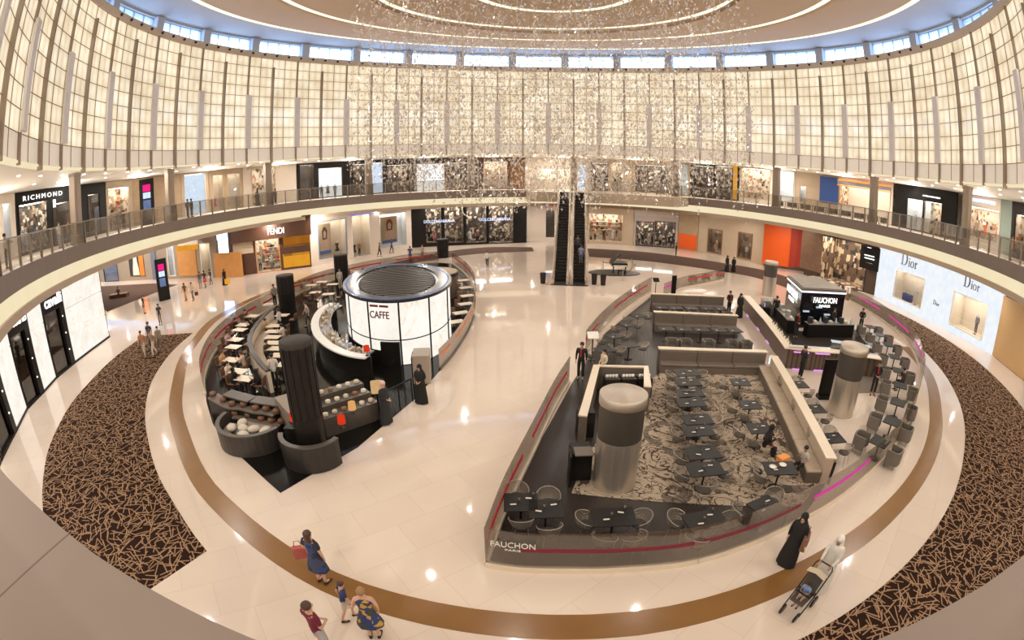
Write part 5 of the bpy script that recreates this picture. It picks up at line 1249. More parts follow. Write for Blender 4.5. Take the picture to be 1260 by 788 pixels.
for k in range(12): p=R[(6*k)%N]; MB().cyl((p[0],p[1],.02),(p[0],p[1],h),.045,n=6).build('black_mullion',m_black,t); mb=MB(); seg(0,N,h*.40,h*.415,-.05,.02,mb); mb.build('black_band',m_black,t)
seg(0,N,h-.05,h+.10,-.62,.12).build('roof_ring',M('blue_grey_ring',(.030,.030,.038),.2,.1,.1,2,.4),t)
seg(0,N,h+.10,h+.112,-.10,-.04).build('blue_reflection_band',EM('blue_reflection',(.15,.28,.95),.55,.3,1.0),t)  # glowing band stands in for blue reflections on the rim
mb=MB(); mb.prism([(p[0],p[1]) for p in ell(1,0,N,-.76,-.76)],h-.08,h-.02); mb.build('roof_deck',m_black,t)
mb=MB()
bb=bdep-.8; aa=alat-.8
for i in range(22):
    y=-bb+2*bb*(i+.5)/22; x=aa*math.sqrt(max(0,1-(y/bb)**2)); mb.box((dc.x-y*math.sin(hd),dc.y+y*math.cos(hd),h+.02),(2*x,.16,.10),hd)
sl=mb.build('roof_slats',M('dark_slats',(.035,.028,.024),.35,0,.2),t)
RR=ell(1,0,N); azl=math.atan2(*ray(493,440)[:2]); sel=[i for i in range(N) if not(math.atan2(RR[i][0],RR[i][1])>azl and RR[i][1]<dc.y+.3)]
i0=[i for i in sel if (i-1)%N not in sel][0]; cnt=len(sel); mb=MB(); seg(i0,i0+cnt-1,.02,.78,.02,.07,mb); mb.build('black_plinth',m_black,t)
# lettering on the drum
def on_drum(pxx,pyy):
    r=ray(pxx,pyy); az=math.atan2(r[0],r[1]); best=None
    R=ell(1,0,360)
    for p in R:
        if abs(math.atan2(p[0],p[1])-az)<.004 and (best is None or math.hypot(p[0],p[1])<best[0]): best=(math.hypot(p[0],p[1]),p)
    p=Vector((best[1][0],best[1][1],0)); return p,HT(p,pxx,pyy)
m_let=M('dark_red_lettering',(.18,.02,.012),.4)
pa,za=on_drum(455,386); pb,zb_=on_drum(479,388); X=(pb-pa).normalized(); n=Vector((X.y,-X.x,0)); c=(pa+pb)/2+n*.10
text('CAFFE','sign_lettering',m_let,t,(c.x,c.y,(za+zb_)/2),X,(0,0,1),(pb-pa).length,.36,.03,.01)
for q,w_ in ((-.27,.42),(.24,.46)):
    cc=c+X*(pb-pa).length*q; MB().box((cc.x,cc.y,(za+zb_)/2+.42),((pb-pa).length*w_,.03,.10),math.atan2(X.y,X.x)).build('sign_strip',m_let,t)
# dark doorway in the drum front
pa,za=on_drum(469,432); pb,zb_=on_drum(490,434); X=(pb-pa).normalized(); n=Vector((X.y,-X.x,0)); c=(pa+pb)/2+n*.06; MB().box((c.x,c.y,.62),((pb-pa).length+.1,.16,1.24),math.atan2(X.y,X.x)).build('doorway',m_black,t)
# second round roof
c0=G(533,334,1.9); w_=(G(563,334,1.9)-G(503,334,1.9)).length/2; t=thing('round_pavilion','low round pavilion with a tan top behind the glowing drum','pavilion',(c0.x,c0.y,0))
MB().lathe([(w_*.94,.02),(w_*.96,1.62)],(c0.x,c0.y,0),48).build('side_wall',M('dark_taupe_panel',(.12,.09,.07),.4,0,.1),t); MB().lathe([(w_,1.62),(w_*1.02,1.66),(w_*1.02,1.84),(w_,1.88)],(c0.x,c0.y,0),48,smooth=False).build('rim',m_black,t); MB().lathe([(w_*.96,1.85),(w_*.96,1.90)],(c0.x,c0.y,0),48,smooth=False).build('top',M('tan_top',(.40,.29,.19),.5,0,.15,1),t)
# crescent bar
zb=1.1; cr=smooth_path(px((409,373),(398,379),(391,387),(387.5,398),(391,411),(403,423),(419,431.5),(436,436.5),(452,438.5),z=zb),5)
t=thing('crescent_bar','crescent bar with a bright white top around the glowing drum','bar',(cr[18].x,cr[18].y,0))
MB().ribbon(cr,.24,1.03,zb).build('counter_top',M('white_counter',(.86,.84,.82),.2,0,.03),t); MB().ribbon([p*1.0+Vector((.12,.12,0)) for p in cr],.10,.0,1.03).build('counter_front',m_black,t)
inner=[p+(Vector((dc.x,dc.y,0))-Vector((p.x,p.y,0))).normalized()*.62 for p in cr]
MB().ribbon(inner,.34,.98,1.04).build('work_shelf',M('steel_shelf',(.40,.36,.32),.3,.7),t)
cols=[(.55,.45,.33),(.62,.55,.45),(.30,.20,.12),(.70,.66,.60),(.45,.50,.62)]
spots=[]
for tr in range(900):
    if len(spots)>=64: break
    p=inner[1+int(random.random()*(len(inner)-2))]; d=(Vector((dc.x,dc.y,0))-Vector((p.x,p.y,0))).normalized(); q=Vector((p.x,p.y,0))+d*random.uniform(-.26,.26)
    if all((q-w).length>.245 for w in spots): spots.append(q)
for i,p in enumerate(spots):
    k=i%3
    if k==0: m_=MB().lathe([(.055,0),(.06,.18),(.025,.26),(.025,.34)],(p.x,p.y,1.041),8); nm,lb='bottle','bottle on the work shelf behind the crescent bar'
    elif k==1: m_=MB().lathe([(.06,0),(.10,.11),(.095,.11),(.05,.012)],(p.x,p.y,1.041),8); nm,lb='coffee_cup','cup on the work shelf behind the crescent bar'
    else: m_=MB().bbox((p.x,p.y,1.121),(.17,.16,.16),.02,i); nm,lb='food_box','small food box on the work shelf behind the crescent bar'
    tag(m_.build(nm,M('ware_%d'%(i%5),cols[i%5],.4)),lb,nm.split('_')[-1],lb.split(' on ')[0]+' row behind the crescent bar')
def lamp(pxx,pyy,zl,mat,label,sz=.26):
    p=G(pxx,pyy,zl); t=thing('table_lamp',label,'lamp',(p.x,p.y,zl-.34)); MB().lathe([(.10,0),(.10,.02),(.02,.03),(.02,.2)],(p.x,p.y,zl-.34),12).build('stand',m_darkmetal,t); MB().lathe([(sz*.55,-.13),(sz*.5,.13)],(p.x,p.y,zl),14).build('lamp_shade',mat,t)
    return p
m_redl=EM('red_lampshade',(.85,.05,.015),.8,.25,8); m_orl=EM('amber_lampshade',(.95,.45,.15),.8,.2,8)
lamp(451,429,1.44,m_redl,'red lamp on the near end of the crescent bar')
# S shaped divider with bench
dv=smooth_path(px((334,380),(322,391),(311,405.5),(307,418),(311,433),(320,446),(330,456),z=1.1),6)
t=thing('curved_banquette','curved cream banquette divider with a dark cap in the left cafe','banquette',(dv[15].x,dv[15].y,0))
MB().ribbon(dv,.10,.02,1.04).build('divider_wall',m_creamtop,t); MB().ribbon(dv,.13,1.04,1.10).build('cap_rail',m_darkmetal,t)
bi=[p+Vector((.42,.10,0)) for p in dv[2:-4]]; MB().ribbon(bi,.28,.02,.36).build('bench_base',m_black,t); MB().ribbon(bi,.28,.36,.47).build('bench_seat',M('cream_cushion',(.42,.33,.245),.7),t)
# tables
def ctab(x,y,rz,label,sc=1): 
    p=G(x,y,.75); p.z=0; use(TC,p,rz,label,z=.02); return p
OUT=[(311,389),(299,400),(295,406),(290,418),(287,427),(285,443),(293,457),(301,466)]
outp=[];inp=[]
for i,(x,y) in enumerate(OUT):
    p=ctab(x,y,-.12,'%s outer cream cafe table from the far end'%ringnames[i]); outp.append(p)
    for s,wd in ((-1,'glass side'),(1,'divider side')): q=p+Vector((.78*s,.05,0)); use(PS_,q,toward(q,p),'brown chair on the %s of the %s outer cafe table from the far end'%(wd,ringnames[i]),z=.02)
INN=[(347,388),(337,401),(336,408),(335.5,415),(336,422),(340,429),(344,437.5),(352,449)]
for i,(x,y) in enumerate(INN):
    p=ctab(x,y,0,'%s inner cream cafe table from the far end'%ringnames[i]); inp.append(p)
    q=p+Vector((.80,-.02,0)); use(PS_,q,toward(q,p),'brown chair at the %s inner cafe table from the far end'%ringnames[i],z=.02)
# far tables between the dark pillars
for i,(x,y) in enumerate(((383,351),(396,347),(409,350),(388,360),(404,362),(441,334),(458,331),(476,328))):
    p=ctab(x,y,.1,'%s far cafe table from the left, cream topped'%ringnames[i])
    for s in (-1,1): q=p+Vector((.78*s,.1,0)); use(PS_,q,toward(q,p),'brown chair %s of the %s far cafe table from the left'%('left' if s<0 else 'right',ringnames[i]),z=.02)
for i,(x,y) in enumerate(((570,345),(573,354),(575,364),(573,374),(567,385),(561,396))):
    p=ctab(x,y,.5,'%s cream table from the far end right of the drum'%ringnames[i])
    q=p+Vector((-.5,.65,0)); use(PS_,q,toward(q,p),'brown chair at the %s table from the far end right of the drum'%ringnames[i],z=.02)
# near counters, grey tables with brown tub chairs
m_gtop=M('grey_counter_top',(.085,.070,.060),.35,0,.1,2)
for i,((xa,ya),(xb,yb)) in enumerate((((280,483),(309,491)),((313,491),(348,496)))):
    a,b=G(xa,ya,1.0),G(xb,yb,1.0); c=(a+b)/2; U=(b-a).normalized(); rz=math.atan2(U.y,U.x); t=thing('service_counter',('left' if i==0 else 'right')+' black counter with a grey top behind the brown tub chairs','counter',(c.x,c.y,0))
    MB().box((c.x,c.y,.47),((b-a).length,.5,.90),rz).build('body',m_black,t); MB().bbox((c.x,c.y,.97),((b-a).length+.1,.62,.07),.015,rz).build('counter_top',m_gtop,t)
m_choc=M('chocolate_cake',(.13,.055,.025),.45,0,.3,9)
for nm,zs,hh,pts in (('upper',.80,.78,((262,487),(275,494),(286,499),(300,500),(315,504),(328,505),(341,508))),('lower',.52,.50,((290,510),(306,513),(322,517),(335,519),(347,520)))):
    pp=[G(x,y,hh) for x,y in pts]; t=thing('display_ledge','%s grey display ledge of chocolate cakes before the black counters'%nm,'display case',(pp[2].x,pp[2].y,0))
    pl_=smooth_path([Vector((q.x,q.y,0)) for q in pp],3); MB().ribbon(pl_,.27,.02,hh-.06).build('body',m_black,t); MB().ribbon(pl_,.29,hh-.06,hh).build('ledge_top',M('grey_ledge',(.15,.125,.105),.3,0,.1,2),t)
    for i,q in enumerate(pp):
        o=MB().lathe([(.16,0),(.17,.10),(.14,.15),(.02,.16)],(q.x,q.y,hh+.001),14).build('chocolate_cake',m_choc); tag(o,'%s chocolate cake from the left on the %s display ledge'%(ringnames[i],nm),'cake')
# grey curved tubs of seating
def bowl(c,r,a0,a1,hh,mat,label,cush=0):
    t=thing('curved_sofa',label,'sofa',(c.x,c.y,0)); pts=[Vector((c.x+r*math.cos(R_(a)),c.y+r*math.sin(R_(a)),0)) for a in range(a0,a1+1,10)]
    MB().ribbon(pts,.06,.02,hh).build('shell',mat,t); MB().ribbon([c+(p-c)*.99 for p in pts],.09,hh,hh+.05).build('rim',m_gtop,t)
    pin=[c+(p-c)*.78 for p in pts]; MB().ribbon(pin,.19,.02,.42).build('seat',M('grey_sofa',(.30,.25,.21),.8,0,.15),t)
    if cush: MB().lathe([(r*.55,.02),(r*.57,.46),(r*.5,.49)],(c.x,c.y,0),24).build('ottoman',M('grey_sofa',(.30,.25,.21),.8),t)
    for k in range(cush):
        a=R_(a0+(a1-a0)*(k+.5)/cush); q=c+Vector((math.cos(a),math.sin(a),0))*r*(.62 if k%2 else .34)
        o=MB().sph((q.x,q.y,.62),(.26,.20,.13),10,6,a+PI/2).build('cushion',M('white_cushion',(.62,.55,.46),.85,0,.08)); tag(o,'white cushion on the grey curved sofa, %s from the left'%ringnames[k],'cushion')
    return t
c=G(318,548); c=c+Vector((c.x,c.y,0)).normalized()*.6; c.z=0
bowl(c,1.42,170,345,.80,M('grey_shell',(.048,.040,.035),.4,0,.1),'grey curved sofa shell at the near left tip of the left cafe',6)
cc=Vector((P1b.x,P1b.y,0)); bowl(cc+Vector((-.05,.12,0)),1.08,195,345,.95,M('dark_shell',(.024,.020,.018),.4,0,.1),'dark curved sofa shell around the nearest charcoal pillar',0)
# cake counter near the aisle
t0=G(428,505); ca_=thing('cake_counter','stepped cake counter with red and orange lamps near the host desk','display case',tuple(t0))
a,b=G(404,541),G(470,518); U=(b-a).normalized(); rz=math.atan2(U.y,U.x); L=(b-a).length; N=Vector((-U.y,U.x,0)); c=(a+b)/2
for i in range(3): 
    cc=c+N*(.35+.55*i); MB().box((cc.x,cc.y,(.75+.2*i)/2+.02),(L,.52,.75+.2*i),rz).build('step_shelf',M('grey_shelf',(.085,.070,.058),.3,0,.2,2),ca_)
for i in range(18):
    r_=i//6; cc=a+U*L*((i%6)+.5)/6+N*(.35+.55*r_); o=MB().lathe([(.13,0),(.13,.08),(.11,.10),(.02,.11)],(cc.x,cc.y,.772+.2*r_),12,.8,.8).build('cake',M('cake_%d'%(i%4),((.70,.62,.50),(.62,.50,.36),(.25,.12,.06),(.72,.66,.58))[i%4],.6)); tag(o,'small round cake on the stepped counter','cake','cakes on the stepped counter')
a2=a-U*.9+N*1.2; MB().box((a2.x,a2.y,.62),(.55,1.9,1.2),rz).build('side_cabinet',M('beige_cabinet',(.24,.19,.15),.4,0,.2,2),ca_)
def lampon(p,z,mat,label,sz=.26): 
    t=thing('table_lamp',label,'lamp',(p.x,p.y,z)); MB().lathe([(.10,0),(.10,.02),(.02,.03),(.02,.2)],(p.x,p.y,z),12).build('stand',m_darkmetal,t); MB().lathe([(sz*.55,.18),(sz*.5,.46)],(p.x,p.y,z),14).build('lamp_shade',mat,t)
for (x,y,zl,mt,lb) in ((361,514,1.0,m_redl,'red lamp on the near counter beside the nearest charcoal pillar'),(420,517,.78,m_redl,'red lamp at the front of the cake counter'),(433,500,1.0,m_orl,'orange lamp in the middle of the cake counter')):
    p=G(x,y,zl+.3); lampon(p,zl+.0,mt,lb)
pp=G(361,514,1.3); o=MB().box((pp.x,pp.y,.50),(.7,.5,.98)).build('lamp_pedestal',m_black); tag(o,'black pedestal under the red lamp beside the nearest charcoal pillar','pedestal')
p=G(463,477,1.35); t=thing('cube_lamp','orange glowing cube lamp on a tall black post beside the man in a headscarf','lamp',(p.x,p.y,0)); MB().bbox((p.x,p.y,1.37),(.42,.42,.40),.03,.3).build('lamp_shade',EM('amber_cube',(.90,.50,.22),.75,.3,5),t); MB().cyl((p.x,p.y,.03),(p.x,p.y,1.17),.05).build('post',m_black,t); MB().lathe([(.2,.0),(.2,.03)],(p.x,p.y,.02),14).build('base',m_black,t)
# host desk and wire fence
p=G(521,474); p=p+Vector((p.x,p.y,0)).normalized()*.6; hh=HT(p,519,433); t=thing('host_desk','tall grey brown host desk block at the aisle entrance of the left cafe','desk',tuple(p)); MB().bbox((p.x,p.y,hh/2),(.75,1.05,hh),.02,.12).build('block',M('greige_block',(.38,.31,.25),.4,0,.08),t); MB().box((p.x-.40,p.y-.1,hh*.47),(.04,.85,hh*.9),.12).build('front_panel',m_black,t)
fpp=px((476,512),(492,506),(508,494)); t=thing('wire_fence','low wire fence with a black rail beside the host desk','fence',tuple(fpp[1])); f0,f1=fpp[0],fpp[2]
MB().cyl((f0.x,f0.y,1.0),(f1.x,f1.y,1.0),.035).build('top_rail',m_black,t)
for k in range(3): q=f0.lerp(f1,k/2); MB().cyl((q.x,q.y,0),(q.x,q.y,1.0),.03).build('post',m_black,t)
mb=MB()
for k in range(7):
    for s in (0,1):
        a=f0.lerp(f1,k/7); b=f0.lerp(f1,min(1,(k+2.2)/7)); z0,z1=(.08,.95) if s else (.95,.08); mb.cyl((a.x,a.y,z0),(b.x,b.y,z1),.007,n=4)
mb.build('wire_net',m_darkmetal,t)
# ---------- escalators and landing bridge ----------
Bm=G(700.5,350.5); az=math.atan2(*ray(704,240)[:2]); bd=math.hypot(Bm.x,Bm.y); RUN=13.4
Tp=Vector((math.sin(az)*(bd+RUN),math.cos(az)*(bd+RUN),0)); fw=(Tp-Bm).normalized(); fw.z=0; rt=Vector((fw.y,-fw.x,0)); RUN=(Tp-Bm).length
m_step=M('dark_ribbed_step',(.022,.018,.016),.45,.4,.2,20); m_stl=M('champagne_steel',(.55,.46,.37),.28,.85,.06)
def esc(off,label):
    o=Bm+rt*off; t=thing('escalator',label,'escalator',tuple(o)); Wd=.50
    def pt(s,side,up): 
        s0,s1=1.2,RUN-.6; z=ZD*max(0,min(1,(s-s0)/(s1-s0))); v=o+fw*s+rt*side; return Vector((v.x,v.y,z+up))
    ss=[-.3,1.2]+[1.2+(RUN-1.8)*k/8 for k in range(1,9)]+[RUN+.3]
    mb=MB(); rg=[[tuple(pt(s,-Wd-.22,max(-.85,-pt(s,0,0).z+.005))),tuple(pt(s,Wd+.22,max(-.85,-pt(s,0,0).z+.005))),tuple(pt(s,Wd+.22,.02)),tuple(pt(s,-Wd-.22,.02))] for s in ss]; mb.loft(rg,smooth=False).build('truss',m_stl,t)
    n=30
    for k in range(n):
        s=1.2+(RUN-1.8)*(k+.5)/n; p=pt(s,0,.09); MB().box(tuple(p),(2*Wd,(RUN-1.8)/n*1.0,.20),math.atan2(rt.y,rt.x)).build('step',m_step,t)
    p=pt(.4,0,.035); MB().box(tuple(p),(2*Wd+.5,1.7,.05),math.atan2(rt.y,rt.x)).build('comb_plate',m_darkmetal,t)
    for sd in (-1,1):
        a=[pt(s,sd*(Wd+.12),.03) for s in ss]; b=[pt(s,sd*(Wd+.12),.98) for s in ss]; e=rt*.02
        MB().loft([[tuple(x-e),tuple(x+e),tuple(y+e),tuple(y-e)] for x,y in zip(a,b)],smooth=False).build('balustrade',m_glassr,t)
        MB().tube([pt(-.35,sd*(Wd+.12),.75)]+b+[pt(RUN+.4,sd*(Wd+.12),.8)],.055,6).build('handrail',m_stl,t)
        MB().loft([[tuple(pt(s,sd*(Wd+.12)-.10,.02)),tuple(pt(s,sd*(Wd+.12)+.10,.02)),tuple(pt(s,sd*(Wd+.12)+.10,.22)),tuple(pt(s,sd*(Wd+.12)-.10,.22))] for s in ss],smooth=False).build('skirt',m_stl,t)
    return t
esc(-.80,'left escalator of the pair rising to the upper walkway'); esc(.80,'right escalator of the pair, with two riders')
def escpt(off,s): 
    k=int((s-1.2)/(RUN-1.8)*30); s=1.2+(RUN-1.8)*(k+.5)/30; o=Bm+rt*off+fw*s; return Vector((o.x,o.y,ZD*(k+.5)/30+.192))
tl=Tp+fw*.35; bl_=tl-rt*4.6; br_=tl+rt*11.5; pL=math.degrees(polar(bl_)[0]); pR=math.degrees(polar(br_)[0])
poly=[(bl_.x,bl_.y),(br_.x,br_.y)]+[tuple(POd(pR+(pL-pR)*k/10,31.05)[:2]) for k in range(11)]
mb=MB(); mb.prism(poly,6.35,ZD+.01); struct(mb.build('landing_bridge',M('beige_fascia',(.50,.39,.29),.5,0,.06)),'beige landing at the top of the escalators','landing')
def straight_rail(a,b,label):
    t=thing('railing',label,'railing',tuple((a+b)/2)); d=b-a; n=max(2,int(d.length/1.5)); e=Vector((0,0,1))
    MB().cyl(tuple(a+e*1.36),tuple(b+e*1.36),.035).build('handrail',m_post,t); MB().ribbon([a,b],.01,ZD+.1,ZD+1.3).build('glass',m_glassr,t)
    for k in range(n+1): q=a.lerp(b,k/n); MB().cyl(tuple(q),tuple(q+e*1.36),.03).build('post',m_post,t)
zz=Vector((0,0,ZD+.02)); straight_rail(bl_+zz+fw*.15,tl-rt*1.7+zz+fw*.15,'short glass railing left of the escalator top'); straight_rail(tl+rt*1.7+zz+fw*.15,br_+zz+fw*.15,'glass railing right of the escalator top')
# ---------- chandelier ----------
def crystal_mat():
    m,nt,out=nodes('crystal'); g=nt.nodes.new('ShaderNodeBsdfGlossy'); g.inputs['Roughness'].default_value=.12; g.inputs[0].default_value=(.95,.90,.84,1)
    d=nt.nodes.new('ShaderNodeBsdfTranslucent'); d.inputs[0].default_value=(.85,.78,.70,1); t=nt.nodes.new('ShaderNodeBsdfTransparent')
    m1=nt.nodes.new('ShaderNodeMixShader'); m1.inputs[0].default_value=.5; lk(nt,g.outputs[0],m1.inputs[1]); lk(nt,d.outputs[0],m1.inputs[2])
    m2=nt.nodes.new('ShaderNodeMixShader'); m2.inputs[0].default_value=.52; lk(nt,t.outputs[0],m2.inputs[1]); lk(nt,m1.outputs[0],m2.inputs[2]); lk(nt,m2.outputs[0],out.inputs[0]); return m
rnd=random.Random(3)
ch=thing('crystal_chandelier','huge round curtain of crystal strands hanging from the ceiling centre','chandelier',(C0X,C0Y,24.0))
vs=[];fs=[]
RC=13.2
nst=0
while nst<900:
    r=RC*math.sqrt(rnd.random()); a=rnd.random()*2*PI
    x,y=C0X+r*math.sin(a),C0Y+r*math.cos(a); nst+=1
    swirl=.5+.5*math.sin(a*2+r*.45)
    zb=6.6+2.6*swirl*(r/RC)+rnd.uniform(0,1.6); zt=23.0-.0*r
    n=int(rnd.uniform(22,32)); dens=1.6
    for k in range(n):
        z=zb+(zt-zb)*(rnd.random()**1.18); s=rnd.uniform(.045,.085); h=rnd.uniform(.8,1.7)*s; q=rnd.random()*PI; i=len(vs)
        ca,sa=math.cos(q)*s,math.sin(q)*s; jx,jy=x+rnd.uniform(-.12,.12),y+rnd.uniform(-.12,.12); tl2=rnd.uniform(-.5,.5)*s
        vs+=[(jx+tl2,jy,z-h),(jx+ca,jy+sa,z),(jx-sa*.5,jy+ca*.5,z),(jx-ca,jy-sa,z),(jx+sa*.5,jy-ca*.5,z),(jx-tl2,jy,z+h)]
        fs+=[(i,i+2,i+1),(i,i+3,i+2),(i,i+4,i+3),(i,i+1,i+4),(i+5,i+1,i+2),(i+5,i+2,i+3),(i+5,i+3,i+4),(i+5,i+4,i+1)]
mb=MB(); mb.v=vs; mb.f=fs; mb.sm=[False]*len(fs); o=mb.build('crystals',crystal_mat(),ch,recalc=False); o['kind']='stuff'; o['label']='clear crystal drops'
mb=MB(); mb.lathe([(RC+.2,23.15),(RC+.2,23.35),(RC-.1,23.35),(RC-.1,23.15)],(C0X,C0Y,0),64,cap=False,smooth=False); mb.build('mounting_ring',m_ceil,ch)
# ---------- piano, bins, screens ----------
c=G(756,336); mb=MB(); mb.lathe([(1.9,0),(1.9,.05),(1.85,.06)],(c.x,c.y,0),40,1.35,.85); tag(mb.build('stage_mat',m_black),'black round mat under the grand piano','mat')
pc=c+Vector((.4,.2,.06)); t=thing('grand_piano','black grand piano on the black round mat right of the escalators','piano',tuple(pc))
out=[(-.75,-.7),(.75,-.7),(.78,.1),(.65,.55),(.35,.75),(.15,1.0),(-.1,1.15),(-.5,1.1),(-.72,.8)]
P_=[(pc.x+x,pc.y+y) for x,y in out]; MB().prism(P_,.72,1.02).build('case',m_dark,t)
MB().hexa([(pc.x-.72,pc.y-.4,1.03),(pc.x-.66,pc.y-.4,1.03),(pc.x-.66,pc.y+1.0,1.03),(pc.x-.72,pc.y+1.0,1.03),(pc.x+.1,pc.y-.4,1.85),(pc.x+.16,pc.y-.4,1.82),(pc.x+.16,pc.y+.8,1.82),(pc.x+.1,pc.y+.8,1.85)]).build('lid',m_dark,t)
MB().box((pc.x,pc.y-.82,.80),(1.3,.22,.10)).build('keyboard',M('ivory_keys',(.7,.68,.62),.3),t)
for x,y in ((-.6,-.6),(.6,-.6),(-.3,.85)): MB().cyl((pc.x+x,pc.y+y,.02),(pc.x+x,pc.y+y,.72),.05,.07).build('leg',m_dark,t)
t=thing('piano_bench','black bench before the grand piano','bench',(pc.x,pc.y-1.45,.06)); MB().bbox((pc.x,pc.y-1.45,.50),(.8,.36,.10),.02).build('seat',m_dark,t)
for x in (-.3,.3):
    for y in (-.12,.12): MB().cyl((pc.x+x,pc.y-1.45+y,.065),(pc.x+x,pc.y-1.45+y,.46),.025).build('leg',m_dark,t)
st=[G(742,334),G(757,326),G(777,330),G(781,337),G(766,345)]
names_=['left of','behind','at the far right of','at the right of','in front of']
for i,q in enumerate(st):
    t=thing('rope_post','steel rope post '+names_[i]+' the grand piano','post',tuple(q)); MB().lathe([(.17,0),(.17,.02),(.03,.04),(.025,.95),(.04,.97),(.03,1.02)],q,12).build('post',m_stl,t)
    if i<4:
        b=st[i+1]; MB().tube([q.lerp(b,k/8)+Vector((0,0,.92-.35*math.sin(PI*k/8))) for k in range(9)],.025,5).build('rope',M('dark_rope',(.10,.07,.05),.8),t)
def bin_(q,z,label,r=.26,h=.95):
    t=thing('litter_bin',label,'bin',(q.x,q.y,z)); MB().lathe([(r*.8,.0),(r,h*.9),(r,h*.92)],(q.x,q.y,z),18).build('body',m_darkmetal,t); MB().lathe([(r*1.03,h*.92),(r*1.03,h*.97),(r*.6,h),(r*.55,h*.985)],(q.x,q.y,z),18).build('lid',m_black,t)
bin_(G(668,349),0,'black litter bin left of the escalators'); bin_(G(731,350),0,'black litter bin just right of the escalators'); bin_(G(742,351),0,'black tapered litter bin in front of the piano mat')
q=PO(Wl(209,265,33.2)[0],33.2); bin_(q,ZD,'black litter bin on the upper walkway beside a column',.35,1.25)
q=G(674,350); t=thing('sign_post','small steel sign post at the left foot of the escalators','post',tuple(q)); MB().cyl((q.x,q.y,.02),(q.x,q.y,.9),.03).build('post',m_stl,t); MB().lathe([(.18,0),(.18,.02)],q,12).build('base',m_stl,t); MB().box((q.x,q.y-.03,.8),(.3,.03,.3)).build('panel',M('blue_card',(.25,.4,.7),.4),t)
def screen(q,z,hgt,label,wd=1.25,rz=0):
    t=thing('directory_screen',label,'screen',(q.x,q.y,z)); X=Vector((math.cos(rz),math.sin(rz),0)); Y=Vector((-math.sin(rz),math.cos(rz),0)); c=Vector((q.x,q.y,z))
    MB().bbox(tuple(c+Vector((0,0,hgt/2))),(wd,.35,hgt),.03,rz).build('housing',m_black,t)
    for nm,zc,hh,mt in (('pink_screen',.80,.15,m_screenp),('pale_screen',.64,.13,m_screenb),('video_screen',.44,.20,EM('dim_video',(.25,.33,.6),.6,.6,6))):
        p=c-Y*.185+Vector((0,0,zc*hgt)); MB().box(tuple(p),(wd*.52,.02,hh*hgt),rz).build(nm,mt,t)
    return t
q=G(203,369.5); h=HT(q,197,318.5); screen(q,0,h,'tall black directory screen on the lower floor beside the side passage',1.25,away(q)+.15)
q=PO(Wl(181,250,35.5)[0],35.5); screen(q,ZD,4.2,'tall black directory screen on the upper walkway',1.5,away(q))
# ---------- stroller, bags ----------
def stroller(q,rz):
    t=thing('stroller','dark stroller with a cream hood pushed by the man in white','stroller',tuple(q),rz=rz); 
    def b(mb,nm,mt,par=None):
        o=mb.build(nm,mt); o.parent=par or t; return o
    for x,y,r in ((-.27,.30,.15),(.27,.30,.15),(-.22,-.42,.12),(.22,-.42,.12)):
        mb=MB(); mb.tube([(x,y+r*math.cos(2*PI*k/14),r+r*.92*math.sin(2*PI*k/14)) for k in range(14)],.028,6,True); w_=b(mb,'wheel',m_black); mb=MB(); mb.cyl((x-.02,y,r),(x+.02,y,r),r*.75,n=12); b(mb,'hub',m_darkmetal,w_)
    mb=MB(); 
    for x in (-.26,.26): mb.tube([(x,-.40,.16),(x,.05,.55),(x,.55,1.0)],.018,6); mb.tube([(x,.30,.16),(x,.05,.55)],.018,6)
    mb.cyl((-.26,.05,.55),(.26,.05,.55),.018); b(mb,'frame',m_darkmetal)
    mb=MB(); mb.tube([(-.26,.55,1.0),(-.2,.62,1.05),(.2,.62,1.05),(.26,.55,1.0)],.02,6); b(mb,'handle',m_black)
    mb=MB(); mb.loft([[(-.2,-.35,.42),(.2,-.35,.42),(.2,-.33,.47),(-.2,-.33,.47)],[(-.21,.05,.46),(.21,.05,.46),(.21,.05,.52),(-.21,.05,.52)],[(-.21,.32,.92),(.21,.32,.92),(.21,.28,.96),(-.21,.28,.96)]],smooth=False); b(mb,'seat',m_tubd)
    rg=[]
    for k in range(7):
        a=R_(10+100*k/6); rg.append([(x,.22+.30*math.cos(a)*(1-abs(x)*.6)-.06,.78+.36*math.sin(a)*(1-abs(x)*.8)) for x in (-.27,-.18,0,.18,.27)])
    mb=MB(); vs=[p for r in rg for p in r]; mb.add(vs,[(i*5+j,i*5+j+1,i*5+j+6,i*5+j+5) for i in range(6) for j in range(4)],True); b(mb,'hood',M('cream_hood',(.52,.42,.30),.8))
    mb=MB(); mb.tube([(-.24,.0,.62),(-.2,-.22,.66),(.2,-.22,.66),(.24,.0,.62)],.022,6); b(mb,'bumper_bar',m_black)
    return t
def bag(p,sz,col,label,rz=0,name='handbag',handle=True):
    t=thing(name,label,'bag',tuple(p),rz=rz); mb=MB(); mb.bbox((0,0,sz[2]/2),sz,.015); o=mb.build('body',cloth(col)); o.parent=t
    if handle: mb=MB(); mb.tube([(-sz[0]*.3,0,sz[2]*.98),(-sz[0]*.2,0,sz[2]*1.5),(sz[0]*.2,0,sz[2]*1.5),(sz[0]*.3,0,sz[2]*.98)],.012,5); o=mb.build('handle',cloth(tuple(c*.6 for c in col))); o.parent=t
    return t
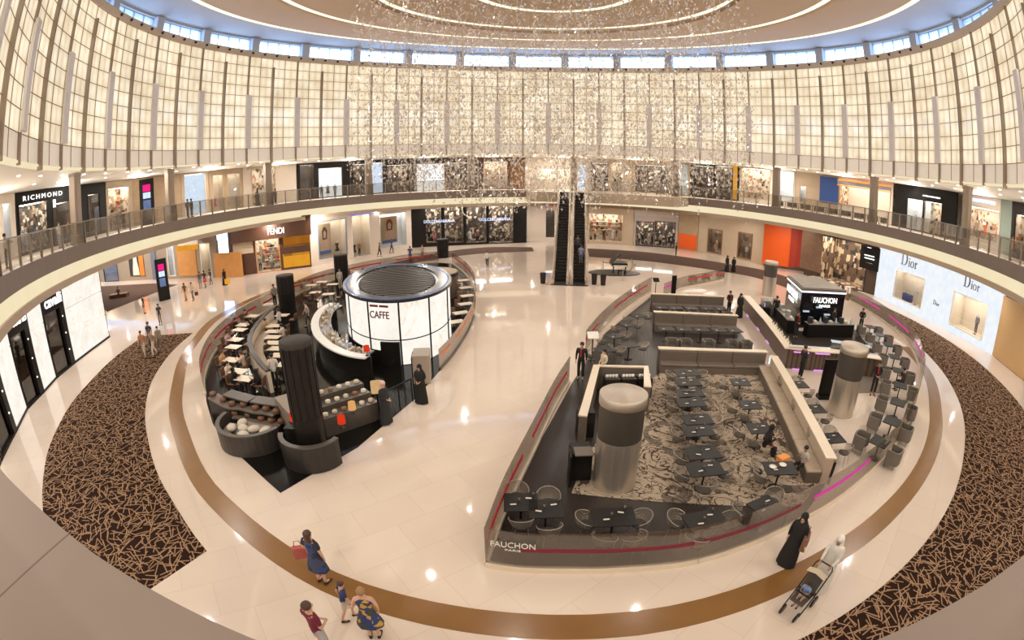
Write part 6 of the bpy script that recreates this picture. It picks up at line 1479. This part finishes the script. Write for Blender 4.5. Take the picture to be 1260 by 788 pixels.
# ---------- people ----------
bk=(.012,.010,.010); wh=(.72,.68,.62); navy=(.03,.035,.10)
def ppl(f,pose,wear,label,to=None,deg=None,**k):
    q=G(*f) if len(f)==2 else PO(Wl(f[0],f[1],f[2])[0],f[2],ZD+.005)
    z=k.pop('z',None)
    if z is not None: q.z=z
    if to is not None: g=G(*to); rz=toward(q,g)
    elif deg is not None: rz=R_(deg)
    else: rz=away(q)
    return person(tuple(q),rz,pose,wear,label,**k)
def flor(name,base,c1,c2):
    m,nt,out=nodes(name); b=bsdf(nt,out,.85); v=nt.nodes.new('ShaderNodeTexVoronoi'); v.inputs['Scale'].default_value=9; lk(nt,objco(nt),v.inputs['Vector']); s=nt.nodes.new('ShaderNodeSeparateColor'); lk(nt,v.outputs['Color'],s.inputs[0])
    lk(nt,mixc(nt,mathn(nt,'GREATER_THAN',s.outputs[0],.6),mixc(nt,mathn(nt,'GREATER_THAN',s.outputs[1],.6),base,c1),c2),b.inputs['Base Color']); return m
F1=flor('navy_floral',(.02,.025,.05),(.03,.05,.22),(.05,.06,.10)); F2=flor('colourful_floral',(.06,.06,.05),(.55,.32,.06),(.03,.05,.16))
W1=ppl((398,717),'hold',[('dress',F1),('tee',(.025,.025,.035))],'woman in a navy floral dress reaching an arm out on the brown floor ring',deg=165,hair=('long_hair','brown'),h=1.70,face=True)
q=G(379,702); bag((q.x-.05,q.y,.45),(.34,.14,.36),(.42,.10,.08),'red and white striped bag at the side of the woman in the navy dress',.4)
ppl((431,762),'walk',[('tee',(.03,.04,.13)),('shorts',(.55,.47,.38))],'boy in a navy shirt and pale shorts walking between the two women',deg=120,hair=('hair','brown'),h=1.28,face=True)
ppl((462,784),'hold',[('dress',F2)],'woman in a strapless colourful patterned dress at the bottom of the picture',deg=190,hair=('hair','fair'),h=1.66,face=True)
ppl((405,806),'front',[('tee',(.16,.012,.03)),('shorts',(.42,.40,.40))],'man in a maroon shirt and grey shorts at the bottom edge',deg=150,hair=('hair','brown'),h=1.80,face=True,skin=0)
ppl((966,694),'hold',[('robe',bk),('headscarf',bk),('shirt',bk)],'woman in a black robe and headscarf walking along the curved glass barrier',deg=-60,h=1.68,face=True)
q=G(990,668,1.0); bag((q.x+.10,q.y+.1,.72),(.40,.16,.42),(.20,.10,.06),'brown shoulder bag beside the woman in the black robe',.9)
KM=ppl((1006,722),'push',[('robe',wh),('ghutra',wh),('shirt',wh)],'man in a white robe and white headscarf pushing a stroller',deg=-62,h=1.74,skin=1,face=True)
dr=Vector((math.sin(R_(-62)),-math.cos(R_(-62)),0)); q=Vector(KM.location)+dr*.98; stroller(q,R_(-62))
ql=q+dr*.02; person((ql.x,ql.y,.26),R_(-62),'sit',[('tee',(.20,.30,.55)),('shorts',(.45,.32,.22))],'small child in blue sitting in the stroller',h=.95,hair=('hair','dark'),skin=1)
# restaurant and bar staff
suit=[('shirt',(.014,.013,.014)),('trousers',bk)]
def tie(p,label):
    o=bpy.data.objects.new('tie',TIE); COL.objects.link(o); o.parent=p
mbt=MB(); mbt.box((0,-.135,1.28),(.06,.03,.34)); _t=mbt.build('tie',M('red_tie',(.45,.02,.03),.6)); TIE=_t.data; bpy.data.objects.remove(_t)
for f,ps,lb,dg_ in (((714,467),'stand','host in a black suit and red tie at the entrance of the right restaurant',-20),((984,466),'front','waiter in black with a red tie at the corner of the bar',90),((1073,486),'front','waiter in black with a red tie standing on the grey mat',-30),((896,388),'front','person in black with a red tie standing beside the far end of the bar',10),((953,394),'stand','barista in black beside the black kiosk',150),((978,416),'front','bartender in black with a red tie behind the front bar',0)):
    p=ppl(f,ps,suit,lb,deg=dg_,skin=1,h=1.76); tie(p,'')
ppl((909,391),'stand',[('robe',bk),('headscarf',bk),('shirt',bk)],'person in a long black robe beside the far end of the bar',deg=0)
ppl((1023,409),'front',suit,'bartender in black behind the pastry cases',deg=10,skin=1); ppl((1058,408),'front',suit,'bartender in black at the right end of the bar',deg=-40,skin=1)
ppl((741,472),'front',[('shirt',(.66,.55,.40)),('trousers',bk)],'worker in a cream jacket bending over the service corner',deg=-70,h=1.62)
q=G(941,548,.45); ppl((q.x,q.y),'sit',[],'') if False else person((q.x,q.y,.03),R_(75),'sit',[('robe',bk),('headscarf',bk),('shirt',bk)],'woman in black sitting by the plates at the cream banquette',h=1.68)
q=G(989,569,.45); person((q.x,q.y,.03),R_(-75),'sit',[('tee',(.5,.47,.44)),('trousers',bk)],'person in a grey top sitting on the banquette facing the plates',h=1.5,skin=1)
q=G(1111,470,.45); person((q.x,q.y,0),R_(-100),'sit',[('shirt',(.05,.035,.03)),('trousers',bk)],'person in dark brown sitting by the curved right glass',h=1.7,skin=1)
# lower floor visitors
V_=[((178,386),'phone',[('tee',bk),('shorts',(.10,.08,.07))],'woman in black shorts raising a hand to her head by the side passage',120,('long_hair','brown')),
((198,400),'stand',[('tee',(.05,.04,.04)),('trousers',(.16,.12,.10))],'woman in dark clothes standing behind the group at the carpet end',20,('long_hair','dark')),
((179,440),'walk',[('tee',(.55,.25,.14)),('trousers',(.62,.52,.40))],'woman in an orange top and cream trousers at the carpet end',20,('hair','brown')),
((191,439),'walk',[('tee',(.42,.29,.20)),('trousers',(.70,.62,.52))],'person in a tan top and white trousers at the carpet end',-20,('hair','brown')),
((187,429),'stand',[('tee',(.05,.05,.07)),('trousers',(.10,.09,.09))],'man in a dark shirt behind the pair in pale trousers',10,('hair','dark')),
((198,432),'walk',[('shirt',(.34,.27,.20)),('trousers',(.18,.15,.13))],'tall man in a grey shirt at the carpet end',60,('hair','dark')),
((229,370),'walk',[('tee',(.13,.08,.06)),('trousers',(.48,.36,.25))],'person in a brown top and tan trousers beyond the carpet, left of a pair',0,('long_hair','dark')),
((238,370),'walk',[('shirt',(.66,.60,.52)),('trousers',(.16,.15,.17))],'person in a white top carrying a dark bag, right of a pair',0,('hair','dark')),
((247,355),'stand',[('tee',(.12,.10,.10)),('skirt',(.25,.26,.32))],'woman in a grey skirt, leftmost of three in the passage mouth',30,('long_hair','dark')),
((253,354),'walk',[('tee',(.06,.04,.04)),('skirt',(.55,.06,.04))],'woman in a red skirt, middle of three in the passage mouth',0,('long_hair','dark')),
((260,350),'walk',[('tee',(.05,.045,.05)),('trousers',(.20,.16,.14))],'person in dark clothes, rightmost of three in the passage mouth',-30,('hair','dark')),
((277,351),'walk',[('robe',bk),('headscarf',bk),('shirt',bk)],'person in a black robe carrying a yellow bag before the amber shop',60,None),
((467,316),'walk',[('shirt',(.08,.07,.08)),('trousers',bk)],'walker in dark clothes before the left poster of the cream shop',90,('hair','dark')),
((482,311.5),'walk',[('tee',(.06,.05,.06)),('trousers',(.05,.05,.07))],'walker in dark clothes before the right poster of the cream shop',90,('hair','dark')),
((505,323),'stand',[('tee',(.05,.08,.28)),('trousers',(.05,.05,.08))],'person in a blue top on the far carpet',180,('hair','dark')),
((520,319),'stand',[('tee',(.50,.38,.28)),('trousers',(.30,.22,.17))],'person in beige on the far carpet beside the far dark pillar',0,('hair','brown')),
((599.5,328.5),'walk',[('shirt',wh),('trousers',(.05,.05,.06))],'man in a white shirt and dark trousers walking on the open far floor',0,('hair','dark')),
((665,291.5),'stand',[('tee',(.05,.04,.05)),('skirt',bk)],'person in black before the cream doorway left of the escalators',0,('hair','dark')),
((831.5,316),'stand',[('shirt',bk),('trousers',(.10,.09,.1))],'person in black before the orange panel right of the escalators',60,('hair','dark')),
((894,335),'stand',[('robe',bk),('headscarf',bk),('shirt',bk)],'left of two people in black robes on the far right carpet',20,None),
((902,335),'stand',[('robe',bk),('headscarf',bk),('shirt',bk)],'right of two people in black robes on the far right carpet',-20,None),
((519,496),'front',[('robe',bk),('headscarf',bk),('shirt',bk)],'woman in a black robe and headscarf standing at the grey host desk',-15,None),
((476,521),'front',[('robe',(.02,.02,.022)),('ghutra',(.62,.42,.36)),('shirt',(.02,.02,.022))],'man in a dark robe with a pink and white headscarf beside the cube lamp',70,None),
((419,356),'stand',[('shirt',(.50,.44,.37)),('trousers',(.42,.36,.30))],'man in pale clothes standing left of the glowing drum',40,('hair','brown')),
((339,378),'stand',[('shirt',(.32,.28,.25)),('trousers',bk)],'person in a grey shirt standing left of the far left charcoal pillar',60,('hair','dark')),
((380,402),'walk',[('shirt',(.42,.35,.28)),('trousers',(.06,.05,.05))],'waiter in a beige shirt beside the crescent bar',-60,('hair','dark')),
((346,412),'front',[('shirt',(.60,.56,.54)),('trousers',bk)],'waiter in a white shirt at the far inner cafe tables',-90,('hair','dark')),
((341,479),'front',[('shirt',(.68,.62,.56)),('trousers',bk)],'waiter in a white shirt standing left of the nearest charcoal pillar',200,('hair','dark'))]
for i,(f,ps,wr,lb,dg_,hr) in enumerate(V_):
    ppl(f,ps,wr,lb,deg=dg_,hair=hr or ('hair','dark'),h=1.62+.04*(i%5),skin=(0,1,0,1,1)[i%5],z=.022 if i>=21 and i!=21 else (.014 if i in(2,3,14,15,19,20) else None))
q=G(279,346,.8); bag((q.x+.2,q.y-.2,.55),(.55,.2,.5),(.85,.45,.03),'yellow shopping bag carried before the amber shop',.5)
q=G(241,362,.7); bag((q.x+.15,q.y-.1,.6),(.34,.16,.32),(.05,.04,.04),'dark bag carried by the person in a white top',.5)
# riders
for off,s,wr,lb in ((.66,4.0,[('shirt',(.06,.05,.06)),('trousers',bk)],'rider in dark clothes on the right escalator'),(.95,3.1,[('tee',(.20,.24,.42)),('trousers',(.12,.12,.16))],'rider in a blue top on the right escalator'),):
    p=escpt(off,s); person(tuple(p),math.atan2(-fw.x,fw.y)+PI,'stand',wr,lb,h=1.7,skin=1)
# seated cafe guests
GU=[(outp[1],-1,bk,'dark',1),(outp[0],-1,(.10,.07,.06),'dark',0),(outp[1],1,bk,'dark',1),(outp[3],-1,(.50,.33,.36),'dark',0),(outp[5],-1,(.55,.32,.16),'brown',0),(outp[6],-1,(.66,.56,.46),'dark',0),(outp[5],1,(.62,.48,.38),'brown',0),(outp[7],-1,bk,'dark',1),(outp[7],1,bk,'dark',1)]
gl_=['in black','in brown','in black','in pink','in orange','in cream','in pale tan','in black','in black']
io=[1,0,1,3,5,6,5,7,7]
for i,(p,s,c_,hc,sk_) in enumerate(GU):
    q=p+Vector((.74*s,.05,.02)); wear=[('shirt' if c_==bk else 'tee',c_),('trousers',bk)]
    if c_==bk and i>=7: wear=[('robe',bk),('headscarf',bk),('shirt',bk)]
    person(tuple(q),toward(q,p),'sit_lean' if i%2 else 'sit',wear,'guest %s, %s of the %s outer cafe table from the far end'%(gl_[i],'glass side' if s<0 else 'divider side',ringnames[io[i]]),h=1.66,skin=sk_,hair=('hair',hc))
for i,(k,s,c_,lb) in enumerate(((1,-1,(.45,.28,.16),'seated guest in tan on the curved bench at the second inner table'),(5,-1,(.05,.04,.04),'seated guest in black on the curved bench at the sixth inner table'),(2,1,(.60,.55,.50),'seated guest in white facing the curved bench at the third inner table'),(7,1,(.35,.24,.16),'seated guest in brown facing the curved bench at the last inner table'))):
    q=inp[k]+Vector((.72*s,0,.02)); person(tuple(q),toward(q,inp[k]),'sit',[('tee',c_),('trousers',bk)],lb,h=1.66,skin=i%2)
q=G(147,366); o=thing('floor_bench','low dark bench in the side passage','bench',tuple(q)); MB().bbox((q.x,q.y,.22),(2.6,.9,.40),.04,.3).build('seat',m_leather,o); MB().box((q.x,q.y,.02),(2.2,.7,.03),.3).build('base',m_black,o)
person((q.x,q.y-.05,-.03),R_(40),'sit',[('shirt',(.22,.14,.09)),('trousers',(.10,.07,.06))],'person in brown sitting on the low bench in the side passage',h=1.75,hair=('hair','dark'),skin=1)
# upper walkway visitors
for f,ps,wr,lb,dg_,hr in (((9,330,33.0),'stand',[('shirt',(.58,.45,.34)),('trousers',(.05,.05,.07))],'person in a beige shirt on the upper walkway at the left edge',170,('hair','dark')),
((73,290,33.8),'stand',[('tee',wh),('trousers',(.30,.33,.42))],'person in a white shirt on the upper walkway before the black shop',100,('hair','dark')),
((84,290,34.2),'walk',[('tee',(.38,.20,.12)),('trousers',(.14,.12,.12))],'person in a rust top on the upper walkway before the black shop',90,('hair','brown')),
((91,288,33.6),'walk',[('tee',(.12,.15,.30)),('trousers',(.08,.08,.1))],'person in a blue top on the upper walkway beside a column',80,('hair','dark')),
((231.5,265,32.8),'stand',[('shirt',bk),('trousers',bk)],'left of two people in black before the bright blue upper window',180,('hair','dark')),
((236,264,32.8),'stand',[('shirt',bk),('trousers',bk)],'right of two people in black before the bright blue upper window',170,('hair','dark')),
((153,282,36.5),'stand',[('tee',(.05,.05,.06)),('trousers',bk)],'person in black before the shelves of the cream upper shop',200,('hair','dark')),
((317,246,36.0),'stand',[('robe',bk),('headscarf',bk),('shirt',bk)],'left of two people in black at the arched upper entrance',200,None),
((339,244,35.0),'stand',[('shirt',(.07,.05,.05)),('trousers',bk)],'right of two people in black at the arched upper entrance',160,('hair','dark')),
((1245,305,34.0),'stand',[('tee',(.60,.18,.05)),('trousers',(.10,.09,.09))],'person in an orange top on the upper walkway at the right edge',20,('hair','dark'))):
    ppl(f,ps,wr,lb,deg=dg_,hair=hr or ('hair','dark'),h=1.74,skin=1)
# shop mannequins and goods
def manns(f,items,shop):
    for x,y,c_,cl,w in items:
        u,z=f.uv(x,y); zb=min((h[2] for h in f.holes if h[0]<=u<=h[1]),default=f.z0); mann(f,u,w,zb+.005,c_,'display mannequin %s in %s'%(cl,shop))
T=lambda a,b:[('shirt',a),('trousers',b)]
D_=lambda a:[('dress',a),('tee',a)]
manns(U1,[(33,285,T(wh,(.5,.5,.55)),'in white',-.9),(40,290,D_((.55,.60,.7)),'in a pale dress',-1.1),(54,290,T((.06,.08,.2),bk),'in navy',-1.0)],'the black upper shop window at far left')
manns(U2,[(141,270,T((.4,.42,.5),bk),'in grey',-.9),(157,266,T(bk,bk),'in black',-.9)],'the cream upper shop with shelves')
manns(U4,[(268,250,D_((.55,.03,.03)),'in a red dress, left one',-.8),(283,247,D_((.55,.03,.03)),'in a red dress, right one',-.7)],'the tan upper shop')
manns(U6,[(398,235,T(bk,bk),'in black, left',-.8),(406,235,D_((.1,.1,.12)),'in charcoal, middle',-.8),(415,235,T((.15,.15,.2),bk),'in slate, right',-.8)],'the bright white upper window left of the chandelier')
manns(U10,[(1121,280,T(wh,wh),'in white, left',-.9),(1128,282,D_(wh),'in a white dress, right',-1.0),(1147,284,D_((.5,.4,.3)),'in beige',-1.2)],'the black framed upper shop at right')
manns(U11,[(1196,285,T((.55,.42,.30),(.5,.42,.32)),'in tan',-.9),(1206,288,D_((.85,.16,.03)),'in an orange dress, left one',-.9),(1222,292,D_((.85,.16,.03)),'in an orange dress, right one',-.8)],'the cream upper shop at right')
manns(U12,[(1256,300,D_((.85,.16,.03)),'in orange',-.8)],'the dark upper shop at the right edge')
manns(FD,[(320,330,T((.3,.28,.26),bk),'in grey',-1.2),(334,330,T((.5,.45,.4),(.2,.2,.2)),'in stone',-1.4)],'the entrance of the brown shop with amber panels')
manns(VS,[(418,300,D_(bk),'in a black dress',-.6),(441,305,D_(bk),'in a black dress, tall',-.9),(449,305,T((.6,.25,.1),bk),'in rust',-1.2)],'the cream shop with violet letters')
manns(DG,[(529,294,T(bk,bk),'in black, first',-1.2),(536,294,D_((.5,.12,.1)),'in red',-1.4),(552,293,T(wh,bk),'in white',-1.3),(563,293,D_((.4,.3,.2)),'in gold',-1.2),(580,293,D_(wh),'in a white dress',-1.2),(590,293,T((.3,.1,.1),bk),'in maroon',-1.4),(610,292,T((.5,.4,.3),bk),'in beige',-1.2),(622,292,D_(bk),'in a black dress',-1.3)],'the black glazed shop')
manns(S1,[(732,296,T((.6,.3,.1),bk),'in orange brown',-1.2),(743,296,T(bk,bk),'in black',-1.2),(755,296,D_((.5,.45,.4)),'in stone',-1.2)],'the warm lit shop right of the escalators')
manns(S2,[(790,301,T(bk,bk),'in black',-1.0),(798,301,D_((.45,.35,.28)),'in tan',-1.1),(812,302,T((.4,.35,.3),bk),'in grey brown',-1.0),(823,303,D_(bk),'in a black dress',-1.0)],'the pale grey shop')
manns(S4,[(879,310,D_((.5,.25,.12)),'in rust',-.5),(916,317,T(wh,(.3,.25,.2)),'in white',-.5)],'the beige shop with bronze vitrines')
manns(DI,[(1121,372,T(wh,wh),'in white, left',-.7),(1128,375,D_((.7,.62,.45)),'in cream, right',-.8),(1193,408,T((.25,.25,.27),(.12,.12,.14)),'in grey at the entrance',-1.0)],'the pale blue shop')
u,z=DI.uv(1111,362); q=DI.P(u,DI.holes[0][2]+.01,-.8); bag(tuple(q),(1.3,.5,.7),(.03,.06,.20),'big navy bag displayed in the left window of the pale blue shop',math.atan2(DI.U.y,DI.U.x))
HBP=bag((0,0,0),(.34,.14,.26),(.60,.16,.05),'handbag proto',0)
LABELS.discard('handbag proto'); cn=['rust','black','cream','tan','red','grey']; cc_=[(.60,.16,.05),bk,(.65,.55,.42),(.40,.22,.10),(.55,.04,.04),(.3,.28,.27)]
ui=[0]
def shelves(f,q,rows,n,shop,w=-.5):
    u0,u1,za,zb=f.rect(q)
    for r in range(rows):
        z=za+.35+(zb-za-.6)*r/rows; f.box(MB(),u0+.06,u1-.06,z-.04,z,w-.45,w).build('shelf',m_creamtop,f.t)
        for k in range(n):
            p=f.P(u0+(u1-u0)*(k+.5)/n,z+.001,w-.22); i=(r*2+k)%6; rz=math.atan2(f.U.y,f.U.x)
            lb='%s handbag, %s on the %s shelf of %s'%(cn[i],ringnames[k],('lowest','second lowest','third lowest','top')[r],shop)
            mt={'body':cloth(cc_[i]),'handle':cloth(tuple(c*.6 for c in cc_[i]))}
            if 'h' not in USED: USED.add('h'); HBP.location=p; HBP.rotation_euler=(0,0,rz); HBP['label']=lb; HBP.scale=(1.05,1.05,1.05)
            else: dup(HBP,p,rz,lb,mats=mt,scale=1.05)
shelves(FD,(322,297,346,332),4,3,'the brown shop entrance',-1.5); shelves(U2,(134,236,160,262),3,3,'the cream upper shop',-1.2); shelves(S1,(727,266,764,288),3,4,'the warm lit shop',-1.6)
# cafe furniture before the dark framed cafe and on the upper walkway
for i,(x,y) in enumerate(((1000,343),(1022,350),(1043,356))):
    p=G(x,y+6); p.z=0; use(TC,p,.3,'pale table before the dark framed cafe, %s from the left'%ringnames[i])
    for s in (-1,1): q=p+Vector((.8*s,-.2,0)); use(PS_,q,toward(q,p),'brown chair %s of the %s pale table before the dark framed cafe'%('left' if s<0 else 'right',ringnames[i]))
for i in range(8):
    p=POd(58+3.2*i,33.6); rz=R_(-(58+3.2*i)); use(TB,p,rz,'dark table on the upper walkway cafe, %s from the left'%ringnames[i],z=ZD+.003)
    for s in (-1,1):
        q=POd(58+3.2*i+1.15*s,33.6); use(PT,q,toward(q,p),'grey tub chair %s of the %s upper walkway table from the left'%('left' if s<0 else 'right',ringnames[i]),z=ZD+.003)
